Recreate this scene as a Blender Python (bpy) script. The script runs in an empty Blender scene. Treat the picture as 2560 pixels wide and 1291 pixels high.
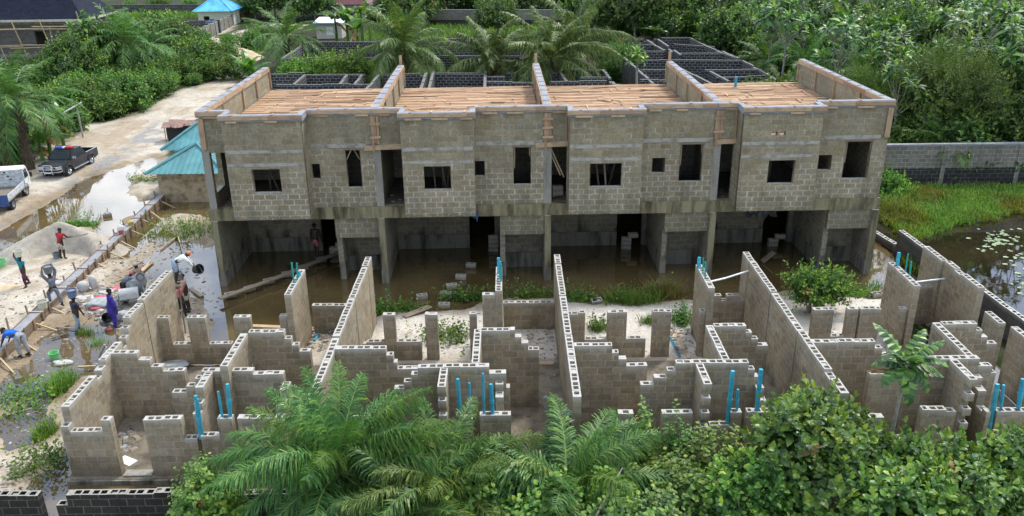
import bpy, bmesh, math, random
import numpy as np
from mathutils import Vector, Matrix

RND = random.Random(11)
NPR = np.random.default_rng(5)
SC = bpy.context.scene
COL = SC.collection
PI = math.pi

# ------------------------------------------------------------------ camera
CAM_H = 14.685
FPX, PITCH, ROLL, YAW = 2094.3, 0.3864, -0.0133, -0.001
def _axes():
    cy, sy = math.cos(YAW), math.sin(YAW); cp, sp = math.cos(PITCH), math.sin(PITCH)
    f = Vector((sy*cp, cy*cp, -sp)); r0 = Vector((cy, -sy, 0)); u0 = r0.cross(f)
    cr, sr = math.cos(ROLL), math.sin(ROLL)
    return f, cr*r0 + sr*u0, -sr*r0 + cr*u0
AF, AR, AU = _axes()
def ray(x, y): return AF + AR*((x-1280)/FPX) - AU*((y-645.5)/FPX)
def gz(x, y, z=0.0):                       # world point of a survey pixel on a level plane
    d = ray(x, y); t = (z-CAM_H)/d.z
    return Vector((d.x*t, d.y*t, z))
def gy(x, y, Y):                           # ... on a plane of given distance
    d = ray(x, y); t = Y/d.y
    return Vector((d.x*t, Y, CAM_H+d.z*t))
cd = bpy.data.cameras.new('camera'); cam = bpy.data.objects.new('camera', cd); COL.objects.link(cam)
cd.sensor_width = 36; cd.lens = 36*FPX/2560; cd.clip_start = .1; cd.clip_end = 2000
cam.matrix_world = Matrix(((AR.x, AU.x, -AF.x, 0), (AR.y, AU.y, -AF.y, 0), (AR.z, AU.z, -AF.z, CAM_H), (0, 0, 0, 1)))
SC.camera = cam

# ------------------------------------------------------------------ objects
def tag(o, label=None, cat=None, group=None, kind=None):
    if label: o['label'] = label
    if cat: o['category'] = cat
    if group: o['group'] = group
    if kind: o['kind'] = kind
    return o
def empty(name, loc=(0, 0, 0), rz=0, label=None, cat=None, group=None):
    o = bpy.data.objects.new(name, None); COL.objects.link(o)
    o.location = loc; o.rotation_euler = (0, 0, rz); o.empty_display_size = .2
    return tag(o, label, cat, group)
def link(name, me, parent=None, loc=None, rz=None):
    o = bpy.data.objects.new(name, me); COL.objects.link(o)
    if parent: o.parent = parent
    if loc is not None: o.location = loc
    if rz is not None: o.rotation_euler = (0, 0, rz)
    return o
def copy_tree(o, parent=None):
    c = o.copy(); COL.objects.link(c)
    if parent: c.parent = parent
    for ch in o.children: copy_tree(ch, c)
    return c

class MB:
    """collects faces, builds one mesh"""
    def __init__(s): s.v = []; s.f = []; s.uv = []; s.aux = []; s.mi = []; s.sm = []
    def face(s, pts, uv=None, aux=None, mi=0, sm=False):
        n = len(s.v); s.v += [tuple(p) for p in pts]; k = len(pts)
        s.f.append(tuple(range(n, n+k)))
        s.uv += uv if uv else [(p[0]+p[1], p[2]) for p in pts]
        s.aux += aux if aux else [(9, 0)]*k
        s.mi.append(mi); s.sm.append(sm)
    def mesh(s, verts, faces, mi=0, sm=False):
        for f in faces: s.face([verts[i] for i in f], mi=mi, sm=sm)
    def box(s, x0, x1, y0, y1, z0, z1, mi=0, rz=0, at=(0, 0, 0), skip=()):
        P = [(x0,y0,z0),(x1,y0,z0),(x1,y1,z0),(x0,y1,z0),(x0,y0,z1),(x1,y0,z1),(x1,y1,z1),(x0,y1,z1)]
        c, n = math.cos(rz), math.sin(rz)
        Q = [(at[0]+p[0]*c-p[1]*n, at[1]+p[0]*n+p[1]*c, at[2]+p[2]) for p in P]
        for nm, f in (('b',(0,3,2,1)),('t',(4,5,6,7)),('-y',(0,1,5,4)),('x',(1,2,6,5)),('y',(2,3,7,6)),('-x',(3,0,4,7))):
            if nm in skip: continue
            pp = [P[i] for i in f]
            if nm in 'bt': uv = [(p[0], p[1]) for p in pp]
            elif nm in ('y','-y'): uv = [(p[0], p[2]) for p in pp]
            else: uv = [(p[1], p[2]) for p in pp]
            s.face([Q[i] for i in f], uv, mi=mi)
    def beam(s, a, b, w, h, mi=0, up=(0, 0, 1)):
        a, b = Vector(a), Vector(b); d = (b-a)
        L = d.length
        if L < 1e-6: return
        d /= L; up = Vector(up)
        if abs(d.dot(up)) > .98: up = Vector((0, 1, 0))
        r = d.cross(up).normalized()*(w/2); u = r.cross(d).normalized()*(h/2)
        P = [a-r-u, a+r-u, a+r+u, a-r+u, b-r-u, b+r-u, b+r+u, b-r+u]
        for f in ((3,2,1,0),(4,5,6,7),(0,1,5,4),(1,2,6,5),(2,3,7,6),(3,0,4,7)):
            s.face([P[i] for i in f], [(0,0),(w,0),(w,L),(0,L)], mi=mi)
    def tube(s, pts, rad, n=8, mi=0, cap=True, sm=True):
        pts = [Vector(p) for p in pts]
        if not hasattr(rad, '__len__'): rad = [rad]*len(pts)
        rings = []
        for i, p in enumerate(pts):
            d = (pts[min(i+1, len(pts)-1)]-pts[max(i-1, 0)]).normalized()
            q = Vector((0, 0, 1)) if abs(d.z) < .9 else Vector((0, 1, 0))
            a = d.cross(q).normalized(); b = d.cross(a).normalized()
            rings.append([p+a*math.cos(2*PI*k/n)*rad[i]+b*math.sin(2*PI*k/n)*rad[i] for k in range(n)])
        for i in range(len(rings)-1):
            for k in range(n):
                k2 = (k+1) % n
                s.face([rings[i][k], rings[i+1][k], rings[i+1][k2], rings[i][k2]], mi=mi, sm=sm)
        if cap:
            s.face(rings[0], mi=mi); s.face(rings[-1][::-1], mi=mi)
    def lathe(s, prof, n=16, at=(0, 0, 0), mi=0, sm=True):
        A = Vector(at)
        for (r0, z0), (r1, z1) in zip(prof[:-1], prof[1:]):
            for k in range(n):
                a, b = 2*PI*k/n, 2*PI*(k+1)/n
                q = [A+Vector((r*math.cos(t), r*math.sin(t), z)) for r, z, t in ((r0,z0,a),(r0,z0,b),(r1,z1,b),(r1,z1,a))]
                if r0 < 1e-6: q = [q[0], q[2], q[3]]
                elif r1 < 1e-6: q = [q[0], q[1], q[2]]
                s.face(q, mi=mi, sm=sm)
    def build(s, name, mats, parent=None, loc=None, rz=None, merge=False):
        me = bpy.data.meshes.new(name); me.from_pydata(s.v, [], s.f)
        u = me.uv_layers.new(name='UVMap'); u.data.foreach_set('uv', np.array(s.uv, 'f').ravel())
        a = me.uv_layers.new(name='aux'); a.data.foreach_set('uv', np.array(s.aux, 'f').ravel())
        if not isinstance(mats, (list, tuple)): mats = [mats]
        for m in mats: me.materials.append(m)
        me.polygons.foreach_set('material_index', s.mi); me.polygons.foreach_set('use_smooth', s.sm)
        if merge:
            bm = bmesh.new(); bm.from_mesh(me); bmesh.ops.remove_doubles(bm, verts=bm.verts, dist=1e-4); bm.to_mesh(me); bm.free()
        me.update()
        return link(name, me, parent, loc, rz)

def npmesh(name, V, F, mats, mi=None, smooth=False):
    V = np.asarray(V, 'f'); F = np.asarray(F, 'i'); k = F.shape[1]
    me = bpy.data.meshes.new(name)
    me.vertices.add(len(V)); me.vertices.foreach_set('co', V.ravel())
    me.loops.add(F.size); me.loops.foreach_set('vertex_index', F.ravel())
    me.polygons.add(len(F)); me.polygons.foreach_set('loop_start', np.arange(0, F.size, k, dtype='i'))
    try: me.polygons.foreach_set('loop_total', np.full(len(F), k, 'i'))
    except Exception: pass
    for m in (mats if isinstance(mats, (list, tuple)) else [mats]): me.materials.append(m)
    if mi is not None: me.polygons.foreach_set('material_index', np.asarray(mi, 'i'))
    me.polygons.foreach_set('use_smooth', np.full(len(F), smooth, bool))
    me.update(calc_edges=True)
    return me

# ------------------------------------------------------------------ materials
def newmat(name):
    m = bpy.data.materials.new(name); m.use_nodes = True
    nt = m.node_tree; b = nt.nodes['Principled BSDF']
    return m, nt, b
def N(nt, t, **kw):
    n = nt.nodes.new(t)
    for k, v in kw.items():
        if k.startswith('i_'):
            key = k[2:]; key = int(key) if key.isdigit() else key.replace('_', ' ')
            n.inputs[key].default_value = v
        else: setattr(n, k, v)
    return n
def L(nt, a, b): nt.links.new(a, b)
def c4(c): return (c[0], c[1], c[2], 1)
def ramp(nt, fac, stops):
    r = N(nt, 'ShaderNodeValToRGB'); e = r.color_ramp.elements
    while len(e) < len(stops): e.new(.5)
    for el, (p, c) in zip(e, stops): el.position = p; el.color = c4(c) if len(c) == 3 else c
    L(nt, fac, r.inputs[0]); return r.outputs[0]
def mix(nt, fac, a, b, mode='MIX'):
    m = N(nt, 'ShaderNodeMix', data_type='RGBA', blend_type=mode)
    for s, v in ((m.inputs[0], fac), (m.inputs[6], a), (m.inputs[7], b)):
        if hasattr(v, 'links'): L(nt, v, s)
        elif hasattr(v, '__len__'): s.default_value = c4(v)
        else: s.default_value = v
    return m.outputs[2]
def mathn(nt, op, a, b=None, clamp=False):
    m = N(nt, 'ShaderNodeMath', operation=op, use_clamp=clamp)
    for s, v in ((m.inputs[0], a), (m.inputs[1], b)):
        if v is None: continue
        if hasattr(v, 'links'): L(nt, v, s)
        else: s.default_value = v
    return m.outputs[0]
def noise(nt, scale, detail=3, vec=None, rough=.55):
    n = N(nt, 'ShaderNodeTexNoise'); n.inputs['Scale'].default_value = scale; n.inputs['Detail'].default_value = detail
    n.inputs['Roughness'].default_value = rough
    if vec is not None: L(nt, vec, n.inputs['Vector'])
    return n
def mrange(nt, v, a, b, c=0, d=1):
    m = N(nt, 'ShaderNodeMapRange'); L(nt, v, m.inputs[0])
    for i, x in enumerate((a, b, c, d)): m.inputs[i+1].default_value = x
    return m.outputs[0]

def plain(name, col, rough=.7, metal=0, var=.12, nscale=6, spec=.4, weather=0, wcol=(.4, .4, .38), wscale=6):
    m, nt, b = newmat(name)
    g = N(nt, 'ShaderNodeTexCoord').outputs['Object']
    n = noise(nt, nscale, 4, g)
    lo = tuple(x*(1-var) for x in col); hi = tuple(min(1, x*(1+var)) for x in col)
    L(nt, ramp(nt, n.outputs[0], [(.3, lo), (.7, hi)]), b.inputs['Base Color'])
    if weather: g2 = N(nt, 'ShaderNodeNewGeometry').outputs['Position']; wf = mrange(nt, noise(nt, wscale, 6, g2, .7).outputs[0], .5, .68); L(nt, mix(nt, mathn(nt, 'MULTIPLY', wf, weather), b.inputs['Base Color'].links[0].from_socket, wcol), b.inputs['Base Color'])
    b.inputs['Roughness'].default_value = rough; b.inputs['Metallic'].default_value = metal
    b.inputs['Specular IOR Level'].default_value = spec
    return m

def blockmat(name, ca, cb, mortar, msize=.016, top=(.5, .48, .43), dry=None, moss=0, mossz=(0, 1), stain=(.1, .1, .08), wet=0, sharp=.35, patch=0, wob=.02, bed=.75, patchz=None, odd=None, smear=0, streak=0):
    m, nt, b = newmat(name)
    uv = N(nt, 'ShaderNodeUVMap', uv_map='UVMap').outputs[0]
    geo = N(nt, 'ShaderNodeNewGeometry')
    pos = geo.outputs['Position']
    wn = noise(nt, 5, 2, pos)
    dv = N(nt, 'ShaderNodeVectorMath', operation='MULTIPLY_ADD'); L(nt, wn.outputs['Color'], dv.inputs[0])
    dv.inputs[1].default_value = (wob*1.6, wob*1.6, 0); L(nt, uv, dv.inputs[2])
    br = N(nt, 'ShaderNodeTexBrick', offset=.5, squash=1)
    L(nt, dv.outputs[0], br.inputs['Vector'])
    for k, v in (('Color1', c4(ca)), ('Color2', c4(cb)), ('Mortar', c4(tuple((x+y)/2 for x, y in zip(ca, cb)))), ('Scale', 1.0), ('Mortar Size', msize), ('Mortar Smooth', sharp), ('Bias', 0.0), ('Brick Width', .465), ('Row Height', .23)):
        br.inputs[k].default_value = v
    # mortar shows on part of the joints only (smeared, broken pointing)
    big = noise(nt, .55, 4, pos); sm = noise(nt, 9, 5, pos); fine = noise(nt, 60, 3, pos)
    c = br.outputs['Color']
    vs = N(nt, 'ShaderNodeSeparateXYZ'); L(nt, dv.outputs[0], vs.inputs[0])
    fr_ = mathn(nt, 'FRACT', mathn(nt, 'DIVIDE', vs.outputs[1], .23)); near = mathn(nt, 'MINIMUM', fr_, mathn(nt, 'SUBTRACT', 1.0, fr_))
    vis = mrange(nt, near, .05, .12, bed, 1.0)
    if patch:
        pn = mathn(nt, 'ADD', noise(nt, 1.1, 4, pos).outputs[0], 0.0)
        if patchz: pz = N(nt, 'ShaderNodeSeparateXYZ'); L(nt, pos, pz.inputs[0]); pn = mathn(nt, 'ADD', pn, mrange(nt, pz.outputs[2], patchz[0], patchz[1], .22, -.12))
        pf = mrange(nt, pn, .40, .62, 1-patch, 1.0); vis = mathn(nt, 'MULTIPLY', vis, pf)
    vis = mathn(nt, 'MULTIPLY', vis, mrange(nt, noise(nt, 4, 3, pos).outputs[0], .3, .55, .45, 1))
    if odd:
        sh = N(nt, 'ShaderNodeVectorMath', operation='ADD'); L(nt, dv.outputs[0], sh.inputs[0]); sh.inputs[1].default_value = (.465*37, .23*24, 0)
        b2 = N(nt, 'ShaderNodeTexBrick', offset=.5, squash=1); L(nt, sh.outputs[0], b2.inputs['Vector'])
        for k, v in (('Color1', (1, 1, 1, 1)), ('Color2', (odd[0], odd[1], odd[2], 1)), ('Mortar', (1, 1, 1, 1)), ('Scale', 1.0), ('Mortar Size', .0), ('Bias', -.25), ('Brick Width', .465), ('Row Height', .23)): b2.inputs[k].default_value = v
        c = mix(nt, .85, c, b2.outputs['Color'], 'MULTIPLY')
    c = mix(nt, mathn(nt, 'MULTIPLY', br.outputs['Fac'], vis), c, mortar)
    if smear: c = mix(nt, mathn(nt, 'MULTIPLY', mrange(nt, noise(nt, 2.6, 6, pos, .7).outputs[0], .56, .68), smear), c, tuple(x*.85 for x in mortar))
    c = mix(nt, .55, c, ramp(nt, sm.outputs[0], [(.25, (.55, .55, .55)), (.75, (1.3, 1.3, 1.3))]), 'MULTIPLY')
    c = mix(nt, .5, c, ramp(nt, fine.outputs[0], [(.3, (.7, .7, .7)), (.7, (1.2, 1.2, 1.2))]), 'MULTIPLY')
    c = mix(nt, .6, c, ramp(nt, big.outputs[0], [(.3, (.72, .72, .74)), (.65, (1.12, 1.1, 1.05))]), 'MULTIPLY')
    if moss or wet:
        z = N(nt, 'ShaderNodeSeparateXYZ'); L(nt, pos, z.inputs[0])
        st = N(nt, 'ShaderNodeVectorMath', operation='MULTIPLY'); L(nt, pos, st.inputs[0]); st.inputs[1].default_value = (2.2, 2.2, .35)
        sn = noise(nt, 1.0, 5, st.outputs[0])
        zz = mrange(nt, z.outputs[2], mossz[1], mossz[0])
        fac = mathn(nt, 'MULTIPLY', mrange(nt, mathn(nt, 'ADD', sn.outputs[0], mathn(nt, 'MULTIPLY', zz, .35)), .62, .82), moss)
        c = mix(nt, fac, c, stain)
    if streak:
        sv = N(nt, 'ShaderNodeVectorMath', operation='MULTIPLY'); L(nt, pos, sv.inputs[0]); sv.inputs[1].default_value = (1.9, 1.9, .22)
        sf = mrange(nt, noise(nt, 1.0, 6, sv.outputs[0], .62).outputs[0], .52, .72)
        c = mix(nt, mathn(nt, 'MULTIPLY', sf, streak), c, (.085, .08, .06))
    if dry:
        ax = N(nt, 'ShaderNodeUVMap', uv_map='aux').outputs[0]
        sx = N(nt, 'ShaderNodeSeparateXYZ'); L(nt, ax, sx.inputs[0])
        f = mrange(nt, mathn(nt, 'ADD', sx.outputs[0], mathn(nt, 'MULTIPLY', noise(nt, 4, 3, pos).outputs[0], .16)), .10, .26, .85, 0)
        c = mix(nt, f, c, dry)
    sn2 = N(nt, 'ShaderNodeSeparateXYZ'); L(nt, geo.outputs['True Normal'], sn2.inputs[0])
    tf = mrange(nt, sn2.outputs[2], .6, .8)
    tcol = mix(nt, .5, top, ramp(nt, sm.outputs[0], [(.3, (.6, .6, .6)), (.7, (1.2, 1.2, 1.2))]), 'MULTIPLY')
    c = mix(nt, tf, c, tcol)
    L(nt, c, b.inputs['Base Color'])
    b.inputs['Roughness'].default_value = .9; b.inputs['Specular IOR Level'].default_value = .2
    bp = N(nt, 'ShaderNodeBump'); bp.inputs['Strength'].default_value = .55; bp.inputs['Distance'].default_value = .012
    h = mathn(nt, 'ADD', mathn(nt, 'MULTIPLY', br.outputs['Fac'], -1), mathn(nt, 'MULTIPLY', fine.outputs[0], .5))
    L(nt, h, bp.inputs['Height']); L(nt, bp.outputs[0], b.inputs['Normal'])
    return m

def concretemat(name, col, stain=(.05, .05, .04), amt=.5, vert=True, lo=.45, hi=.72):
    m, nt, b = newmat(name)
    pos = N(nt, 'ShaderNodeNewGeometry').outputs['Position']
    st = N(nt, 'ShaderNodeVectorMath', operation='MULTIPLY'); L(nt, pos, st.inputs[0]); st.inputs[1].default_value = (3, 3, .5 if vert else 3)
    n = noise(nt, 1, 6, st.outputs[0]); f = noise(nt, 25, 4, pos)
    c = mix(nt, mathn(nt, 'MULTIPLY', mrange(nt, n.outputs[0], lo, hi), amt), col, stain)
    c = mix(nt, .6, c, ramp(nt, f.outputs[0], [(.3, (.7, .7, .7)), (.7, (1.25, 1.25, 1.25))]), 'MULTIPLY')
    L(nt, c, b.inputs['Base Color']); b.inputs['Roughness'].default_value = .9; b.inputs['Specular IOR Level'].default_value = .2
    bp = N(nt, 'ShaderNodeBump'); bp.inputs['Strength'].default_value = .4; bp.inputs['Distance'].default_value = .02
    L(nt, f.outputs[0], bp.inputs['Height']); L(nt, bp.outputs[0], b.inputs['Normal'])
    return m

def woodmat(name, dark, light, rough=.8, grey=0):
    m, nt, b = newmat(name)
    g = N(nt, 'ShaderNodeNewGeometry')
    uv = N(nt, 'ShaderNodeUVMap', uv_map='UVMap').outputs[0]
    st = N(nt, 'ShaderNodeVectorMath', operation='MULTIPLY'); L(nt, uv, st.inputs[0]); st.inputs[1].default_value = (30, 2, 1)
    n = noise(nt, 1, 4, st.outputs[0])
    c = ramp(nt, g.outputs['Random Per Island'], [(0, dark), (.55, tuple((a+b_)/2 for a, b_ in zip(dark, light))), (1, light)])
    c = mix(nt, .6, c, ramp(nt, n.outputs[0], [(.25, (.5, .48, .45)), (.7, (1.2, 1.2, 1.2))]), 'MULTIPLY')
    n2 = noise(nt, 2.5, 4, g.outputs['Position'])
    c = mix(nt, mathn(nt, 'MULTIPLY', mrange(nt, n2.outputs[0], .5, .7), .45), c, (.16, .14, .12))
    L(nt, c, b.inputs['Base Color']); b.inputs['Roughness'].default_value = rough; b.inputs['Specular IOR Level'].default_value = .2
    return m

def leafmat(name, dark, mid, young, youngamt=.12, rough=.42, trans=.25, spec=.45, hue=0):
    m, nt, b = newmat(name)
    g = N(nt, 'ShaderNodeNewGeometry'); oi = N(nt, 'ShaderNodeObjectInfo')
    c = ramp(nt, g.outputs['Random Per Island'], [(0, dark), (.55, mid), (1-youngamt, tuple((a*.6+b_*.4) for a, b_ in zip(mid, young))), (1, young)])
    n = noise(nt, .55, 3, g.outputs['Position'])
    c = mix(nt, .7, c, ramp(nt, n.outputs[0], [(.3, (.70, .72, .70)), (.7, (1.42, 1.27, .95))]), 'MULTIPLY')
    v = mrange(nt, oi.outputs['Random'], 0, 1, .78, 1.22)
    hs = N(nt, 'ShaderNodeHueSaturation'); L(nt, c, hs.inputs['Color']); L(nt, v, hs.inputs['Value'])
    L(nt, mrange(nt, oi.outputs['Random'], 0, 1, .485, .515), hs.inputs['Hue'])
    c = hs.outputs[0]
    L(nt, c, b.inputs['Base Color']); b.inputs['Roughness'].default_value = rough; b.inputs['Specular IOR Level'].default_value = spec
    t = N(nt, 'ShaderNodeBsdfTranslucent'); L(nt, mix(nt, 1, c, (1.25, 1.3, .6), 'MULTIPLY'), t.inputs['Color'])
    mx = N(nt, 'ShaderNodeMixShader'); mx.inputs[0].default_value = trans
    L(nt, b.outputs[0], mx.inputs[1]); L(nt, t.outputs[0], mx.inputs[2])
    L(nt, mx.outputs[0], nt.nodes['Material Output'].inputs[0])
    return m

M = {}
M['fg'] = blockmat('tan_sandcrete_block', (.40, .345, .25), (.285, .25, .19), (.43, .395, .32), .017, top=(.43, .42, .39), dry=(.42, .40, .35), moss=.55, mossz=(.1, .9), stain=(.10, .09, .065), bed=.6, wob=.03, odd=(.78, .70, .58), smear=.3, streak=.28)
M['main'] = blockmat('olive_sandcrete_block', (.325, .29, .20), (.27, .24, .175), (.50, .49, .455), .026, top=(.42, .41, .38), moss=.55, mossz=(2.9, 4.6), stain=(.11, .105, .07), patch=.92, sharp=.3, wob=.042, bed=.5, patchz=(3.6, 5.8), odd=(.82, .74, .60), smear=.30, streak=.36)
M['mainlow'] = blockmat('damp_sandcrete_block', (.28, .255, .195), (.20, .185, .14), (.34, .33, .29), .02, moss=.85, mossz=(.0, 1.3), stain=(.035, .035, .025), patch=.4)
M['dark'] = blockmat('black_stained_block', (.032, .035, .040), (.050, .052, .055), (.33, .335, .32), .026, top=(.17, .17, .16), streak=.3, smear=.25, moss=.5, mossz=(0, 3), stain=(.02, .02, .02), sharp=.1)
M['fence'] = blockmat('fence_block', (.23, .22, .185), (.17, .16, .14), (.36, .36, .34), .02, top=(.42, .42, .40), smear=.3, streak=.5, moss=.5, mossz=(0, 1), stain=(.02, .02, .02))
M['fencedark'] = blockmat('sooty_fence_block', (.028, .03, .032), (.045, .045, .045), (.16, .16, .16), .016, top=(.14, .14, .13), moss=.6, mossz=(0, 1.2), stain=(.015, .015, .015))
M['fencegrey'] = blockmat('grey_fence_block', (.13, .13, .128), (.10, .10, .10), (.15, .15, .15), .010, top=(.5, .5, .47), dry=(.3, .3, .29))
M['plinth'] = concretemat('stained_plinth', (.22, .21, .17), (.012, .012, .010), .95)
M['conc'] = concretemat('raw_concrete', (.30, .29, .255), (.10, .10, .08), .7)
M['lintel'] = concretemat('smeared_mortar_band', (.37, .36, .33), (.17, .16, .12), 1.0, False)
M['concmoss'] = concretemat('mossy_concrete', (.25, .225, .14), (.035, .033, .018), .85, True, .42, .64)
M['coping'] = concretemat('wet_coping_concrete', (.28, .29, .315), (.15, .16, .18), .7, False)
M['floor'] = concretemat('damp_floor_screed', (.20, .175, .135), (.09, .075, .05), .9, False)
M['wood'] = woodmat('formwork_timber', (.33, .20, .12), (.56, .42, .28))
M['woodold'] = woodmat('weathered_timber', (.16, .12, .085), (.34, .27, .20))
M['bamboo'] = woodmat('bamboo_pole', (.34, .25, .13), (.52, .42, .26))
M['deck'] = woodmat('deck_boards', (.34, .20, .115), (.60, .42, .265))
M['pvc'] = plain('cyan_plastic_pipe', (.03, .33, .46), .4, var=.2, nscale=5, weather=.35, wcol=(.45, .5, .5), wscale=9)
M['pvcgreen'] = plain('green_plastic_pipe', (.02, .30, .26), .4)
M['pvcwhite'] = plain('white_plastic_pipe', (.72, .75, .78), .4)
M['white'] = plain('white_paint', (.70, .71, .70), .45, var=.08, weather=.35, wcol=(.42, .40, .36), wscale=3)
M['black'] = plain('black_rubber', (.018, .018, .018), .7)
M['blackpaint'] = plain('black_car_paint', (.016, .018, .024), .25, spec=.6, weather=.35, wcol=(.10, .09, .08), wscale=3)
M['chrome'] = plain('chrome', (.6, .62, .65), .18, metal=1)
M['glass'] = plain('dark_glass', (.03, .04, .05), .06, spec=.8)
M['skin'] = plain('dark_skin', (.038, .022, .015), .5, var=.15)
M['teal'] = plain('teal_roof_sheet', (.085, .25, .27), .5, var=.25, nscale=1.0, weather=.4, wcol=(.16, .36, .37), wscale=1.6)
M['rust'] = plain('rusty_sheet', (.22, .13, .10), .7, var=.4, nscale=3)
M['render'] = concretemat('stained_render', (.44, .35, .23), (.05, .042, .025), .8, False)
M['renderclean'] = concretemat('pale_render', (.5, .48, .42), (.25, .23, .19), .5)
def cloth(name, col): M[name] = plain(name, col, .9, var=.35, nscale=7, spec=.1, weather=.45, wcol=(.16, .14, .12), wscale=6); return M[name]
M['debris'] = woodmat('rubble', (.12, .10, .08), (.36, .32, .26))
M['trunk'] = plain('pale_bark', (.30, .28, .23), .85, var=.3, nscale=10)
M['palmtrunk'] = plain('palm_bark', (.085, .065, .045), .95, var=.5, nscale=14)
M['leaf_fg'] = leafmat('ficus_leaf', (0.027, 0.090, 0.023), (0.077, 0.188, 0.045), (0.248, 0.399, 0.070), .18, .38, .25)
M['leaf_bush'] = leafmat('bush_leaf', (0.027, 0.080, 0.022), (0.074, 0.182, 0.041), (0.186, 0.305, 0.057), .10, .45, .28)
M['leaf_lime'] = leafmat('lime_leaf', (0.061, 0.146, 0.027), (0.133, 0.268, 0.049), (0.317, 0.425, 0.079), .15, .5, .3)
M['leaf_far'] = leafmat('forest_leaf', (0.024, 0.063, 0.021), (0.064, 0.143, 0.039), (0.149, 0.235, 0.057), .10, .42, .22)
M['leaf_big'] = leafmat('cabbage_tree_leaf', (0.022, 0.063, 0.023), (0.061, 0.155, 0.038), (0.212, 0.352, 0.060), .16, .40, .22, .38)
M['leaf_fine'] = leafmat('feathery_leaf', (0.045, 0.108, 0.026), (0.117, 0.227, 0.054), (0.158, 0.212, 0.050), .12, .5, .3)
M['frond'] = leafmat('oil_palm_leaflet', (0.034, 0.106, 0.036), (0.088, 0.212, 0.066), (0.234, 0.353, 0.078), .08, .42, .25, .3)
M['coco'] = leafmat('coconut_leaflet', (0.041, 0.095, 0.034), (0.113, 0.198, 0.062), (0.288, 0.321, 0.105), .10, .42, .25, .3)
M['banana'] = leafmat('banana_leaf', (0.034, 0.099, 0.027), (0.079, 0.187, 0.041), (0.199, 0.329, 0.070), .2, .35, .35)
M['dryleaf'] = leafmat('dead_leaf', (0.107, 0.067, 0.032), (0.235, 0.156, 0.077), (0.388, 0.298, 0.160), .2, .7, .2, .1)
M['grass'] = leafmat('grass_blade', (0.071, 0.169, 0.032), (0.155, 0.325, 0.061), (0.270, 0.389, 0.086), .15, .5, .3, .2)
M['weed'] = leafmat('weed_leaf', (0.043, 0.107, 0.026), (0.104, 0.215, 0.049), (0.221, 0.318, 0.081), .15, .5, .3, .2)
M['drygrass'] = leafmat('dry_grass', (0.131, 0.131, 0.052), (0.218, 0.218, 0.080), (0.369, 0.329, 0.151), .2, .6, .3, .2)
# ------------------------------------------------------------------ terrain, water, sky
def axis(parts): return np.concatenate([np.arange(a, b, s) for a, b, s in parts])
GX = axis([(-900, -100, 160), (-100, -60, 4), (-60, -33, .8), (-33, 25, .2), (25, 60, .7), (60, 110, 5), (110, 901, 160)])
GY = axis([(-300, 0, 60), (0, 14, 3), (14, 62, .2), (62, 135, .8), (135, 220, 8), (220, 1100, 110)])
XX, YY = np.meshgrid(GX, GY)
def vnoise(x, y, seed=0):
    xi = np.floor(x).astype(int); yi = np.floor(y).astype(int); fx = x-xi; fy = y-yi
    fx = fx*fx*(3-2*fx); fy = fy*fy*(3-2*fy)
    def h(a, b):
        n = (a*374761393 + b*668265263 + seed*974634777) & 0xffffffff
        n = ((n ^ (n >> 13))*1274126177) & 0xffffffff
        return ((n ^ (n >> 16)) & 0xffff)/65535.0
    return (h(xi, yi)*(1-fx)+h(xi+1, yi)*fx)*(1-fy)+(h(xi, yi+1)*(1-fx)+h(xi+1, yi+1)*fx)*fy
def fbm(x, y, seed=0, o=4):
    s = 0; a = .5; t = 0
    for i in range(o): s = s+a*vnoise(x*2**i, y*2**i, seed+i); t += a; a *= .5
    return s/t
def sdist(poly, x=None, y=None):
    """signed distance to a polygon of ground points, negative inside"""
    x = XX if x is None else x; y = YY if y is None else y
    P = np.array([(p[0], p[1]) for p in poly]); Q = np.roll(P, -1, 0)
    d = np.full(x.shape, 1e9); ins = np.zeros(x.shape, bool)
    for (ax, ay), (bx, by) in zip(P, Q):
        ex, ey = bx-ax, by-ay; t = np.clip(((x-ax)*ex+(y-ay)*ey)/(ex*ex+ey*ey+1e-9), 0, 1)
        d = np.minimum(d, np.hypot(x-ax-ex*t, y-ay-ey*t))
        with np.errstate(divide='ignore', invalid='ignore'):
            c = ((ay > y) != (by > y)) & (x < (bx-ax)*(y-ay)/(by-ay+1e-12)+ax)
        ins ^= c
    return np.where(ins, -d, d)
def px(pts, z=0): return [gz(a, b, z) for a, b in pts]
W_ROAD = px([(-60,650),(0,585),(60,552),(150,498),(240,442),(325,418),(385,398),(372,430),(325,478),(335,505),(392,490),(366,520),(300,548),(292,585),(255,628),(205,612),(245,580),(258,562),(215,550),(150,572),(60,612),(-60,690)])
W_SITE = px([(395,545),(425,508),(480,500),(560,500),(760,470),(1300,470),(2150,520),(2240,600),(2250,640),(2215,690),(2165,722),(1965,724),(1850,735),(1760,735),(1600,748),(1440,735),(1240,735),(1150,770),(950,772),(880,800),(560,812),(555,776),(520,748),(470,722),(432,668),(342,705),(318,712),(380,650),(430,610),(370,585),(340,610),(310,640),(300,632),(370,560)])
W_P3 = px([(80,945),(105,855),(165,815),(270,822),(310,862),(282,898),(240,925),(150,950)])
W_P4 = px([(505,868),(560,812),(620,812),(615,880),(540,900)])
W_P5 = px([(0,965),(50,925),(120,930),(160,960),(125,1000),(30,1000)])
W_P6 = px([(120,1200),(175,1180),(260,1260),(160,1300),(110,1260)])
W_P7 = px([(10,1060),(70,1040),(110,1075),(60,1100)])
W_POND = px([(2300,612),(2370,588),(2440,572),(2500,560),(2570,545),(2800,520),(3200,600),(3200,1100),(2560,860),(2400,745),(2310,665)])
W_LEFT = px([(-60,440),(0,400),(40,385),(60,408),(20,425),(-60,470)])
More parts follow.
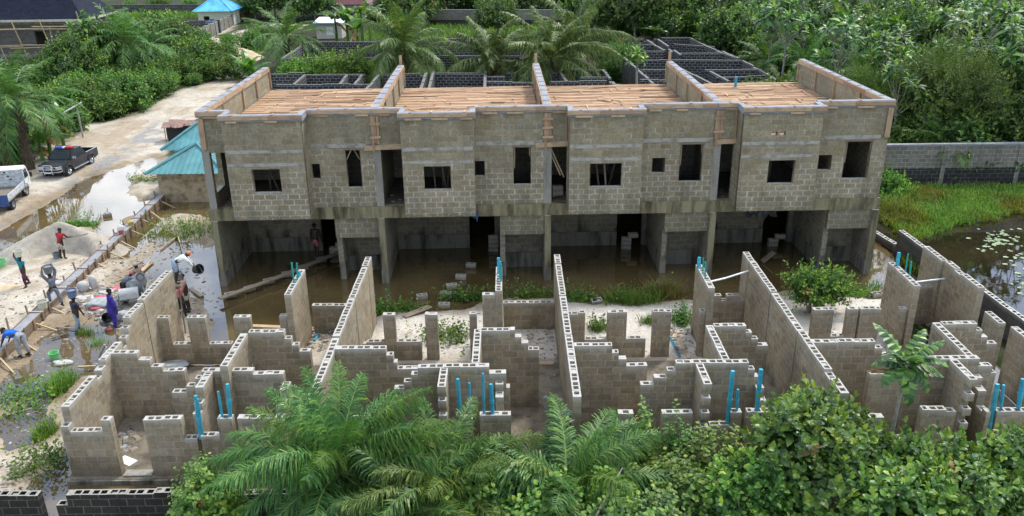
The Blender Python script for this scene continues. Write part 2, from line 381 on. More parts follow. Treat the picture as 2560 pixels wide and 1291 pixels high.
ISLE1 = px([(330,440),(400,425),(415,470),(405,498),(345,505),(318,478)])
ISLE2 = px([(400,560),(440,535),(520,540),(572,560),(560,600),(520,618),(455,600)])
n1 = fbm(XX*.45, YY*.45, 1); n2 = fbm(XX*1.7, YY*1.7, 7); n3 = fbm(XX*.09, YY*.09, 3)
wd = np.minimum.reduce([sdist(p) for p in (W_ROAD, W_SITE, W_P3, W_P4, W_P5, W_P6, W_P7, W_POND, W_LEFT)])
wdn = wd - .35 + (n1-.5)*.8 + (n2-.5)*.5
HH = np.clip(wdn*.16, -.28, .2) + (n2-.5)*.05*np.clip(wdn+.6, 0, 1)
land = np.clip((np.hypot(XX, YY-35)-45)/60, 0, 1)
HH = HH + land*(.15+n3*.5)*np.clip(wd/4, 0, 1)
for isl, hgt in ((ISLE1, .16), (ISLE2, .07)):
    d = sdist(isl)+(n2-.5)*1.0; HH = np.maximum(HH, np.clip(-d*.2, -.3, hgt)+(n2-.5)*.04)
inside_fg = (XX > -13.4) & (XX < 17) & (YY > 18.6) & (YY < 25.9)
HH = np.where(inside_fg, np.minimum(HH, -.05), HH)
inside_main = sdist([(-12.6,33.5),(15.2,33.9),(15,45),(-12.8,44.6)])
HH = np.where(inside_main < 0, -.3, HH)
# colours that belong to the soil itself
SAND = np.array((.49, .455, .39)); TAN = np.array((.35, .295, .22)); SOIL = np.array((.035, .032, .020)); GRN = np.array((.030, .055, .014)); ASPH = np.array((.23, .24, .25))
def sst(a, lo, hi): t = np.clip((a-lo)/(hi-lo), 0, 1); return (t*t*(3-2*t))[..., None]
col = np.empty(XX.shape+(3,)); col[:] = SOIL
col = col+(GRN-col)*sst(fbm(XX*.3, YY*.3, 21), .4, .6)
S1 = px([(-300,500),(-200,430),(0,385),(110,392),(190,325),(300,302),(420,248),(520,210),(575,178),(560,140),(505,118),(600,88),(700,68),(770,72),(700,112),(640,150),(612,180),(592,215),(545,262),(480,312),(420,420),(600,500),(640,700),(2210,705),(2230,1000),(2900,1400),(-500,1700)])
S2 = px([(318,72),(520,68),(600,75),(560,92),(500,120),(480,102),(330,97)])
sd = np.minimum(sdist(S1), sdist(S2))+(n1-.5)*2.2+(n2-.5)
sandc = SAND+(TAN-SAND)*sst(n1*.6+n2*.4, .38, .66)
k = sst(-sd, -.3, .5); col = col*(1-k)+sandc*k
A1 = px([(-60,590),(90,500),(240,412),(335,345),(392,303),(440,318),(424,345),(330,398),(225,458),(120,522),(-60,625)])
ad = sdist(A1)+(n1-.5)*2.4+(n2-.5)*1.2
k = sst(-ad, -.2, .8)*.8*sst(fbm(XX*.8, YY*.8, 33), .28, .5); col = col*(1-k)+ASPH*k
WHITE = px([(940,880),(960,770),(1050,765),(1220,775),(1440,770),(1600,760),(1760,745),(1990,745),(2150,740),(2210,720),(2230,900),(940,900)])
k = sst(-sdist(WHITE)+(n1-.5)*1.5, -.4, .5)*.85; col = col*(1-k)+np.array((.60, .575, .53))*k
damp = sst(.16-HH+(n1-.5)*.12+(n2-.5)*.08, 0, .12)*.6; col = col*(1-damp)+col*np.array((.55, .47, .36))*damp
idx = np.arange(XX.size).reshape(XX.shape)
F = np.stack([idx[:-1, :-1], idx[:-1, 1:], idx[1:, 1:], idx[1:, :-1]], -1).reshape(-1, 4)
m, nt, b = newmat('sandy_ground')
at = N(nt, 'ShaderNodeAttribute', attribute_name='tint'); pos = N(nt, 'ShaderNodeNewGeometry').outputs['Position']
fine = noise(nt, 14, 5, pos, .65); mid = noise(nt, 2.2, 5, pos, .6); grit = noise(nt, 70, 2, pos)
c = mix(nt, .7, at.outputs['Color'], ramp(nt, fine.outputs[0], [(.25, (.55, .52, .48)), (.7, (1.25, 1.25, 1.25))]), 'MULTIPLY')
c = mix(nt, .6, c, ramp(nt, mid.outputs[0], [(.3, (.68, .64, .58)), (.68, (1.2, 1.2, 1.2))]), 'MULTIPLY')
lit = mrange(nt, noise(nt, 5, 6, pos, .8).outputs[0], .60, .68)
c = mix(nt, mathn(nt, 'MULTIPLY', lit, .5), c, (.12, .10, .07))
L(nt, c, b.inputs['Base Color']); b.inputs['Roughness'].default_value = .9; b.inputs['Specular IOR Level'].default_value = .15
bp = N(nt, 'ShaderNodeBump'); bp.inputs['Strength'].default_value = .5; bp.inputs['Distance'].default_value = .05
L(nt, mathn(nt, 'ADD', fine.outputs[0], mathn(nt, 'MULTIPLY', grit.outputs[0], .3)), bp.inputs['Height']); L(nt, bp.outputs[0], b.inputs['Normal'])
me = npmesh('ground', np.stack([XX, YY, HH], -1).reshape(-1, 3), F, m, smooth=True)
a = me.attributes.new('tint', 'FLOAT_COLOR', 'POINT'); a.data.foreach_set('color', np.concatenate([col, np.ones(XX.shape+(1,))], -1).astype('f').ravel())
tag(link('ground', me), kind='structure')
def ground_z(x, y):
    j = min(max(int(np.searchsorted(GX, x)), 1), len(GX)-1); i = min(max(int(np.searchsorted(GY, y)), 1), len(GY)-1)
    return float(max(HH[i, j], HH[i-1, j-1]))
def gp(x, y):                                 # survey pixel to a point on the ground or the water
    p = gz(x, y, .08); return Vector((p.x, p.y, max(ground_z(p.x, p.y), 0)))

def watermat(name, cola, colb, ior=1.5, rough=.03, wave=.012):
    m, nt, b = newmat(name)
    pos = N(nt, 'ShaderNodeNewGeometry').outputs['Position']
    n = noise(nt, .35, 4, pos)
    c = ramp(nt, n.outputs[0], [(.35, cola), (.65, colb)])
    sp = noise(nt, 7, 6, pos, .8); scum = mrange(nt, sp.outputs[0], .66, .72)
    c = mix(nt, mathn(nt, 'MULTIPLY', scum, .35), c, (.22, .20, .12))
    L(nt, c, b.inputs['Base Color']); b.inputs['Roughness'].default_value = rough; b.inputs['IOR'].default_value = ior
    L(nt, mathn(nt, 'ADD', mathn(nt, 'MULTIPLY', scum, .4), rough), b.inputs['Roughness'])
    w = noise(nt, 1.8, 3, pos); w2 = noise(nt, 9, 2, pos)
    bp = N(nt, 'ShaderNodeBump'); bp.inputs['Strength'].default_value = .25; bp.inputs['Distance'].default_value = wave
    L(nt, mathn(nt, 'ADD', w.outputs[0], mathn(nt, 'MULTIPLY', w2.outputs[0], .25)), bp.inputs['Height']); L(nt, bp.outputs[0], b.inputs['Normal'])
    return m
M['water'] = watermat('muddy_water', (.075, .052, .022), (.135, .098, .040), 2.4, .02, .006)
M['pond'] = watermat('pond_water', (.012, .010, .006), (.03, .022, .012), 2.1, .02, .006)
def sheet(name, x0, x1, y0, y1, mat, z=0.0):
    q = MB(); q.face([(x0, y0, z), (x1, y0, z), (x1, y1, z), (x0, y1, z)]); return tag(q.build(name, mat), kind='structure')
sheet('flood_water', -34, 17.55, 17, 60, M['water'])
sheet('pond_water', 17.55, 60, 20, 44.5, M['pond'])
sheet('creek_water', -60, -34, 17, 60, M['water'])

# sky: a physical sky with bright broken cloud
SUN_EL, SUN_AZ = math.radians(56), math.radians(42)     # azimuth from +Y towards +X
w = bpy.data.worlds.new('World'); SC.world = w; w.use_nodes = True
nt = w.node_tree; bg = nt.nodes['Background']
sky = N(nt, 'ShaderNodeTexSky', sky_type='NISHITA', sun_disc=False, sun_elevation=SUN_EL, sun_rotation=SUN_AZ)
sky.dust_density = 1.5; sky.air_density = 1.0
tc = N(nt, 'ShaderNodeTexCoord'); sxyz = N(nt, 'ShaderNodeSeparateXYZ'); L(nt, tc.outputs['Generated'], sxyz.inputs[0])
den = mathn(nt, 'ADD', mathn(nt, 'MAXIMUM', sxyz.outputs[2], 0.0), .22)
cb = N(nt, 'ShaderNodeCombineXYZ'); L(nt, mathn(nt, 'DIVIDE', sxyz.outputs[0], den), cb.inputs[0]); L(nt, mathn(nt, 'DIVIDE', sxyz.outputs[1], den), cb.inputs[1])
cn = noise(nt, 1.35, 8, cb.outputs[0], .58)
cf = mrange(nt, cn.outputs[0], .46, .64)
cloudc = ramp(nt, noise(nt, 2.6, 5, cb.outputs[0]).outputs[0], [(.3, (8.4, 9.0, 9.9)), (.7, (15.5, 15.7, 15.9))])
L(nt, mix(nt, mathn(nt, 'MULTIPLY', cf, .92), sky.outputs[0], cloudc), bg.inputs['Color'])
bg.inputs['Strength'].default_value = .15
sd_ = bpy.data.lights.new('sun', 'SUN'); so = bpy.data.objects.new('sun', sd_); COL.objects.link(so)
sd_.energy = 2.0; sd_.angle = math.radians(9); sd_.color = (1, .955, .88)
sdir = Vector((math.sin(SUN_AZ)*math.cos(SUN_EL), math.cos(SUN_AZ)*math.cos(SUN_EL), math.sin(SUN_EL)))
so.rotation_euler = sdir.to_track_quat('Z', 'Y').to_euler()
SC.view_settings.view_transform = 'Standard'; SC.view_settings.look = 'None'; SC.view_settings.gamma = 1; SC.view_settings.exposure = 0.74
cy = SC.cycles; cy.use_denoising = True; cy.max_bounces = 6; cy.diffuse_bounces = 3; cy.glossy_bounces = 3; cy.transmission_bounces = 3; cy.transparent_max_bounces = 6
cy.caustics_reflective = False; cy.caustics_refractive = False; cy.use_adaptive_sampling = True; cy.adaptive_threshold = .02
# ------------------------------------------------------------------ hollow-block walls
BL, CH, TH = .465, .23, .225
def blockwall(q, a, b, prof, th=TH, z0=.15, hollow=True, off=0.0, depth=.11, jit=True):
    """a, b: centre line; prof: (s0, s1, top z) along it"""
    a = Vector((a[0], a[1])); b = Vector((b[0], b[1])); d = (b-a); Ln = d.length; d /= Ln; n = Vector((d.y, -d.x))
    prof = [(max(0, s0), min(Ln, s1), zt) for s0, s1, zt in prof if s1 > s0]
    if hollow and jit:
        pp = []
        for s0, s1, zt in prof:
            cur = s0; k0 = math.floor((s0+off)/BL)+1
            while cur < s1-1e-6:
                e = k0*BL-off
                if e-cur < .09: e += BL; k0 += 1
                if s1-e < .12: e = s1
                e = min(e, s1); r_ = RND.random(); pp.append((cur, e, zt+RND.uniform(-.011, .011)-(RND.uniform(.05, .11) if r_ < .035 and e-cur < .5 else 0))); cur = e; k0 += 1
        prof = pp
    horiz = abs(d.x) > abs(d.y)
    def W(s, t, z): p = a+d*s+n*t; return (p.x, p.y, z)
    def U(s): return s+off
    h = th/2
    for i, (s0, s1, zt) in enumerate(prof):
        zb = z0
        for sg in (1, -1):
            pts = [W(s0, h*sg, zb), W(s1, h*sg, zb), W(s1, h*sg, zt), W(s0, h*sg, zt)]
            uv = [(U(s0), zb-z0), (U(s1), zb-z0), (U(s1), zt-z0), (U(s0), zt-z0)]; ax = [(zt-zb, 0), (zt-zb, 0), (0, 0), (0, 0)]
            if sg < 0: pts, uv, ax = pts[::-1], uv[::-1], ax[::-1]
            q.face(pts, uv, ax)
        for s, sg, nb in ((s0, -1, prof[i-1] if i > 0 else None), (s1, 1, prof[i+1] if i+1 < len(prof) else None)):
            zl = z0
            if nb is not None and abs((nb[1] if sg < 0 else nb[0])-s) < 1e-4: zl = nb[2]
            if zl >= zt-1e-4: continue
            pts = [W(s, -h*sg, zl), W(s, h*sg, zl), W(s, h*sg, zt), W(s, -h*sg, zt)][::-1]
            uv = [(.02, zt-z0), (.02+th, zt-z0), (.02+th, zl-z0), (.02, zl-z0)]
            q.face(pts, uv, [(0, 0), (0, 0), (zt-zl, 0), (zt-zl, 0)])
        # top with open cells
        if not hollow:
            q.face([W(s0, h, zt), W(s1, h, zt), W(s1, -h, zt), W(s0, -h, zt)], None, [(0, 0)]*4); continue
        br = [s0]; cells = []
        kk = math.floor((s0+off)/BL)
        while kk*BL-off < s1:
            st = kk*BL-off
            for c0, c1 in ((.045, .205), (.25, .41)):
                u0, u1 = max(st+c0, s0+.03), min(st+c1, s1-.03)
                if u1-u0 > .07: cells.append((u0, u1))
            kk += 1
        cur = s0; ti = h-.042
        for u0, u1 in cells:
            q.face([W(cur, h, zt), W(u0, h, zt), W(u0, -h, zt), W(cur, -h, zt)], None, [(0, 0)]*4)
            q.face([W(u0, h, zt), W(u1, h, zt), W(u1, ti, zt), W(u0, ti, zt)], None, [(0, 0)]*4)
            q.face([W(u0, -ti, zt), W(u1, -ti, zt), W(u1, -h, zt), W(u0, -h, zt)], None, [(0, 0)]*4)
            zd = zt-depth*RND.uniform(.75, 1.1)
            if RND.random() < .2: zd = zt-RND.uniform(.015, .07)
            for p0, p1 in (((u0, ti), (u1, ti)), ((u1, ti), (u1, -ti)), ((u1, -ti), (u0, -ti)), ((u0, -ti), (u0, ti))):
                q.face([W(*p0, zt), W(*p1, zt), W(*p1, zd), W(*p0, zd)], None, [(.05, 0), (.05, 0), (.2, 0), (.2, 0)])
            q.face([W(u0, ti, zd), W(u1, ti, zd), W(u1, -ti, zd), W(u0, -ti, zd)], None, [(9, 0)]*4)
            cur = u1
        q.face([W(cur, h, zt), W(s1, h, zt), W(s1, -h, zt), W(cur, -h, zt)], None, [(0, 0)]*4)
def holewall(q, axis, fixed, rng, zr, holes, th, out=-1, mi=0, uoff=0):
    """wall in a plane: axis 'x' (plane y=fixed) or 'y' (plane x=fixed); holes (u0,u1,z0,z1); th goes away from the 'out' side"""
    us = sorted({rng[0], rng[1], *[min(max(v, rng[0]), rng[1]) for h in holes for v in h[:2]]}); zs = sorted({zr[0], zr[1], *[min(max(v, zr[0]), zr[1]) for h in holes for v in h[2:]]})
    inner = fixed - out*th
    def P(u, z, f): return (u, f, z) if axis == 'x' else (f, u, z)
    def hole(u, z): return any(h[0] < u < h[1] and h[2] < z < h[3] for h in holes)
    flip = (axis == 'x') == (out < 0)
    def add(pts, uv):
        q.face(pts if flip else pts[::-1], uv if flip else uv[::-1], mi=mi)
    cells = {}
    for i in range(len(us)-1):
        for j in range(len(zs)-1):
            cells[i, j] = not hole((us[i]+us[i+1])/2, (zs[j]+zs[j+1])/2)
    for (i, j), solid in cells.items():
        if not solid: continue
        u0, u1, z0, z1 = us[i], us[i+1], zs[j], zs[j+1]
        uv = [(u0+uoff, z0), (u1+uoff, z0), (u1+uoff, z1), (u0+uoff, z1)]
        add([P(u0, z0, fixed), P(u1, z0, fixed), P(u1, z1, fixed), P(u0, z1, fixed)], uv)
        add([P(u1, z0, inner), P(u0, z0, inner), P(u0, z1, inner), P(u1, z1, inner)], [uv[1], uv[0], uv[3], uv[2]])
        for (di, dj), (e0, e1) in (((-1, 0), ((u0, z1), (u0, z0))), ((1, 0), ((u1, z0), (u1, z1))), ((0, -1), ((u0, z0), (u1, z0))), ((0, 1), ((u1, z1), (u0, z1)))):
            if cells.get((i+di, j+dj), False): continue
            add([P(*e0, fixed), P(*e0, inner), P(*e1, inner), P(*e1, fixed)], [(0, e0[1]), (.2, e0[1]), (.2, e1[1]), (0, e1[1])])
# ------------------------------------------------------------------ the roofless terrace in front
S0 = .15
def zc(n): return S0+CH*n
def fx(x, y, z=2.91): return gz(x, y, z).x
T = empty('unfinished_terrace', (1.7, 19.6, 0), 0, 'roofless tan block terrace with open hollow tops and cyan pipes, nearest the viewer', 'unfinished building', None)
T0 = Vector((1.7, 19.6, 0))
def part(name, q, mats, parent, origin, label=None):
    """world-coordinate builder -> child mesh placed relative to its thing"""
    o = q.build(name, mats, parent, loc=-Vector(origin))
    if label: o['label'] = label
    return o
def xwall(name, segs, yf, label=None, z0=S0, par=None, org=None, mat='fg'):
    """wall along X; segs = (x0, x1, courses); yf = front face"""
    q = MB(); x0, x1 = segs[0][0], segs[-1][1]
    blockwall(q, (x0, yf+TH/2), (x1, yf+TH/2), [(a-x0, b-x0, z0+CH*n) for a, b, n in segs], z0=z0, off=(x0*7.31) % BL)
    return part(name, q, M[mat], par or T, org or T0, label)
def ywall(name, x, segs, label=None, z0=S0, off=0):
    q = MB(); y0, y1 = segs[0][0], segs[-1][1]
    blockwall(q, (x, y0), (x, y1), [(a-y0, b-y0, z0+CH*n) for a, b, n in segs], z0=z0, off=off)
    return part(name, q, M['fg'], T, T0, label)
# floor slab and stained plinth
q = MB(); q.box(-12.58, 15.88, 19.58, 25.95, -.1, S0-.004); part('floor_slab', q, M['floor'], T, T0)
q = MB(); q.box(-12.62, 15.92, 19.50, 19.58, -.55, S0-.02); q.box(-12.66, -12.58, 19.58, 26.4, -.4, S0-.02); part('plinth', q, M['plinth'], T, T0)
q = MB()
for a, b in ((-7.4, -5.5), (-.4, 1.6), (6.8, 8.65), (13.9, 15.7)): q.box(a, b, 26.0, 28.7, -.1, S0-.008)
part('floor_slab', q, M['floor'], T, T0)
# party walls: four lengths with open column slots between
def party(x, tops, near, slots=(28.29, 25.55, 22.75), far=29.2):
    q = MB(); ys = [far, *slots, near]
    for i in range(len(ys)-1):
        a, b = ys[i+1]+(.035 if i < len(ys)-2 else 0), ys[i]-(.035 if i else 0)
        blockwall(q, (x, a), (x, b), [(0, b-a, S0+CH*tops[i])], z0=S0, off=i*.2)
        if i < len(ys)-2: q.box(x-.05, x+.05, ys[i+1]-.034, ys[i+1]+.034, S0, S0+CH*tops[i]-.5)
    return part('party_wall', q, M['fg'], T, T0)
party(-5.42, (12.1, 12, 12, 11.9), 19.25); party(1.66, (12.1, 12, 11.95, 12), 19.15); party(8.75, (12.1, 12.1, 12, 12), 19.15)
q = MB(); blockwall(q, (-12.45, 25.42), (-12.45, 28.0), [(0, 2.58, zc(12.4))], off=.1); blockwall(q, (-12.45, 23.5), (-12.45, 25.36), [(0, .25, zc(9)), (.25, .5, zc(10)), (.5, .75, zc(11)), (.75, 1.86, zc(12.1))]); q.box(-12.5, -12.4, 25.36, 25.42, S0, 2.4)
blockwall(q, (-12.45, 19.72), (-12.45, 23.5), [(0, .25, zc(7.6)), (.25, 1.95, zc(9.3)), (1.95, 2.25, zc(8.6)), (2.25, 2.6, zc(9.3)), (2.6, 3.78, zc(10))])
part('gable_wall', q, M['fg'], T, T0)
q = MB(); blockwall(q, (15.72, 28.14), (15.72, 29.6), [(0, 1.46, zc(12))]); blockwall(q, (15.82, 25.75), (15.82, 28.1), [(0, 2.35, zc(12))], off=.2)
blockwall(q, (15.95, 24.45), (15.95, 25.35), [(0, .9, zc(9))]); blockwall(q, (16.02, 22.6), (16.02, 23.95), [(0, 1.35, zc(9.6))]); blockwall(q, (16.0, 19.8), (16.0, 21.6), [(0, 1.8, zc(8))])
part('gable_wall', q, M['fg'], T, T0)
# stepped cross walls
def steps(name, x0, full, right, y, lab=None, left=()):
    segs = list(left); segs.append((x0, full, right[0][1]+1 if False else 12))
    c = full
    for x1, n in right: segs.append((c, x1, n)); c = x1
    return xwall(name, segs, y, lab)
xwall('stepped_wall', [(-12.34, -11.55, 10.05), (-11.55, -11.2, 9), (-11.2, -10.86, 8), (-10.86, -10.2, 7.3)], 22.7)
steps('stepped_wall', -5.3, fx(965, 870), [(fx(965, 870)+.2, 11), (fx(965, 870)+.3, 10), (fx(965, 870)+.95, 9)], 21.95)
steps('stepped_wall', 1.775, 2.91, [(3.11, 11), (3.35, 10), (3.98, 9)], 21.95)
steps('stepped_wall', 8.865, fx(2188, 853), [(fx(2188, 853)+.24, 11), (fx(2188, 853)+.45, 10), (fx(2188, 853)+1.0, 9)], 22.0)
for l, r in ((625, 710), (1200, 1287), (1790, 1865), (2362, 2442)):
    y = {625: 831, 1200: 826, 1790: 815, 2362: 810}[l]
    a, b_ = fx(l, y)-.05, fx(r, y-2); yy = gz(r, y, 2.91).y
    steps('stepped_wall', a, b_, [(b_+.2, 11), (b_+.41, 10), (b_+.74, 9)], yy)
# walls running back from the middle row
MID = {'a': -8.12, 'b': -1.02, 'c': 6.06, 'd': 13.1}
ywall('inner_wall', fx(600, 850), [(21.05, 23.05, 12)])
ywall('inner_wall', fx(1192, 860), [(21.05, 23.15, 12)])
ywall('inner_wall', 6.05, [(21.05, 23.2, 12)])
ywall('inner_wall', fx(2385, 850), [(21.05, 23.2, 12)])
# middle row: stepped both ways
xwall('middle_wall', [(-10.05, -9.6, 7.6), (-9.6, -9.3, 8.5), (-9.3, -9.08, 9.6), (-9.08, -8.55, 10.6), (-8.55, -7.6, 10.6), (-7.6, -6.72, 10.1), (-6.72, -6.62, 8)], 21.3)
ax = fx(1045, 915)
xwall('middle_wall', [(fx(990, 955, 2.2), ax-.42, 9), (ax-.42, ax-.2, 10), (ax-.2, ax, 11), (ax, ax+2.02, 12), (ax+2.02, ax+2.5, 11), (ax+2.5, ax+2.6, 9)], 20.8)
xwall('middle_wall', [(3.62, 4.0, 9), (4.0, 4.36, 10), (4.36, 4.6, 11), (4.6, 6.66, 12), (6.66, 6.85, 11), (6.85, 6.98, 10)], 20.85)
ax = fx(2330, 897)
xwall('middle_wall', [(ax-1.7, ax-1.0, 10), (ax-1.0, ax-.4, 11), (ax-.4, ax+1.35, 12), (ax+1.35, ax+1.75, 11), (ax+1.75, ax+1.9, 10)], 20.9)
# toothed walls toward the viewer
def toothed(x, y1, y0, n, tall=12):
    q = MB(); blockwall(q, (x, y0+.2), (x, y1), [(0, y1-y0-.2, zc(tall))])
    for k in range(n, tall+1):
        if k % 2 == 0:
            z = zc(k)
            o = MB(); blockwall(o, (x, y0), (x, y0+.199), [(0, .199, z)], z0=z-CH+.012, hollow=True, depth=.1)
            q.v and None
            base = len(q.v); q.v += o.v; q.f += [tuple(i+base for i in f) for f in o.f]; q.uv += o.uv; q.aux += o.aux; q.mi += o.mi; q.sm += o.sm
    return part('toothed_wall', q, M['fg'], T, T0)
toothed(fx(1110, 920), 20.79, 19.75, 2); toothed(5.25, 20.84, 19.72, 2); toothed(fx(2410, 925), 20.89, 19.75, 2)
q = MB(); blockwall(q, (-8.85, 19.98), (-8.85, 21.29), [(0, .2, zc(8)), (.2, .45, zc(9)), (.45, 1.3, zc(10.6))]); part('toothed_wall', q, M['fg'], T, T0)
for x, t in ((fx(1255, 920)-.08, 10), (6.98, 9), (fx(2480, 925)-.1, 10)):
    ywall('return_wall', x, [(19.98, 20.3, t-3), (20.3, 20.6, t-1), (20.6, 20.82, t)])
q = MB(); blockwall(q, (-6.62, 20.0), (-6.62, 21.3), [(0, .35, zc(7)), (.35, .8, zc(8)), (.8, 1.3, zc(9))]); part('return_wall', q, M['fg'], T, T0)
# piers and sills at the back of the rooms
def pier(x0, x1, n=8, y=26.1, sill=None): return xwall('window_pier', [(x0, x1, n)], y)
def sill(x0, x1, n=3.5, y=26.1): return xwall('window_sill_wall', [(x0, x1, n)], y)
for a, b_ in ((-12.34, -11.95), (-11.31, -10.68), (-9.7, -9.13), (-8.11, -7.85)): pier(a, b_)
sill(-11.95, -11.31); sill(-10.68, -9.9)
for a, b_ in ((-4.53, -4.11), (-3.07, -2.64), (-1.53, -1.28)): pier(a, b_)
sill(-5.3, -4.53); sill(-4.11, -3.25)
for a, b_ in ((1.78, 2.48), (3.26, 3.93), (4.84, 5.47), (6.46, 6.65)): pier(a, b_)
sill(2.48, 3.26); sill(3.93, 4.62)
for a, b_ in ((10.39, 11.09), (11.57, 11.94), (12.01, 12.72), (13.4, 13.63)): pier(a, b_)
sill(11.09, 11.57); sill(8.87, 10.39, 3)
# tall walls that carry the pipes
PW = {'a': fx(740, 700), 'b': -.5, 'c': 6.76, 'd': 13.76}
for k, x in PW.items(): ywall('pipe_wall', x, [(26.0 if k != 'a' else 25.9, 28.1, 12)])
xwall('pipe_wall', [(-1.06, -.62, 11.3)], 26.0)
# low walls closing the back rooms
for a, b_ in ((-.38, 1.54), (PW['a']+.12, -5.54), (6.88, 8.63), (13.88, 15.7)): xwall('low_wall', [(a, b_, 5 if a < 13 else 7)], 28.4)
# front row
def fr(name, segs, label=None): return xwall(name, segs, 19.72, label)
fr('front_pier', [(-12.33, -11.9, 6.4), (-11.9, -11.42, 6.4)]); fr('front_pier', [(-11.415, -11.15, 8)])
fr('front_wall', [(-10.25, -9.2, 8), (-9.2, -8.85, 5.2), (-8.74, -8.2, 5.6), (-8.2, -7.8, 8)])
fr('front_pier', [(-7.65, -6.75, 8)])
for x0, x1, n in ((1140, 1156, 8), (1160, 1181, 8), (1199, 1277, 8), (1395, 1437, 8)): fr('front_pier', [(fx(x0, 1040, zc(8)), fx(x1, 1040, zc(8)), n)])
fr('front_wall', [(-5.3, -4.0, 8), (-4.0, -2.6, 5), (-2.6, -2.2, 7)])
fr('front_pier', [(2.85, 3.27, 8)]); fr('front_pier', [(4.06, 4.9, 8)])
fr('front_wall', [(5.4, 5.95, 6.2), (5.95, 6.25, 8)]); fr('front_pier', [(6.4, 7.3, 8)])
fr('front_wall', [(8.87, 10.2, 7), (10.2, 10.9, 4)])
fr('front_pier', [(fx(2305, 1022, 1.99), fx(2390, 1022, 1.99), 8)]); fr('front_wall', [(13.0, fx(2486, 1065, 1.9)-.02, 6), (fx(2486, 1065, 1.9)-.02, fx(2512, 1065, 1.9), 7.6)]); fr('front_pier', [(fx(2525, 1062, 1.9), 15.8, 7.6)])
# loose blocks lying on the low wall
def block_mesh():
    q = MB(); blockwall(q, (-.225, 0), (.225, 0), [(0, .45, .215)], z0=0, depth=.2); return q
# ---- pipes standing out of the walls
def pipe(pts, r, mat='pvc', label=None, split=None):
    q = MB(); q.tube(pts, r, 10, cap=False); a, b_ = Vector(pts[-2]), Vector(pts[-1])
    q.tube([b_, b_-(b_-a).normalized()*.15], r*.85, 10)
    if split: d = (b_-a).normalized(); q.tube([a+(b_-a)*split-d*.07, a+(b_-a)*split+d*.07], r*1.18, 10)
    return part('riser_pipe', q, M[mat], T, T0, label)
def pipe_px(xb, yb, xt, yt, Y, r, mat='pvc', split=.45):
    a, b_ = gy(xb, yb, Y), gy(xt, yt, Y); pipe([(a.x, Y, a.z), (b_.x, Y+.05, b_.z)], r, mat, None, split)
for a in ((502,1098,487,992,19.83,.05), (508,1098,492,1000,19.83,.035), (556,1044,544,982,19.83,.035), (576,1042,567,963,19.83,.055),
          (1151,1055,1144,950,19.83,.052), (1176,1042,1173,960,19.83,.035), (1210,1040,1207,936,19.83,.035), (1232,1042,1227,963,19.83,.055),
          (1818,1064,1833,930,19.83,.065), (1842,1030,1846,976,19.83,.04), (1892,1028,1904,926,19.83,.065),
          (2474,1070,2496,963,19.83,.065), (2502,1020,2512,965,19.83,.04), (2546,1020,2560,950,19.83,.06)): pipe_px(*a)
for a in ((736,712,728,658,27.0,.03,'pvcgreen'), (744,704,741,659,27.2,.03,'pvcgreen'), (750,694,747,680,27.5,.05),
          (1247,690,1246,646,27.5,.055), (1250,705,1251,655,27.0,.04), (1253,712,1253,662,26.8,.03,'pvcgreen'),
          (1746,672,1749,645,27.75,.065), (1757,690,1759,646,27.2,.025,'pvcgreen'), (1763,704,1764,656,26.8,.03,'pvcgreen'),
          (2243,664,2249,633,27.75,.065), (2263,682,2272,636,27.2,.025,'pvcgreen'), (2274,692,2280,656,26.9,.03,'pvcgreen')): pipe_px(*a, split=None)
# white electrical conduit slung between walls
for (xa, ya, za), (xb, yb, zb) in (((PW['c'], 27.6, 2.35), (8.7, 28.3, 2.55)), ((PW['d'], 27.6, 2.3), (15.7, 27.9, 2.3))):
    q = MB(); q.tube([(xa, ya, za), ((xa+xb)/2, (ya+yb)/2, (za+zb)/2-.04), (xb, yb, zb)], .035, 8); part('conduit', q, M['pvcwhite'], T, T0)
# flat concrete sill piece in the doorway, pale mark near the far gable
q = MB(); q.box(-11.1, -10.3, 19.66, 19.94, S0-.02, S0+.05); part('door_sill', q, M['conc'], T, T0)
# ------------------------------------------------------------------ the two-storey terrace under construction
BROT = .016
B = empty('two_storey_terrace', (1.54, 33.72, 0), BROT, 'unplastered two storey block terrace of four units with timber roof deck, in flood water', 'unfinished building')
def bw(x, y, z): v = Vector((x, y, z)); v.rotate(Matrix.Rotation(BROT, 3, 'Z')); return v+Vector((1.54, 33.72, 0))
def bp_(name, q, mats, parent=B, label=None):
    o = q.build(name, mats, parent)
    if label: o['label'] = label
    return o
M['dirtyfloor'] = concretemat('dirty_floor', (.13, .115, .09), (.05, .045, .035), .8, False)
ZSL, ZBE, ZTOP, ZDK = 3.45, 2.95, 7.55, 6.4
SX = [-14.1, -7.08, -.04, 6.98, 13.95]
bays = [(1.1, 4.23), (1.12, 4.02), (.82, 3.76), (.75, 3.93)]
bwin = [(2.06, 3.19), (1.96, 3.05), (1.66, 2.97), (1.93, 3.02)]
swin = [(4.27, 4.62), (4.0, 4.42), (4.36, 4.90), (4.30, 4.86)]
twin = [(5.72, 6.32), (5.62, 6.34), (5.5, 6.45), (5.38, 6.47)]
WALLM = [M['main'], M['conc']]
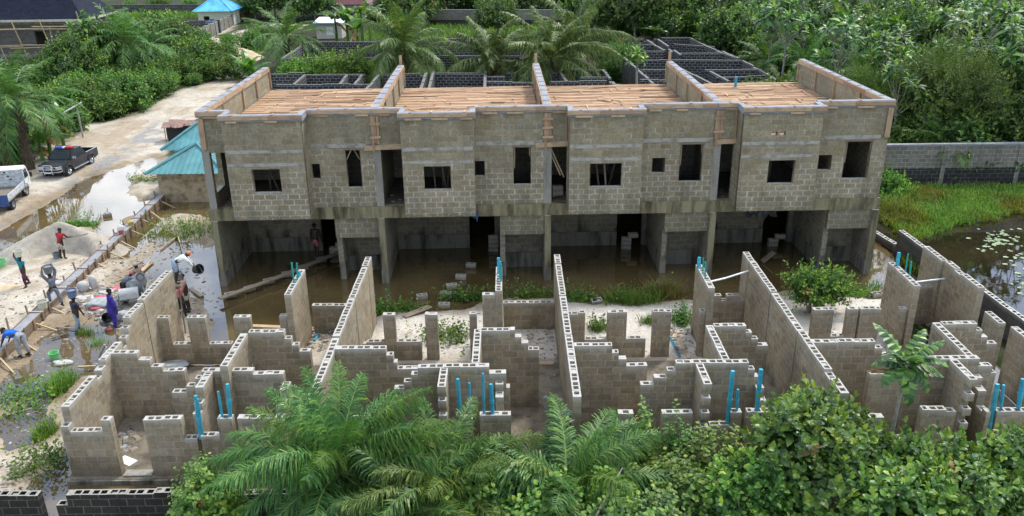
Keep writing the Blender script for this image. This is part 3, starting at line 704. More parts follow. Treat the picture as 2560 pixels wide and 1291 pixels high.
for k in range(4):
    s = SX[k]; e = SX[k+1]
    b0, b1 = bays[k]
    # recessed front wall, upper floor
    q = MB()
    hol = [(s+swin[k][0], s+swin[k][1], 4.68, 5.34), (s+twin[k][0], s+twin[k][1], 4.28, 5.92), (s+.16, s+b0-.02, ZSL, 5.88), (s+b0, s+b1, 3.3, 6.3)]
    holewall(q, 'x', 0, (s-.02 if k else s, e-.02 if k < 3 else e+.12), (ZSL, ZTOP-.2), hol, .225, -1)
    bp_('front_wall', q, M['main'])
    # projecting bay
    q = MB()
    holewall(q, 'x', -.9, (s+b0, s+b1), (3.3, ZTOP-.18), [(s+bwin[k][0], s+bwin[k][1], 4.4, 5.40)]+([(s+1.9, s+2.15, 6.42, 6.6), (s+2.24, s+2.49, 6.42, 6.6)] if k == 3 else []), .225, -1, uoff=.2)
    holewall(q, 'y', s+b0, (-.899, .0), (3.3, ZTOP-.18), [], .225, -1)
    holewall(q, 'y', s+b1, (-.899, .0), (3.3, ZTOP-.18), [], .225, 1)
    q.box(s+b0+.01, s+b1-.01, -.89, 0, 3.24, 3.3)
    bay = bp_('bay', q, M['main'])
    # smooth lintel bands, slightly proud, broken up
    q = MB(); r = random.Random(k)
    for zz in (6.12, 5.58):
        x = s+b0+.03
        while x < s+b1-.05:
            w_ = min(r.uniform(.4, 1.2), s+b1-.04-x); h_ = r.uniform(.05, .08); q.box(x, x+w_, -.906, -.897, zz-h_, zz+h_); x += w_+.001
    bp_('lintel_band', q, M['lintel'], bay)
    q = MB(); q.box(s+b1+.05, e-.2, -.006, .004, 6.0, 6.16); bp_('lintel_band', q, M['lintel'])
    # concrete pier strip beside the opening, beam below
    q = MB(); q.box(s-.14, s+.159, -.02, .25, ZSL, 5.95); bp_('column', q, M['conc'])
    q = MB(); q.box(s-.05 if k else s-.2, e-.051 if k < 3 else e+.16, -.10, .25, ZBE, ZSL-.003); bp_('floor_beam', q, M['concmoss'])
    # ground floor: hanging block panel, recessed wall, plinth
    q = MB(); q.box(s+5.02, e-.12, -.03, .2, 2.07, ZBE-.004); bp_('hanging_panel', q, M['main'])
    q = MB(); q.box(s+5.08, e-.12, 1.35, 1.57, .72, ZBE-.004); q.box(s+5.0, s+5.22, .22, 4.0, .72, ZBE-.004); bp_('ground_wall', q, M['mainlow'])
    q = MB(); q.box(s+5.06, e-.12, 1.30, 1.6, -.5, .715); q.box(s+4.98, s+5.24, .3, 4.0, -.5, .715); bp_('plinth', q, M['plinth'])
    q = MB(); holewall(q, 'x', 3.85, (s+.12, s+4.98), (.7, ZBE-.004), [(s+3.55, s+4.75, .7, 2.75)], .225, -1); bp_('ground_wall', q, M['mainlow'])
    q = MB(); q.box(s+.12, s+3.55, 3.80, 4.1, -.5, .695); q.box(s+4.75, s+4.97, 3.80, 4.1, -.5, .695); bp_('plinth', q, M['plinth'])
    # inner partitions and floor
    q = MB(); q.box(s+.12, e-.12, .23, 10.0, 3.2, ZSL-.01)
    bp_('floor_slab', q, M['dirtyfloor'])
    q = MB(); q.box(s+.15, e-.15, .25, 10.1, ZDK-.2, ZDK-.16); q.box(s+b0+.24, s+b1-.24, -.66, .249, ZDK-.2, ZDK-.16); bp_('deck_light_stop', q, M['woodold'])  # unseen sheet added under the slatted deck to keep light out of the rooms
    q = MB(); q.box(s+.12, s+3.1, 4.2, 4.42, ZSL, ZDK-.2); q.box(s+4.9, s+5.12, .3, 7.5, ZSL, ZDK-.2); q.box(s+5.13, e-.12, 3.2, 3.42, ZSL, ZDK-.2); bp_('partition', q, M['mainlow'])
    q = MB(); holewall(q, 'x', 10.2, (s+.1, e-.1), (0, ZDK), [(s+1.3, s+2.6, 4.3, 5.6), (s+4.4, s+5.6, 4.3, 5.6)], .225, 1); bp_('back_wall', q, M['main'])
    # window props and debris seen in openings
    q = MB(); r = random.Random(40+k)
    for i in range(4):
        x = s+r.uniform(bwin[k][0]+.05, bwin[k][1]-.05); q.beam((x, r.uniform(-.4, 1.5), 3.46), (x+r.uniform(-.5, .5), r.uniform(-.3, 1.8), 6.2), .07, .05)
    bp_('prop', q, M['woodold'])
    q = MB(); xx = s+(twin[k][0]+twin[k][1])/2; hw = (twin[k][1]-twin[k][0])/2
    q.beam((xx-hw+.04, .04, 5.0 if k else 5.5), (xx-hw*.2 if not k else xx-hw+.05, .04, 5.9), .05, .04); q.beam((xx+hw-.04, .04, 5.5), (xx+hw*.2 if not k else xx+hw-.05, .04, 5.9), .05, .04); q.box(xx-hw-.06, xx+hw+.06, -.03, .1, 5.9, 5.96)
    bp_('window_brace', q, M['woodold'])
# party walls and end walls: ground columns, upper floor, parapets above the deck
for k, s in enumerate(SX):
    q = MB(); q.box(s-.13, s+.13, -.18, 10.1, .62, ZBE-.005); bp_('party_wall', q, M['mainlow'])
    q = MB(); q.box(s-.15, s+.15, -.24, 10.1, -.5, .615); bp_('plinth', q, M['plinth'])
    q = MB(); q.box(s-.12, s+.14, -.24, -.181, .62, ZBE-.005); bp_('column', q, M['concmoss'])
    q = MB()
    if k in (0, 4):
        holewall(q, 'y', s-.11 if k == 0 else s+.115, (.24, 10.1), (ZSL-.5, ZTOP-.2), [(.3, 1.5, ZSL+.6, 5.8)] if k == 0 else [], .22, -1 if k == 0 else 1)
        q.box(s-.11, s+.11, 10.1, 10.7, ZDK-.3, ZTOP-.2)
    else: q.box(s-.11, s+.11, .24, 10.7, ZSL, ZTOP-.2)
    bp_('parapet_wall', q, M['main'])
    # coping: wet concrete poured between formwork boards, a saddle tie every metre
    q = MB(); q.box(s-.135, s+.135, .16, 10.7, ZTOP-.2, ZTOP+.06)
    for i in range(9):
        y = .9+i*1.12+RND.uniform(-.1, .1); q.box(s-.14, s+.14, y, y+.03, ZTOP+.06, ZTOP+.085)
    cp = bp_('parapet_coping', q, M['coping'])
    q = MB()
    for sg in (-1, 1):
        y = .15
        while y < 10.6:
            L_ = min(RND.uniform(1.6, 3.2), 10.7-y); q.beam((s+sg*.155, y, ZTOP-.06+RND.uniform(-.01, .01)), (s+sg*.155, y+L_-.02, ZTOP-.06+RND.uniform(-.01, .01)), .035, .2); y += L_
        for y in (2.6, 5.6, 8.0, 10.66): q.beam((s+sg*.15, y, ZDK+.1), (s+sg*.15, y+RND.uniform(-.05, .05), ZTOP-.06), .09, .06, up=(0, 1, 0))
    if k in (1, 2, 3): q.box(s-.07, s+.07, 10.65, 10.72, ZTOP-.3, ZTOP+.55)
    bp_('parapet_formwork', q, M['wood'])
# front coping with formwork
def coprun(x0, x1, y):
    q = MB(); q2 = MB()
    q.box(x0, x1, y-.04, y+.25, ZTOP-.2, ZTOP+.05)
    x = x0
    while x < x1-.05:
        L_ = min(RND.uniform(1.2, 2.8), x1-x); q2.beam((x, y-.062, ZTOP-.05+RND.uniform(-.012, .012)), (x+L_-.015, y-.062, ZTOP-.05+RND.uniform(-.012, .012)), .035, .15); x += L_
    x = x0+.3
    while x < x1-.4: q2.beam((x, y-.05, ZTOP-.2), (x+RND.uniform(.4, .7), y-.05, ZTOP-.2), .05, .08); x += RND.uniform(.9, 1.7)
    x = x0+.5
    while x < x1-.3: q2.beam((x, y-.07, ZTOP+.065), (x+.05, y+.27, ZTOP+.065), .07, .025); x += RND.uniform(.8, 1.8)
    bp_('coping_formwork', q2, M['wood'], bp_('front_coping', q, M['coping']))
for k in range(4):
    s, e = SX[k], SX[k+1]; b0, b1 = bays[k]
    coprun(s-.16 if k == 0 else s-.1, s+b0+.06, -.0); coprun(s+b0-.08, s+b1+.1, -.92); coprun(s+b1+.061, e-.101 if k < 3 else e+.2, 0)
    for x in (s+b0+.05, s+b1-.03): q = MB(); q.box(x-.1, x+.12, -.66, -.041, ZTOP-.2, ZTOP+.045); bp_('front_coping', q, M['coping'])
# timber strapped to the party-wall columns and the corners, lintel shutters over the openings
def strap(x0, x1, z0, z1, y=-.03, cross=3, n=2):
    q = MB(); w_ = (x1-x0)/n
    for i in range(n): q.beam((x0+w_*(i+.5), y-.02, z0+RND.uniform(0, .1)), (x0+w_*(i+.5)+RND.uniform(-.02, .02), y-.02, z1), w_*.92, .03, up=(0, 1, 0))
    for i in range(cross):
        z = z0+(z1-z0)*(i+.6)/(cross+.2); q.beam((x0-.06, y-.06, z), (x1+.06, y-.06, z+RND.uniform(-.03, .03)), .04, .09)
    bp_('column_shutter', q, M['wood'])
for k in (1, 2, 3): strap(SX[k]-.16, SX[k]+.16, 6.1, 7.3, cross=(2, 3, 2)[k-1], n=3 if k != 2 else 2)
strap(-14.22, -13.98, 6.0, 7.3, cross=0, n=1); strap(13.86, 14.1, 6.0, 7.3, cross=0, n=1)
for k in range(1, 4):
    s = SX[k]; q = MB()
    q.beam((s-.5 if k < 3 else s-.1, -.06, 5.98), (s+bays[k][0]+(.05 if k != 2 else .0), -.06, 6.04), .04, .2); q.beam((s-.1, -.1, 5.8), (s-.1, -.1, 6.25), .08, .04)
    if k == 2: q.beam((s-.05, .1, 6.0), (s+.55, .25, 4.6), .05, .05); q.beam((s+.05, .1, 6.0), (s+.7, .3, 4.5), .05, .05)
    q.beam((s+bays[k][0]-.06, -.05, 6.1), (s+bays[k][0]-.06, -.05, 7.3), .06, .03, up=(0, 1, 0))
    bp_('lintel_shutter', q, M['wood'])
# deck: bamboo poles and boards laid across each unit on runners
for k in range(4):
    s, e = SX[k]+.16, SX[k+1]-.16; q = MB(); y = -.6; r = random.Random(70+k)
    b0, b1 = SX[k]+bays[k][0]+.3, SX[k]+bays[k][1]-.25
    while y < 10.6:
        lo, hi = (b0, b1) if y < .3 else (s, e); x = lo-(r.uniform(0, 1.5)); wd_ = r.uniform(.07, .14)
        while x < hi:
            L_ = r.uniform(1.6, 4.2); a, c = max(x, lo), min(x+L_, hi); z = ZDK+r.uniform(.0, .025)
            if c-a > .15 and r.random() < .94: q.beam((a, y, z), (c-.02, y+r.uniform(-.04, .04), z+r.uniform(-.02, .02)), wd_, .035)
            x += L_
        y += wd_+r.uniform(.012, .05)
    for i in range(26): x, yy = r.uniform(s+.3, e-.3), r.uniform(.3, 10); q.beam((x, yy, ZDK+.07), (x+r.uniform(-.06, .06), yy+r.uniform(.25, .9), ZDK+.07), .05, .025)
    for i in range(7):
        x, yy, a = r.uniform(s+.5, e-1.5), r.uniform(0.4, 9.5), r.uniform(-.25, .25) if i < 5 else r.uniform(-1, 1); L_ = r.uniform(.6, 2.2); q.beam((x, yy, ZDK+.09), (x+L_*math.cos(a), yy+L_*math.sin(a), ZDK+.1), .11, .025)
    dk = bp_('roof_deck', q, M['deck'])
    q = MB()
    for yy in np.arange(.6, 10.5, 1.1): q.beam((s, yy, ZDK-.09), (e, yy, ZDK-.09), .06, .1)
    bp_('joist', q, M['woodold'], dk)
q = MB(); q.tube([(10.2, 9.4, ZDK), (10.2, 9.4, ZDK+.55)], .07, 10); bp_('riser_pipe', q, M['pvc'])
# torn plastic sheet hanging from the beam edges
def plastic(name, x0, x1, z, drop, col, seed):
    r = random.Random(seed); q = MB(); n = max(4, int((x1-x0)/.12)); P = []
    for i in range(n+1):
        x = x0+(x1-x0)*i/n; d = drop*(.35+.65*abs(math.sin(i*1.7+seed)))*r.uniform(.6, 1.1)
        P.append([(x, -.14+r.uniform(-.03, .05), z), (x+r.uniform(-.03, .03), -.2+r.uniform(-.06, .06), z-d*.5), (x+r.uniform(-.05, .05), -.16+r.uniform(-.08, .08), z-d)])
    for i in range(n):
        for j in (0, 1): q.face([P[i][j], P[i+1][j], P[i+1][j+1], P[i][j+1]], sm=True)
    bp_(name, q, col)
M['tarpblue'] = plain('blue_tarpaulin', (.05, .09, .18), .4, var=.6, nscale=12); M['tarpblack'] = plain('black_polythene', (.012, .014, .022), .3, var=.4)
plastic('plastic_sheet', -12.9, -11.3, 3.22, .22, M['tarpblue'], 1); plastic('plastic_sheet', -11.2, -9.9, 3.22, .18, M['tarpblack'], 2)
plastic('plastic_sheet', -3.25, -3.0, 3.2, .6, M['tarpblue'], 3); plastic('plastic_sheet', 8.4, 9.7, 3.1, .55, M['tarpblack'], 4); plastic('plastic_sheet', 1.6, 2.6, 3.24, .12, M['tarpblue'], 5)
# ------------------------------------------------------------------ black-stained roofless compounds behind
def rearwall(parent, org, a, b, h=2.85, z0=0.0, name='wall', mat='dark', holes=None):
    """a, b survey pixels of the wall's top edge at height h"""
    A, C = gz(*a, h), gz(*b, h); q = MB()
    blockwall(q, (A.x, A.y), (C.x, C.y), rag((C-A).length, h), z0=z0, hollow=False)
    if holes:
        for s0, s1, za, zb in holes:
            d = (C-A).normalized(); p = A+d*s0; e = A+d*s1; n = Vector((d.y, -d.x, 0))*.125
            if n.y > 0: n = -n
            o = MB(); q.face([(p.x+n.x, p.y+n.y, za), (e.x+n.x, e.y+n.y, za), (e.x+n.x, e.y+n.y, zb), (p.x+n.x, p.y+n.y, zb)], mi=1)
    return part(name, q, [M[mat], M['black']], parent, org)
def rag(Ln, h):
    segs = []; s = 0
    while s < Ln: w_ = RND.uniform(.9, 2.6); segs.append((s, min(s+w_, Ln), h+RND.choice((0, 0, 0, .04, -.04, -.23 if RND.random() < .25 else 0)))); s += w_
    return segs
o1 = gz(800, 190, 0); o1.z = 0
R1 = empty('roofless_compound', o1, 0, 'black stained roofless blockwork rooms among coconut palms behind the timber roof deck', 'ruined building')
for a, b in (((767,105),(961,104)), ((961,104),(1090,97)), ((1090,97),(1300,99)), ((705,146),(767,106)), ((705,146),(764,146)), ((764,145),(945,146)), ((678,184),(762,183)), ((764,186),(912,186)), ((690,212),(926,211)),
             ((762,187),(733,212)), ((868,186),(848,211)), ((905,186),(886,211)), ((950,185),(912,228)), ((956,186),(1057,183)), ((1067,178),(1050,226)), ((1084,178),(1071,226)), ((1088,183),(1211,183)), ((1213,177),(1212,222)),
             ((1217,190),(1262,190)), ((1266,181),(1335,181)), ((1217,204),(1335,205)), ((1363,181),(1400,179)), ((1406,175),(1503,174)), ((1400,179),(1418,204)), ((1507,174),(1536,209)), ((1376,204),(1517,203)), ((1530,210),(1568,213)),
             ((1090,118),(1200,117)), ((1100,140),(1300,140)), ((630,226),(700,226)), ((690,226),(950,229)), ((1090,226),(1330,224)), ((1370,222),(1560,220)), ((1450,193),(1516,193))):
    rearwall(R1, o1, a, b)
q = MB()
for x, y in ((780,128), (830,128), (890,130)):
    p = gz(x, y-22, 2.85); q.box(p.x, p.x+1.6, p.y-.15, p.y-.12, .9, 2.0)
o2 = gz(1750, 150, 0); o2.z = 0
R2 = empty('roofless_compound', o2, 0, 'black stained roofless blockwork rooms in front of the forest, right of the papaya tree', 'ruined building')
for a, b in (((1554,98),(1642,98)), ((1655,94),(1726,94)), ((1727,95),(1770,118)), ((1770,118),(1855,150)), ((1855,150),(1968,214)), ((1618,100),(1662,127)), ((1645,98),(1702,137)), ((1560,143),(1633,209)), ((1578,111),(1633,111)), ((1605,128),(1660,128)),
             ((1685,110),(1787,117)), ((1698,133),(1817,133)), ((1592,149),(1856,151)), ((1602,176),(1668,176)), ((1762,175),(1905,173)), ((1775,178),(1845,215)), ((1700,170),(1790,216)), ((1600,200),(1668,200)), ((1790,192),(1925,190)), ((1820,205),(1950,204)), ((1787,117),(1856,151)), ((1556,215),(1640,214))):
    rearwall(R2, o2, a, b)

# ------------------------------------------------------------------ fences
def fence(label, a, b, h, mat, posts=4.0, darkband=None, cap=True, z0=-.1, name='block_fence', capm='coping', postm='fence'):
    """a, b: ground points of the fence line"""
    a, b = Vector((a.x, a.y, 0)), Vector((b.x, b.y, 0)); t = tag(empty(name, a, math.atan2(b.y-a.y, b.x-a.x)), label, 'fence'); Ln = (b-a).length
    q = MB()
    if darkband: q.box(0, Ln, -.105, .105, darkband, h); part('wall', q, M[mat], t, (0, 0, 0)); q = MB(); q.box(0, Ln, -.11, .11, z0, darkband-.003); part('lower_wall', q, M['fencedark'], t, (0, 0, 0))
    else: q.box(0, Ln, -.105, .105, z0, h); part('wall', q, M[mat], t, (0, 0, 0))
    if cap: q = MB(); q.box(-.05, Ln+.05, -.14, .14, h, h+.09); part('cap', q, M[capm], t, (0, 0, 0))
    n = max(1, int(Ln/posts))
    for i in range(n+1):
        q = MB(); x = Ln*i/n; q.box(x-.12, x+.12, -.135, .135, z0, h-.003 if cap else h+.03); part('post', q, M[postm], t, (0, 0, 0))
    return t
fence('tall grey block fence with pale cap at the forest edge, its lower half black', gz(2160, 474, 0), gz(2900, 466, 0), 2.55, 'fence', 4.2, 1.25)
def topline(x, y, h): p = gz(x, y, h); return p
fence('long black block fence behind the blue roofed gatehouse', topline(215, 13, 2.3), topline(645, 10, 2.3), 2.3, 'dark', 12, cap=False, postm='dark')
fence('dark block fence enclosing the sandy yard', topline(300, 52, 2.2), topline(545, 51, 2.2), 2.2, 'dark', 7, cap=False, postm='fencedark')
fence('grey block fence above the black band, behind the coconut palms', topline(1072, 26, 2.6), topline(1440, 26, 2.6), 2.6, 'fence', 9, 1.3, postm='fencegrey')
fence('low dark block fence at the top of the picture beyond the grassy plot', topline(930, 13, 2.2), topline(1330, 11, 2.2), 2.2, 'dark', 12, cap=False, postm='dark')
# slab fence along the track
pa, pb = gz(492, 122, 0), gz(612, 60, 0)
t = tag(empty('slab_fence', (pa.x, pa.y, 0), math.atan2(pb.y-pa.y, pb.x-pa.x)), 'concrete panel fence with pale posts running along the sandy track', 'fence'); Ln = (pb-pa).length; n = 11
q = MB(); q.box(0, Ln, -.05, .05, 0, 2.1); part('panel', q, M['fence'], t, (0, 0, 0))
for i in range(n+1):
    q = MB(); x = Ln*i/n; q.box(x-.13, x+.13, -.16, .16, 0, 2.25); part('post', q, M['conc'], t, (0, 0, 0))
# boundary wall beside the pond
t = tag(empty('boundary_wall', (17.9, 36.1, 0)), 'grey block boundary wall with open hollow top between the terrace and the pond', 'wall')
q = MB(); blockwall(q, (17.9, 36.15), (18.62, 18), [(0, 2.9, 1.12), (2.9, 18.2, 1.15)], z0=-.2); part('wall', q, M['fencegrey'], t, t.location)
q = MB(); blockwall(q, (17.35, 39.6), (17.88, 36.3), [(0, 3.3, .36)], z0=-.3); part('low_wall', q, M['fencegrey'], t, t.location)
# black block wall in the bottom corner
def botwall(label, segs, y0, n=9):
    t = tag(empty('garden_wall', (segs[0][0], y0, 0)), label, 'wall'); q = MB(); x0 = segs[0][0]
    blockwall(q, (x0, y0), (segs[-1][1], y0), [(a-x0, b-x0, z) for a, b, z in segs], z0=-.4, depth=.25); part('wall', q, M['blackwall'], t, t.location); return t
M['blackwall'] = blockmat('algae_black_block', (.022, .023, .022), (.034, .034, .032), (.13, .13, .12), .014, top=(.30, .29, .26), moss=.5, mossz=(0, 1), stain=(.012, .012, .012))
hb = 1.1
def bx(x, y=1228): return gz(x, y, hb).x
yb = gz(300, 1230, hb).y
botwall('black algae covered block wall in the bottom left corner', [(-20, bx(102), hb)], yb)
botwall('black algae covered block wall with a paler block at its end, below the palm', [(bx(142), bx(172), .78), (bx(172), bx(390), hb), (bx(390), bx(430), hb+.05), (bx(430), bx(430)+9, hb-.05)], yb)

# ------------------------------------------------------------------ small houses
def hip(q, x0, x1, y0, y1, z, h, ov=.35, ridge=None, mi=0):
    x0 -= ov; x1 += ov; y0 -= ov; y1 += ov; cx, cy = (x0+x1)/2, (y0+y1)/2
    r = max(0, ((x1-x0)-(y1-y0))/2) if ridge is None else ridge; r2 = max(0, ((y1-y0)-(x1-x0))/2) if ridge is None else 0
    R0, R1_ = (cx-r, cy-r2, z+h), (cx+r, cy+r2, z+h); A, B_, C, D = (x0, y0, z), (x1, y0, z), (x1, y1, z), (x0, y1, z)
    if r2 > 0: fs = [[A, B_, R0], [B_, C, R1_, R0], [C, D, R1_], [D, A, R0, R1_]]
    else: fs = [[A, B_, R1_, R0] if r > 0 else [A, B_, R0], [B_, C, R1_], [C, D, R0, R1_] if r > 0 else [C, D, R0], [D, A, R0]]
    for f in fs: q.face(f, mi=mi)
    q.face([A, D, C, B_], mi=mi)
    for p, r_ in ((A, R0), (B_, R1_ if r2 == 0 else R0), (C, R1_), (D, R0 if r2 == 0 else R1_)): q.tube([Vector(p)+Vector((0, 0, .03)), Vector(r_)+Vector((0, 0, .04))], .09, 6, mi=mi)
    if r or r2: q.tube([Vector(R0)+Vector((0, 0, .04)), Vector(R1_)+Vector((0, 0, .04))], .09, 6, mi=mi)
    return fs
def ribs(q, fs, step=.42, up=.03):
    """standing ribs running down each roof slope"""
    for f in fs:
        a, b = Vector(f[0]), Vector(f[1]); e = (b-a); Ln = e.length; e.normalize(); n = (b-a).cross(Vector(f[2])-a).normalized()
        if n.z < 0: n = -n
        dn = n.cross(e); dn = dn if dn.z > 0 else -dn
        P = [Vector(p) for p in f]; hmax = max((p-a).dot(dn) for p in P)
        s = step/2
        while s < Ln:
            # height of slope at s
            lo = hmax
            for i in range(1, len(P)):
                p0, p1 = P[i], P[(i+1) % len(P)]; s0, s1 = (p0-a).dot(e), (p1-a).dot(e)
                if abs(s1-s0) > 1e-6 and min(s0, s1)-1e-6 <= s <= max(s0, s1)+1e-6: lo = min(lo, (p0-a).dot(dn)+((p1-a).dot(dn)-(p0-a).dot(dn))*(s-s0)/(s1-s0))
            if lo > .15: q.beam(a+e*s+n*up*.5, a+e*s+dn*lo+n*up*.5, .05, up, up=n)
            s += step
# teal roofed hut beside the terrace
hp = gz(545, 505, 0); hz = 1.78
xl, yf = gz(412, 500, 0).x, gz(470, 506, 0).y
H = tag(empty('gate_hut', (xl, yf, 0)), 'stained render hut with teal hipped metal roof beside the flooded track', 'hut')
x1 = xl+3.6
q = MB(); holewall(q, 'x', 0, (0, 3.6), (-.3, hz), [], .2, -1); holewall(q, 'y', 0, (.2, 3.4), (-.3, hz), [(1, 1.9, .7, 1.4)], .2, -1); holewall(q, 'y', 3.6, (.2, 3.4), (-.3, hz), [], .2, 1); q.box(0, 3.6, 3.4, 3.6, -.3, hz)
bp_('wall', q, M['render'], H)
q = MB(); fs = hip(q, 0, 3.6, 0, 3.6, hz, 1.12, .45, 0); ribs(q, fs, .3); bp_('roof', q, M['teal'], H)
q = MB(); q.box(.9, 1.05, 1.0, 3.4, hz-.12, hz-.02); bp_('fascia', q, M['woodold'], H)
ap = gz(500, 300, 3.4); rx, ry = ap.x-xl, ap.y-yf
q = MB(); q.box(rx-1.5, rx+1.7, ry-1.4, ry+4.4, -.2, hz+.2); bp_('rear_wall', q, M['render'], H)
q = MB(); fs = hip(q, rx-1.5, rx+1.7, ry-1.4, ry+4.4, hz+.2, 1.4, .45); ribs(q, fs, .3); bp_('rear_roof', q, M['teal'], H)
# rusty sheet lean-to behind it
lt = gz(452, 352, .15); t = tag(empty('sheet_shelter', (lt.x, lt.y, .1), .3), 'ramshackle shelter with loose rusty roofing sheets, dark underneath, by the track', 'shelter')
q = MB(); r = random.Random(5)
for i in range(7):
    x = r.uniform(-1.4, 1.4); y = r.uniform(-.8, .8); a = r.uniform(-.15, .15)
    for j in range(6): q.beam((x-.45+j*.16, y-.9, 1.9+.1*i*.3+j*.01), (x-.45+j*.16+a, y+.9, 2.15+.1*i*.3-j*.01), .15, .025)
bp_('roof_sheet', q, M['rust'], t)
q = MB(); q.box(-1.3, 1.2, -.5, .7, 0, 1.85); bp_('dark_fill', q, M['tarpblack'], t)  # black box stands in for the dark under the roof sheets
for x, y in ((-1.5, -.9), (1.5, -.9), (-1.5, .9), (1.5, .9)): q = MB(); q.tube([(x, y, 0), (x, y, 1.95)], .05, 6); bp_('post', q, M['woodold'], t)
t.scale = (.6, .7, .6)
# blue hipped gatehouse far along the track
M['blueroof'] = plain('blue_roof_sheet', (.10, .42, .68), .4, var=.35, nscale=.8); M['greenwash'] = plain('pale_green_wall', (.42, .46, .36), .8)
M['gatebrown'] = plain('brown_gate_steel', (.10, .05, .04), .5)
g = gz(590, 76, 0); G = tag(empty('gatehouse', (g.x-5.2, g.y, 0), 0), 'small pale gatehouse with bright blue hipped roof at the end of the panel fence', 'gatehouse')
q = MB(); holewall(q, 'x', 0, (0, 4.6), (0, 2.7), [(.8, 1.6, 1, 2)], .2, -1); q.box(0, .2, .2, 4.6, 0, 2.7); holewall(q, 'y', 4.6, (.2, 4.6), (0, 2.7), [(1.4, 2.3, .1, 2.1)], .2, 1); q.box(.2, 4.4, 4.4, 4.6, 0, 2.7); bp_('wall', q, M['greenwash'], G)
q = MB(); fs = hip(q, 0, 4.6, 0, 4.6, 2.7, 2.0, .5, 0); ribs(q, fs, .5); bp_('roof', q, M['blueroof'], G)
q = MB(); q.box(4.55, 4.63, 1.45, 2.25, .1, 2.08); bp_('door', q, M['white'], G)
q = MB(); ga, gb = (4.9, 4.6), (6.2, 10.5)
q.beam((ga[0], ga[1], 1.3), (gb[0], gb[1], 1.3), .08, 2.6); bp_('side_gate', q, M['gatebrown'], G)
# water tank
M['tank'] = plain('blue_black_tank_plastic', (.02, .05, .10), .35)
tk = gz(536, 92, 0); t = tag(empty('water_tank', (tk.x, tk.y, 0)), 'dark blue ribbed plastic water tank standing inside the panel fence', 'water tank')
q = MB(); prof = [(0, 0)]+[(1.0+(.05 if i % 2 else 0), i*.2) for i in range(10)]+[(.85, 2.05), (.3, 2.25), (.3, 2.35), (0, 2.36)]; q.lathe(prof, 20); bp_('tank', q, M['tank'], t)
# shed with white roof, maroon roof house, blue trimmed house
M['maroon'] = plain('maroon_roof_tile', (.13, .045, .05), .6, var=.25, nscale=2)
def shed(label, x, y, w_, d_, h, roofm, wallm, slope=.25, trim=None, win=True):
    p = gz(x, y, 0); t = tag(empty('shed', (p.x, p.y, 0)), label, 'shed')
    q = MB(); holewall(q, 'x', 0, (0, w_), (0, h), [(.4*w_, .4*w_+.9, .9, 1.9)] if win else [], .15, -1); q.box(0, .15, .15, d_, 0, h); q.box(w_-.15, w_, .15, d_, 0, h); q.box(.15, w_-.15, d_-.15, d_, 0, h); bp_('wall', q, M[wallm], t)
    q = MB(); P = [(-.3, -.3, h+.02), (w_+.3, -.3, h+.02), (w_+.3, d_+.3, h+slope), (-.3, d_+.3, h+slope)]; q.face(P); q.face([(a, b, c-.06) for a, b, c in P][::-1])
    for i in range(4): a, b = P[i], P[(i+1) % 4]; q.face([(a[0], a[1], a[2]-.06), (b[0], b[1], b[2]-.06), b, a])
    bp_('roof', q, M[roofm], t)
    if win: q = MB(); q.box(.4*w_, .4*w_+.9, .04, .07, .9, 1.9); bp_('window', q, M['white'], t)
    if trim: q = MB(); q.box(-.32, w_+.32, -.36, -.3, h-.1, h+.06); bp_('fascia', q, M[trim], t)
    return t
shed('small grey shed with flat white metal roof and blue fascia near the banana plants', 793, 106, 3.3, 3.6, 2.4, 'white', 'renderclean', .35, 'blueroof')
p = gz(860, 55, 0); t = tag(empty('house', (p.x-3.5, p.y, 0)), 'small house with steep maroon tiled hipped roof behind the banana plants', 'house')
q = MB(); holewall(q, 'x', 0, (0, 7), (0, 2.6), [(1, 2, .9, 1.9), (4.5, 5.5, .9, 1.9)], .2, -1); q.box(0, .2, .2, 7, 0, 2.6); q.box(6.8, 7, .2, 7, 0, 2.6); bp_('wall', q, M['renderclean'], t)
q = MB(); fs = hip(q, 0, 7, 0, 7, 2.6, 3.4, .6, 0); bp_('roof', q, M['maroon'], t)
shed('far grey house with white roof and blue fascia behind the maroon roof', 885, 30, 6.0, 5, 3.2, 'white', 'fence', .5, 'blueroof')
# big house with blue-black shingle roof inside bamboo scaffolding
M['shingle'] = blockmat('blue_black_shingle', (.012, .017, .032), (.022, .028, .05), (.004, .005, .008), .02, top=(.016, .021, .036), moss=0)
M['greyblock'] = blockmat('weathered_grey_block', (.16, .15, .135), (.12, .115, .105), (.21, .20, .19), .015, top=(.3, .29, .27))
HX, HY = -40.6, 82.0
BH = tag(empty('shingled_house', (HX, HY, 0)), 'two storey unplastered house with blue black shingle roof and bamboo scaffold poles along its front', 'house')
Wd, Dp, Hh = 30, 6, 6.2
q = MB(); hol = []
for x in (-3.5, -8.2, -9.9, -14.5, -16.2, -22): hol += [(x-1.1, x, 3.9, 5.2)]
for x in (-2.6, -7.0, -9.5, -14.5, -20): hol += [(x-1.2, x, .3, 2.2)]
holewall(q, 'x', 0, (-Wd, 0), (0, Hh), hol, .225, -1); q.box(-.225, 0, .23, Dp, 0, Hh); q.box(-Wd, 0, Dp, Dp+.2, 0, Hh); bp_('wall', q, M['greyblock'], BH)
q = MB(); q.box(-Wd, -.3, .6, Dp, 3.0, 3.1); q.box(-Wd, -.3, 3.5, 3.7, 0, Hh); bp_('floor_slab', q, M['conc'], BH)
q = MB(); q.box(-Wd, .05, -.08, .3, Hh-.35, Hh); q.box(-Wd, .03, -.04, -.003, 2.8, 3.1); bp_('ring_beam', q, M['conc'], BH)
q = MB(); q.box(-Wd-.6, .6, -.65, -.55, Hh-.08, Hh+.12); q.box(.55, .65, -.54, Dp+.6, Hh-.08, Hh+.12); bp_('fascia', q, M['renderclean'], BH)
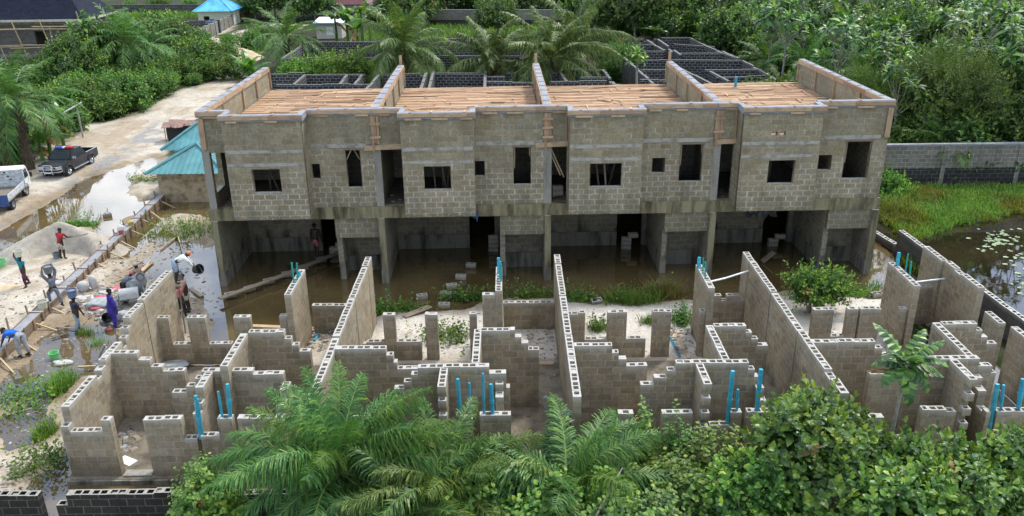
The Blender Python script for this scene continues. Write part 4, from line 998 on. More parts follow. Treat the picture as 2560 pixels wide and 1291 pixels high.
q = MB(); z = Hh+.1; ov = .6; A, B_, C, D = (-Wd-ov, -ov, z), (ov, -ov, z), (ov, Dp+ov, z), (-Wd-ov, Dp+ov, z); R0, R1_ = (-Wd+3, Dp/2, z+4.4), (-3, Dp/2, z+4.4)
def slope(f):
    a = Vector(f[0]); e_ = (Vector(f[1])-a).normalized(); n = e_.cross(Vector(f[2])-a).normalized(); u = n.cross(e_)
    q.face(f, [((Vector(p)-a).dot(e_), (Vector(p)-a).dot(u)) for p in f])
slope([A, B_, R1_, R0]); slope([B_, C, R1_]); slope([C, D, R0, R1_]); slope([D, A, R0]); bp_('roof', q, M['shingle'], BH)
SCF = tag(empty('bamboo_scaffold', (HX, HY-1.2, 0)), 'bamboo pole scaffold lashed across the front of the shingled house', 'scaffold')
r = random.Random(9)
for i in range(9):
    x = 1.2-i*3.1+r.uniform(-.3, .3); q = MB(); q.tube([(x, 0, 0), (x-.2+r.uniform(-.4, .2), .1, 3.2), (x-.5+r.uniform(-.5, .3), .15, r.uniform(5.6, 7.3))], .07, 6); bp_('upright_pole', q, M['bamboo'], SCF)
for z in (1.75, 1.95, 3.9, 4.1, 5.5, 5.65):
    q = MB(); x = 1.5
    while x > -27: L_ = r.uniform(5, 8); q.tube([(x, -.06, z+r.uniform(-.08, .08)), (x-L_, -.06, z+r.uniform(-.12, .12))], .055, 6); x -= L_*.85
    bp_('ledger_pole', q, M['bamboo'], SCF)
for x in (-1.8, -6.5, -11.5): q = MB(); q.tube([(x, -.12, .2), (x-1.4, -.1, 6.4)], .055, 6); bp_('brace_pole', q, M['bamboo'], SCF)
# ------------------------------------------------------------------ foliage toolkit (numpy)
def leaf(Ln, w, fold=.18, droop=.25, stations=2):
    """one leaf along +Y, upper side +Z"""
    if stations == 1:
        V = [(0, 0, 0), (-w, Ln*.5, fold*w), (0, Ln, -droop*Ln), (w, Ln*.5, fold*w)]; return np.array(V), np.array([(0, 3, 2), (0, 2, 1)])
    V = [(0, 0, 0), (0, Ln*.4, -.0), (-w, Ln*.38, fold*w), (w, Ln*.38, fold*w), (0, Ln*.78, -droop*Ln*.45), (-w*.75, Ln*.74, -droop*Ln*.4+fold*w), (w*.75, Ln*.74, -droop*Ln*.4+fold*w), (0, Ln, -droop*Ln)]
    return np.array(V), np.array([(0, 1, 2), (0, 3, 1), (2, 1, 4), (2, 4, 5), (1, 3, 6), (1, 6, 4), (5, 4, 7), (4, 6, 7)])
def rot_from(d, up=None):
    """matrices whose Y axis is d; (n,3) -> (n,3,3) columns x,y,z"""
    d = d/np.linalg.norm(d, axis=-1, keepdims=True)
    u = np.tile(np.array((0, 0, 1.)), (len(d), 1)) if up is None else up
    x = np.cross(d, u); nx = np.linalg.norm(x, axis=-1, keepdims=True); x = np.where(nx > 1e-3, x/np.maximum(nx, 1e-9), np.array((1., 0, 0)))
    z = np.cross(x, d)
    return np.stack([x, d, z], -1)
def scatter(T, pos, dirs, scale, roll=None, rng=NPR):
    V, F, MI = T; n = len(pos)
    Rm = rot_from(np.asarray(dirs, float))
    if roll is not None:
        c, s = np.cos(roll), np.sin(roll); Z = np.zeros_like(c); O = np.ones_like(c)
        Ry = np.stack([np.stack([c, Z, s], -1), np.stack([Z, O, Z], -1), np.stack([-s, Z, c], -1)], -2); Rm = Rm@Ry
    VV = np.einsum('nij,kj->nki', Rm, V)*np.asarray(scale)[:, None, None]+np.asarray(pos)[:, None, :]
    FF = F[None]+(np.arange(n)*len(V))[:, None, None]
    return VV.reshape(-1, 3), FF.reshape(-1, F.shape[1]), np.tile(MI, n)
def sprig(n, Ln, w, step, rng, stations=2, young=2, el=(75, 15), fold=.18, droop=.25):
    """leafy shoot along +Y: leaves spiral, smaller and steeper at the tip"""
    Vs, Fs, Ms = [], [], []; o = 0
    for i in range(n):
        t = i/(n-1); a = i*2.4+rng.uniform(-.3, .3); e = math.radians(el[0]*(1-t)+el[1]*t)+rng.uniform(-.2, .2)
        V, F = leaf(Ln*(1-.45*t)*rng.uniform(.8, 1.15), w*(1-.4*t), fold, droop, stations)
        d = np.array([[math.cos(a)*math.sin(e), math.cos(e), math.sin(a)*math.sin(e)]])
        up = np.array([[-math.cos(a)*math.cos(e), math.sin(e), -math.sin(a)*math.cos(e)]])
        Rm = rot_from(d, up)[0]
        Vs.append(V@Rm.T+np.array((0, i*step, 0))); Fs.append(F+o); Ms.append(np.full(len(F), 1 if i >= n-young else 0)); o += len(V)
    return np.concatenate(Vs), np.concatenate(Fs), np.concatenate(Ms)
def join(parts):
    V, F, Mi = [], [], []; o = 0
    for v, f, m_ in parts: V.append(v); F.append(f+o); Mi.append(m_); o += len(v)
    return np.concatenate(V), np.concatenate(F), np.concatenate(Mi)
SPR = {}
rg = np.random.default_rng(3)
SPR['ficus'] = [sprig(11, .19, .058, .045, rg, 2, 2, (95, 20)) for _ in range(3)]
SPR['heart'] = [sprig(9, .15, .062, .05, rg, 2, 2, (100, 40), .1, .35) for _ in range(3)]
SPR['bush'] = [sprig(10, .30, .085, .09, rg, 1, 2, (95, 25)) for _ in range(3)]
SPR['far'] = [sprig(9, .42, .13, .12, rg, 1, 1, (95, 25)) for _ in range(3)]
SPR['fine'] = [sprig(16, .20, .035, .06, rg, 1, 2, (80, 30)) for _ in range(3)]
SPR['weed'] = [sprig(7, .15, .05, .07, rg, 1, 1, (90, 30)) for _ in range(2)]
SPR['rosette'] = [sprig(17, .95, .17, .018, rg, 2, 3, (108, 18), .12, .35) for _ in range(3)]
def lumpy(n, r, rng, lobes=9, fill=.0, bottom=-.35):
    """points on a lumpy dome of radii r; returns pos, outward dirs"""
    cen = rng.normal(size=(lobes, 3)); cen /= np.linalg.norm(cen, axis=1, keepdims=True); cen[:, 2] = np.abs(cen[:, 2])*.9-.1; cen *= rng.uniform(.35, .82, (lobes, 1))
    rad = rng.uniform(.22, .52, lobes)
    k = rng.integers(0, lobes, n*2); d = rng.normal(size=(n*2, 3)); d /= np.linalg.norm(d, axis=1, keepdims=True)
    p = cen[k]+d*rad[k][:, None]*rng.uniform(.55, 1.0, (n*2, 1))**.5
    keep = (p[:, 2] > bottom) & ((np.einsum('ij,ij->i', d, p) > -.15) | (rng.random(n*2) < .25)); p, d = p[keep][:n], d[keep][:n]
    d = d*.7+np.array((0, 0, .55))+p*.3+rng.normal(size=p.shape)*.25
    return p*np.array(r), d
def stems(q, r, n, h, rng, rad=.05, mi=0):
    for i in range(n):
        a = rng.uniform(0, 2*PI); d = rng.uniform(.2, .75)
        q.tube([(math.cos(a)*.08*r[0], math.sin(a)*.08*r[1], -.15), (math.cos(a)*d*r[0]*.5, math.sin(a)*d*r[1]*.5, h*.55), (math.cos(a)*d*r[0], math.sin(a)*d*r[1], h*rng.uniform(.9, 1.4))], [rad, rad*.7, rad*.3], 5)
def bush_mesh(name, kind, n, r, mats, rng, scale=1.0, lobes=9, bottom=-.35):
    p, d = lumpy(n, r, rng, lobes, 0, bottom); parts = []; ks = SPR[kind]
    for i, T in enumerate(ks):
        sel = np.arange(len(p)) % len(ks) == i
        T = (T[0], T[1], T[2])
        parts.append(scatter(T, p[sel], d[sel], rng.uniform(.6, 1.4, sel.sum())*scale, rng.uniform(0, 6.28, sel.sum())))
    V, F, mi = join(parts)
    per = len(ks[0][1]); dead = np.repeat(rng.random(len(mi)//per+1) < .004, per)[:len(mi)]; pale = np.repeat(rng.random(len(mi)//per+1) < .12, per)[:len(mi)]
    mi = np.where(pale, 1, mi); mi = np.where(dead, 2, mi)
    return npmesh(name, V, F, [M[x] for x in mats]+[M['dryleaf']], mi)
def plant(name, meshes, loc, label, cat, group=None, rz=0, sc=1.0):
    """meshes: {part: mesh or list}"""
    t = tag(empty(name, loc, rz), label, cat, group); t.scale = (sc, sc, sc) if not hasattr(sc, '__len__') else sc
    for k, v in meshes.items():
        for me in (v if isinstance(v, list) else [v]): link(k, me, t)
    return t
def stem_mesh(name, r, n, h, rng, mat, rad=.05):
    q = MB(); stems(q, r, n, h, rng, rad); o = q.build(name, M[mat]); me = o.data; bpy.data.objects.remove(o); return me
def tube_mesh(name, lst, mat, n=7):
    q = MB()
    for pts, rad in lst: q.tube(pts, rad, n)
    o = q.build(name, M[mat], merge=False); me = o.data; bpy.data.objects.remove(o); return me

# ---- palms
def frond(Ln, el0, bend, az, nleaf, ll, lw, rng, plane=.25, twist=0, seg=22, droopy=.5, gap=.12):
    """returns leaflet quads and rachis points"""
    t = np.linspace(0, 1, seg); el = np.radians(el0)-np.radians(bend)*t**1.4
    dx = np.cos(el); dz = np.sin(el); st = Ln/(seg-1)
    h = np.concatenate([[0], np.cumsum(dx[:-1]*st)]); z = np.concatenate([[0], np.cumsum(dz[:-1]*st)])
    side = twist*np.sin(t*2.0)*Ln*.1
    ca, sa = math.cos(az), math.sin(az)
    C = np.stack([h*ca-side*sa, h*sa+side*ca, z], -1)
    tt = np.linspace(gap, .995, nleaf); V = []; F = []
    ci = [np.interp(tt, t, C[:, k]) for k in range(3)]; P = np.stack(ci, -1)
    e_ = np.interp(tt, t, el); T = np.stack([np.cos(e_)*ca, np.cos(e_)*sa, np.sin(e_)], -1)
    S = np.array((-sa, ca, 0.)); U = np.cross(T, S)
    prof = np.sin(np.clip((tt-gap*.4)/(1.03-gap*.4), 0, 1)**.75*PI)**.6*.9+.12
    k = 0
    for sg in (-1, 1):
        jit = rng.uniform(-.18, .18, nleaf); pl = rng.uniform(-plane, plane, nleaf)+.10
        ang = np.radians(62-28*tt)+jit
        D = T*np.cos(ang)[:, None]+(S*sg)*np.sin(ang)[:, None]+U*pl[:, None]; D /= np.linalg.norm(D, axis=1, keepdims=True)
        l = (ll*prof*rng.uniform(.72, 1.15, nleaf)*np.where(rng.random(nleaf) < .07, .35, 1))[:, None]
        W = T*.75+U*.45*sg*0+np.cross(D, U)*.2; W /= np.linalg.norm(W, axis=1, keepdims=True); W = W*lw*(.55+.6*prof)[:, None]
        dn = np.array((0, 0, -1.))
        B0 = P; B1 = P+D*l*.45+dn*l*droopy*.10; B2 = P+D*l*.8+dn*l*droopy*.38; B3 = P+D*l*(1.0-.1*droopy)+dn*l*droopy*.75
        rows = [B0-W*.35, B0+W*.35, B1-W*.5, B1+W*.5, B2-W*.36, B2+W*.36, B3-W*.05, B3+W*.05]
        A = np.stack(rows, 1).reshape(-1, 3); n = len(tt)
        q = np.array([(0, 1, 3, 2), (2, 3, 5, 4), (4, 5, 7, 6)])
        V.append(A); F.append((q[None]+(np.arange(n)*8)[:, None, None]).reshape(-1, 4)+k); k += len(A)
    return np.concatenate(V), np.concatenate(F), C
def palm_crown(name, nf, Ln, rng, mats, ll=.6, lw=.04, nleaf=55, el=(82, -15), bend=(45, 80), droopy=.5, dead=0, plane=.25, lean=(0, 0)):
    Vs, Fs, Ms = [], [], []; o = 0; rq = MB()
    for i in range(nf):
        t = (i+.5)/nf; az = i*2.39996+rng.uniform(-.55, .55); e = el[0]+(el[1]-el[0])*t**.85+rng.uniform(-14, 14)
        b = bend[0]+(bend[1]-bend[0])*t+rng.uniform(-18, 22); isdead = i >= nf-dead
        V, F, C = frond(Ln*(.72+.28*math.sin(min(1, t*1.6+.15)*PI*.5))*rng.uniform(.85, 1.1), e if not isdead else -35, b if not isdead else 40, az, nleaf, ll, lw, rng, plane, rng.uniform(-1, 1), droopy=droopy if not isdead else 1.1)
        Vs.append(V); Fs.append(F+o); o += len(V); Ms.append(np.full(len(F), 1 if isdead else (3 if len(mats) > 3 and rng.random() < .3 else 0)))
        C = C[::3]; rad = np.linspace(.035, .006, len(C))*(Ln/3.5)
        for j in range(len(C)-1):
            d = C[j+1]-C[j]; s = np.cross(d, (0, 0, 1)); s = s/(np.linalg.norm(s)+1e-9)*rad[j]; u = np.array((0, 0, rad[j]))
            base = len(np.concatenate(Vs)) if False else o
            s2 = s*rad[j+1]/rad[j]; A = np.array([C[j]-s, C[j]+u, C[j]+s, C[j]-u, C[j+1]-s2, C[j+1]+u, C[j+1]+s2, C[j+1]-u])
            Vs.append(A); Fs.append(np.array([(0, 1, 5, 4), (1, 2, 6, 5), (2, 3, 7, 6), (3, 0, 4, 7)])+o); Ms.append(np.full(4, 1 if isdead else 2)); o += 8
    return npmesh(name, np.concatenate(Vs), np.concatenate(Fs), [M[x] for x in mats], np.concatenate(Ms))
M['frondlight'] = leafmat('young_palm_leaflet', (.06, .14, .035), (.10, .19, .045), (.22, .30, .07), .1, .42, .3, .3)
M['rachis'] = plain('palm_midrib', (.16, .22, .06), .5)
def palm_trunk(h, r, rng, mat='palmtrunk', lean=.0):
    q = MB(); pts, rad = [], []
    n = max(6, int(h/.22))
    for i in range(n+1):
        t = i/n; pts.append((lean*t*t, .1*math.sin(t*3)*lean, h*t-.2)); rad.append(r*(1.25-.3*t)*(1+.14*(i % 2)))
    q.tube(pts, rad, 10); 
    for i in range(int(h*16)):
        z = rng.uniform(.1, 1)*h; a = i*2.4; rr = r*1.05; q.beam((math.cos(a)*rr+lean*(z/h)**2, math.sin(a)*rr, z), (math.cos(a)*rr*1.75+lean*(z/h)**2, math.sin(a)*rr*1.75, z+.22), .09, .05)
    o = q.build('trunk', M[mat]); me = o.data; bpy.data.objects.remove(o); return me
# ---- banana
def banana_mesh(name, n, Ln, w, rng, dead=1):
    Vs, Fs, Ms = [], [], []; o = 0
    for i in range(n):
        az = i*2.4+rng.uniform(-.3, .3); e0 = rng.uniform(35, 80) if i >= dead else -30; seg = 9; el = np.radians(e0)-np.radians(rng.uniform(60, 105) if i >= dead else 50)*np.linspace(0, 1, seg)**1.3
        L_ = Ln*rng.uniform(.75, 1.1); st = L_/(seg-1); h = np.concatenate([[0], np.cumsum(np.cos(el[:-1])*st)]); z = np.concatenate([[0], np.cumsum(np.sin(el[:-1])*st)])
        ca, sa = math.cos(az), math.sin(az); C = np.stack([h*ca, h*sa, z], -1); S = np.array((-sa, ca, 0)); t = np.linspace(0, 1, seg); W = w*np.sin(np.clip(t*1.02, 0, 1)**.6*PI)**.7+.03
        for sg in (-1, 1):
            for j in range(1, seg-1):
                f = rng.uniform(.9, 1.05); dz = -.25-rng.uniform(0, .35)
                a0, a1 = C[j], C[j+1]; b0 = a0+S*sg*W[j]*f+np.array((0, 0, dz*W[j])); b1 = a1+S*sg*W[j+1]*f+np.array((0, 0, dz*W[j+1]))-(a1-a0)*.06
                Vs.append(np.array([a0, a1, b1, b0])); Fs.append(np.array([(0, 1, 2, 3)])+o); Ms.append([1 if i < dead else 0]); o += 4
    return npmesh(name, np.concatenate(Vs), np.concatenate(Fs), [M['banana'], M['dryleaf']], np.concatenate(Ms))
# ---- grass and weeds
def blades(pos, h, w, rng, lean=.5, seg=2):
    n = len(pos); a = rng.uniform(0, 6.28, n); l = rng.uniform(.15, lean, n); hh = h*rng.uniform(.6, 1.25, n)
    d = np.stack([np.cos(a)*l, np.sin(a)*l, np.ones(n)], -1); s = np.stack([-np.sin(a), np.cos(a), np.zeros(n)], -1)*w
    p = np.asarray(pos); m1 = p+d*np.array((.35, .35, .55))*hh[:, None]; tip = p+d*np.array((1.0, 1.0, .92))*hh[:, None]
    V = np.stack([p-s, p+s, m1+s*.8, m1-s*.8, tip+s*.1, tip-s*.1], 1).reshape(-1, 3)
    F = (np.array([(0, 1, 2, 3), (3, 2, 4, 5)])[None]+(np.arange(n)*6)[:, None, None]).reshape(-1, 4)
    return V, F
def inpoly(poly, n, rng):
    P = np.array([(p[0], p[1]) for p in poly]); lo, hi = P.min(0), P.max(0); out = []
    tot = 0
    while tot < n:
        c = rng.uniform(lo, hi, (n*2, 2)); k = sdist(poly, c[:, 0], c[:, 1]) < 0; out.append(c[k]); tot += k.sum()
    return np.concatenate(out)[:n]
# ------------------------------------------------------------------ foreground plants
g1 = np.random.default_rng(21)
def fgpalm(x, y, Y, nf, Ln, label, ll=.62, seed=1, el=(80, -22)):
    g = np.random.default_rng(seed); c = gy(x, y, Y); h = c.z+.3
    me = palm_crown('crown', nf, Ln, g, ['frond', 'dryleaf', 'rachis', 'frondlight'], ll, .032, 128, el, (38, 92), .8, 4, .6)
    t = plant('oil_palm', {}, (c.x, c.y, -.3), label, 'palm'); o = link('crown', me, t, (0, 0, h)); link('trunk', palm_trunk(h+.1, .26, g), t)
    return t
fgpalm(845, 1180, 17.2, 56, 3.35, 'large young oil palm with wide feathery fronds in front of the terrace, nearest the camera', .58, 31)
fgpalm(1120, 1215, 16.8, 36, 2.7, 'middle sized oil palm crowded between the large palm and the vine clump', .52, 19, (60, -20))
fgpalm(1415, 1205, 16.9, 44, 3.0, 'smaller oil palm with arching fronds, half covered by bushes in the foreground', .58, 12, (60, -20))
fgpalm(1030, 1300, 16.0, 26, 2.8, 'low oil palm seedling whose fronds fill the bottom edge below the large palm', .6, 14, (70, -5))
def fgbush(x, y, Y, r, n, kind, mats, label, seed, sc=1.0, cat='shrub', lobes=10, name='broadleaf_shrub', bottom=-.35):
    """x, y: survey pixel of the top of the shrub at distance Y"""
    g = np.random.default_rng(seed); c = gy(x, y, Y); z = c.z-r[2]*.95
    t = plant(name, {}, (c.x, Y, 0), label, cat); link('foliage', bush_mesh('foliage', kind, n, r, mats, g, sc, lobes, bottom), t, (0, 0, z))
    link('stem', stem_mesh('stem', r, 9, z+r[2]*.4, g, 'trunk', .05), t); return t
fgbush(2075, 1010, 17.4, (1.75, 1.5, 2.5), 1300, 'ficus', ['leaf_fg', 'leaf_lime'], 'big glossy ficus shrub with light green shoot tips in the lower right', 41, 1.35, lobes=16, bottom=-.8)
fgbush(2330, 1105, 16.8, (2.1, 1.4, 2.3), 1200, 'ficus', ['leaf_fg', 'leaf_lime'], 'glossy ficus shrub at the right end of the hedge, below the broken papaya tree', 42, 1.3, lobes=10, bottom=-.8)
fgbush(2570, 1080, 17.2, (1.3, 1.3, 2.4), 1000, 'ficus', ['leaf_fg', 'leaf_lime'], 'dark leafy shrub cut off by the right edge of the picture', 43, 1.3, bottom=-.8)
fgbush(1770, 1120, 17.2, (1.5, 1.1, 2.1), 1400, 'heart', ['leaf_lime', 'leaf_lime'], 'yellow green shrub between the smaller palm and the big ficus', 44, 1.1, bottom=-.8)
fgbush(1620, 1190, 16.6, (1.9, 1.2, 2.2), 1500, 'heart', ['leaf_bush', 'leaf_lime'], 'dark vine covered shrub in the foreground right of the smaller palm', 45, 1.2, bottom=-.8)
fgbush(1340, 1185, 16.2, (2.2, 1.1, 2.0), 1900, 'heart', ['leaf_bush', 'leaf_lime'], 'heart leaved climber mound in front of the smaller oil palm', 46, 1.3, name='climbing_vine', bottom=-.8, lobes=12)
fgbush(1180, 1235, 16.0, (1.3, 1.0, 1.8), 900, 'heart', ['leaf_bush', 'leaf_lime'], 'leafy vine clump at the bottom edge between the two palms', 47, 1.3, name='climbing_vine', bottom=-.8)
fgbush(1910, 1150, 16.5, (1.5, 1.1, 2.1), 1000, 'ficus', ['leaf_bush', 'leaf_lime'], 'dark green shrub at the bottom edge under the big ficus', 48, 1.2, bottom=-.8)
fgbush(505, 1185, 16.6, (.8, .8, 1.6), 900, 'heart', ['leaf_lime', 'leaf_lime'], 'small lime green bush beside the black wall at the bottom left', 49, .85, bottom=-.8)
fgbush(1460, 1250, 15.6, (2.4, 1.0, 1.6), 1500, 'heart', ['leaf_bush', 'leaf_lime'], 'low tangle of creepers along the middle of the bottom edge', 50, 1.1, name='climbing_vine', bottom=-.8)
fgbush(2150, 1210, 15.9, (2.6, 1.0, 2.0), 1700, 'ficus', ['leaf_fg', 'leaf_lime'], 'leafy ficus branches along the bottom edge, lower right', 51, 1.4, bottom=-.8)
fgbush(1700, 1035, 18.6, (.55, .4, 2.2), 200, 'heart', ['leaf_bush', 'leaf_lime'], 'tall thin sprig climbing above the hedge against a block pier', 52, .9, lobes=14, bottom=-.8)
fgbush(1608, 1015, 18.7, (.25, .25, 2.0), 110, 'heart', ['leaf_lime', 'leaf_lime'], 'slender upright lime sprig in front of the stepped middle wall', 53, .9, lobes=12, bottom=-.8)
# bare cane leaning across the hedge
a, c = gy(1490, 1290, 15.2), gy(1556, 1170, 16.0)
q = MB(); q.tube([a, (a+c)/2+Vector((.04, 0, .1)), c], [.03, .025, .012], 6); tag(q.build('dead_cane', M['trunk']), 'bare pale cane leaning across the bushes at the bottom middle', 'cane')
# broken papaya-like tree
def bigleaf(Ln, w, rng, droop, n=7):
    t = np.linspace(0, 1, n); el = np.radians(20)-np.radians(droop)*t**1.2; st = Ln/(n-1)
    y = np.concatenate([[0], np.cumsum(np.cos(el[:-1])*st)]); z = np.concatenate([[0], np.cumsum(np.sin(el[:-1])*st)]); Vs = []; Fs = []; o = 0
    for sg in (-1, 1):
        for j in range(1, n-1):
            W0, W1 = [w*math.sin(min(1, u**.6)*PI)**.6+.02 for u in (t[j], t[j+1])]; m_ = (j % 2)*.45
            a0, a1 = np.array((0, y[j], z[j])), np.array((0, y[j+1], z[j+1])); b0 = a0+np.array((sg*W0*(1-m_*.6), .12*w, -.25*W0)); b1 = a1+np.array((sg*W1*(.55+m_), .1*w, -.3*W1))
            Vs.append(np.array([a0, a1, b1, b0])); Fs.append(np.array([(0, 1, 2, 3)])+o); o += 4
    return np.concatenate(Vs), np.concatenate(Fs)
pt = gy(2205, 1190, 18.3); top = gy(2268, 905, 18.3); g = np.random.default_rng(8)
t = plant('papaya_tree', {}, (pt.x, 18.3, 0), 'thin stemmed tree with big drooping lobed leaves and one withered brown leaf, above the ficus', 'tree')
hv = Vector((top.x-pt.x, 0, top.z))
link('trunk', tube_mesh('trunk', [([(0, 0, -.1), (hv.x*.5, 0, hv.z*.55), tuple(hv)], [.06, .05, .04])], 'trunk'), t)
Vs, Fs, Ms = [], [], []; o = 0
for i in range(18):
    V, F = bigleaf(g.uniform(.85, 1.35), g.uniform(.21, .30), g, g.uniform(60, 140) if i > 4 else 40, 15); az = i*2.4+g.uniform(-.3, .3)
    if i == 17: az = PI; V, F = bigleaf(1.0, .16, g, 30, 9)
    d = np.array([[math.cos(az), math.sin(az), (.7 if i < 6 else g.uniform(-.25, .35)) if i < 17 else -.05]]); Rm = rot_from(d)[0]
    Vs.append(V@Rm.T+np.array(hv)+np.array((0, 0, -.02*i))); Fs.append(F+o); Ms.append(np.full(len(F), 1 if i == 17 else 0)); o += len(V)
link('crown', npmesh('crown', np.concatenate(Vs), np.concatenate(Fs), [M['leaf_big'], M['dryleaf']], np.concatenate(Ms)), t)

# ------------------------------------------------------------------ site weeds, bush, grass
t = None
fgbush(2045, 695, 29.5, (1.0, .65, .7), 420, 'bush', ['leaf_bush', 'leaf_lime'], 'round green bush growing on the sand in front of the flooded fourth unit', 60, .75, bottom=-.9)
fgbush(2228, 440, 44.6, (.9, .8, 1.3), 500, 'bush', ['leaf_bush', 'leaf_lime'], 'bush at the end of the tall grey fence beside the terrace', 61, .8, bottom=-.9)
def tuft(label, x, y, n, r, h, mat='grass', w=.012, group=None, sx=1.6, leafy=0, sy=1.0):
    g = np.random.default_rng(int(x*7+y)); c = gp(x, y); p = np.zeros((n, 3)); p[:, 0] = g.normal(0, 1, n).clip(-1.7, 1.7)*r*.5*sx; p[:, 1] = g.normal(0, 1, n).clip(-1.7, 1.7)*r*.5*sy
    p = p[:int(n*.75)]
    V, F = blades(p, h*.85, w, g, .9); me = npmesh('grass_tuft', V, F, M[mat]); t = tag(link('grass_tuft', me, None, (c.x, c.y, c.z-.02)), label, 'grass', group, 'stuff' if 'weeds' in label else None)
    leafy = int(leafy*.45)
    if leafy:
        pp = np.zeros((leafy, 3)); pp[:, 0] = g.normal(0, r*.5*sx, leafy); pp[:, 1] = g.normal(0, r*.5*sy, leafy); pp[:, 2] = g.uniform(.02, h*.6, leafy)
        V, F, mi = scatter(SPR['weed'][0], pp, g.normal(0, .4, (leafy, 3))+np.array((0, 0, 1)), g.uniform(.7, 1.5, leafy), g.uniform(0, 6, leafy)); link('weed_leaves', npmesh('weed_leaves', V, F, [M['weed'], M['leaf_lime']], mi), t)
    return t
tuft('rough olive weeds on the drowned sand bank under the terrace end', 490, 575, 1200, 1.9, .35, 'grass', .014, None, 1.5, 160, .9)
tuft('bright grass clump on the verge between the long puddle and the sand heap', 195, 562, 700, .6, .35, 'grass', .016, None, 1.8, 40, .6)
tuft('tall rank grass with dry stalks at the water edge before the third unit', 1580, 752, 900, .8, .65, 'grass', .014, None, 1.6, 40, .7)
tuft('straw coloured grass clump beside the pipe wall of the third unit', 1660, 735, 800, .7, .75, 'drygrass', .012, None, 1.2, 20, .6)
tuft('leafy water weeds left of the block stepping stones', 990, 775, 500, .8, .3, 'grass', .012, None, 1.8, 110, .5)
tuft('leafy weeds at the water edge beside the pipe wall of the second unit', 1170, 745, 300, .7, .3, 'grass', .012, None, 1.8, 120, .5)
tuft('creeping weeds on the white sand behind the sill wall of the second unit', 1120, 850, 300, .9, .22, 'grass', .012, None, 1.2, 150, .9)
tuft('leafy weeds at the foot of the water behind the low wall', 1350, 735, 300, .9, .3, 'grass', .012, None, 1.8, 100, .4)
tuft('weeds at the sand edge beside the third party wall', 1450, 750, 400, .5, .35, 'grass', .012, None, 1.6, 60, .6)
tuft('single grass clump on white sand seen through the window gap of the third unit', 1495, 830, 260, .35, .5, 'grass', .012, None, 1.2, 30)
tuft('grass clump beside the tall pier of the third unit', 1625, 815, 260, .3, .45, 'grass', .012)
tuft('weeds in front of the pipe wall of the third unit', 1705, 810, 260, .5, .35, 'weed', .014, None, 1, 90, 1.2)
tuft('thin reeds in the shallow water beside the fourth column', 2190, 720, 200, .5, .5, 'grass', .010)
tuft('green weeds at the water edge right of the round bush', 2140, 740, 400, .6, .3, 'grass', .012, None, 1.8, 60, .5)
tuft('large grass clump growing against the left gable of the roofless terrace', 150, 965, 800, .55, .6, 'grass', .012, None, .8, 10, 1.3)
tuft('small grass clump on the mud beside the green bucket', 215, 830, 160, .25, .35, 'grass', .01)
tuft('fine grass clump lower down beside the left gable', 112, 1085, 450, .4, .5, 'grass', .012, None, .8, 6, 1.2)
tuft('creeping weeds on the mud at the lower left edge', 60, 1000, 200, 1.2, .15, 'grass', .012, None, 1.2, 170, 1.0)
tuft('straggling weeds beside the plinth corner of the terrace', 105, 1160, 200, .8, .25, 'weed', .014, None, 1.0, 120, 1.2)
tuft('thin grass in the puddle beside the gable wall', 245, 855, 120, .3, .35, 'grass', .01)
tuft('green weeds along the far end of the long puddle', 355, 455, 200, .7, .2, 'grass', .012, None, 1.5, 40)
# meadow beside the pond, and general ground cover
g = np.random.default_rng(77)
fieldp = px([(2195,640),(2185,560),(2205,478),(2900,470),(2900,560),(2560,556),(2440,582),(2385,594),(2330,612),(2350,650),(2420,720),(2300,700)])
xy = inpoly(fieldp, 32000, g); keep = (xy[:, 0] > 17.4) & (xy[:, 1] > 29); xy = xy[keep]
hz_ = fbm(xy[:, 0]*.5, xy[:, 1]*.5, 4)
gzv = np.array([ground_z(a, b_) for a, b_ in xy]); k_ = gzv > .015; xy, hz_, gzv = xy[k_], hz_[k_], gzv[k_]
pos = np.stack([xy[:, 0], xy[:, 1], gzv], -1)
V, F = blades(pos, (.14+.40*hz_**1.4), .022, g, .8); M['grassold'] = leafmat('olive_grass_blade', (.09, .12, .02), (.16, .19, .035), (.28, .28, .07), .15, .5, .3, .2)
tag(link('meadow_grass', npmesh('meadow_grass', V, F, [M['grass'], M['grassold']], np.repeat((fbm(xy[:, 0]*.45, xy[:, 1]*.6, 12)+g.normal(0, .06, len(xy))) > .54, 2).astype(int))), 'long bright green grass filling the strip between the fence and the pond', 'grass', None, 'stuff')
gc = []
for poly, n, h in ((px([(900,110),(1450,100),(1480,40),(960,50)]), 9000, .5), (px([(260,60),(620,55),(630,28),(240,35)]), 5000, .9), (px([(640,150),(700,110),(760,75),(690,85),(620,120)]), 1800, .6), (px([(-30,420),(60,385),(180,330),(150,290),(-60,350)]), 3500, .5)):
    xy = inpoly(poly, n, g); pos = np.stack([xy[:, 0], xy[:, 1], np.array([max(ground_z(a, b_), 0) for a, b_ in xy])], -1); gc.append((*blades(pos, h, .05, g, .8), np.zeros(n*2)))
V, F, _ = join(gc); tag(link('rough_grass', npmesh('rough_grass', V, F, M['grass'])), 'patchy rough grass on the open plots around the track and palms', 'grass', None, 'stuff')
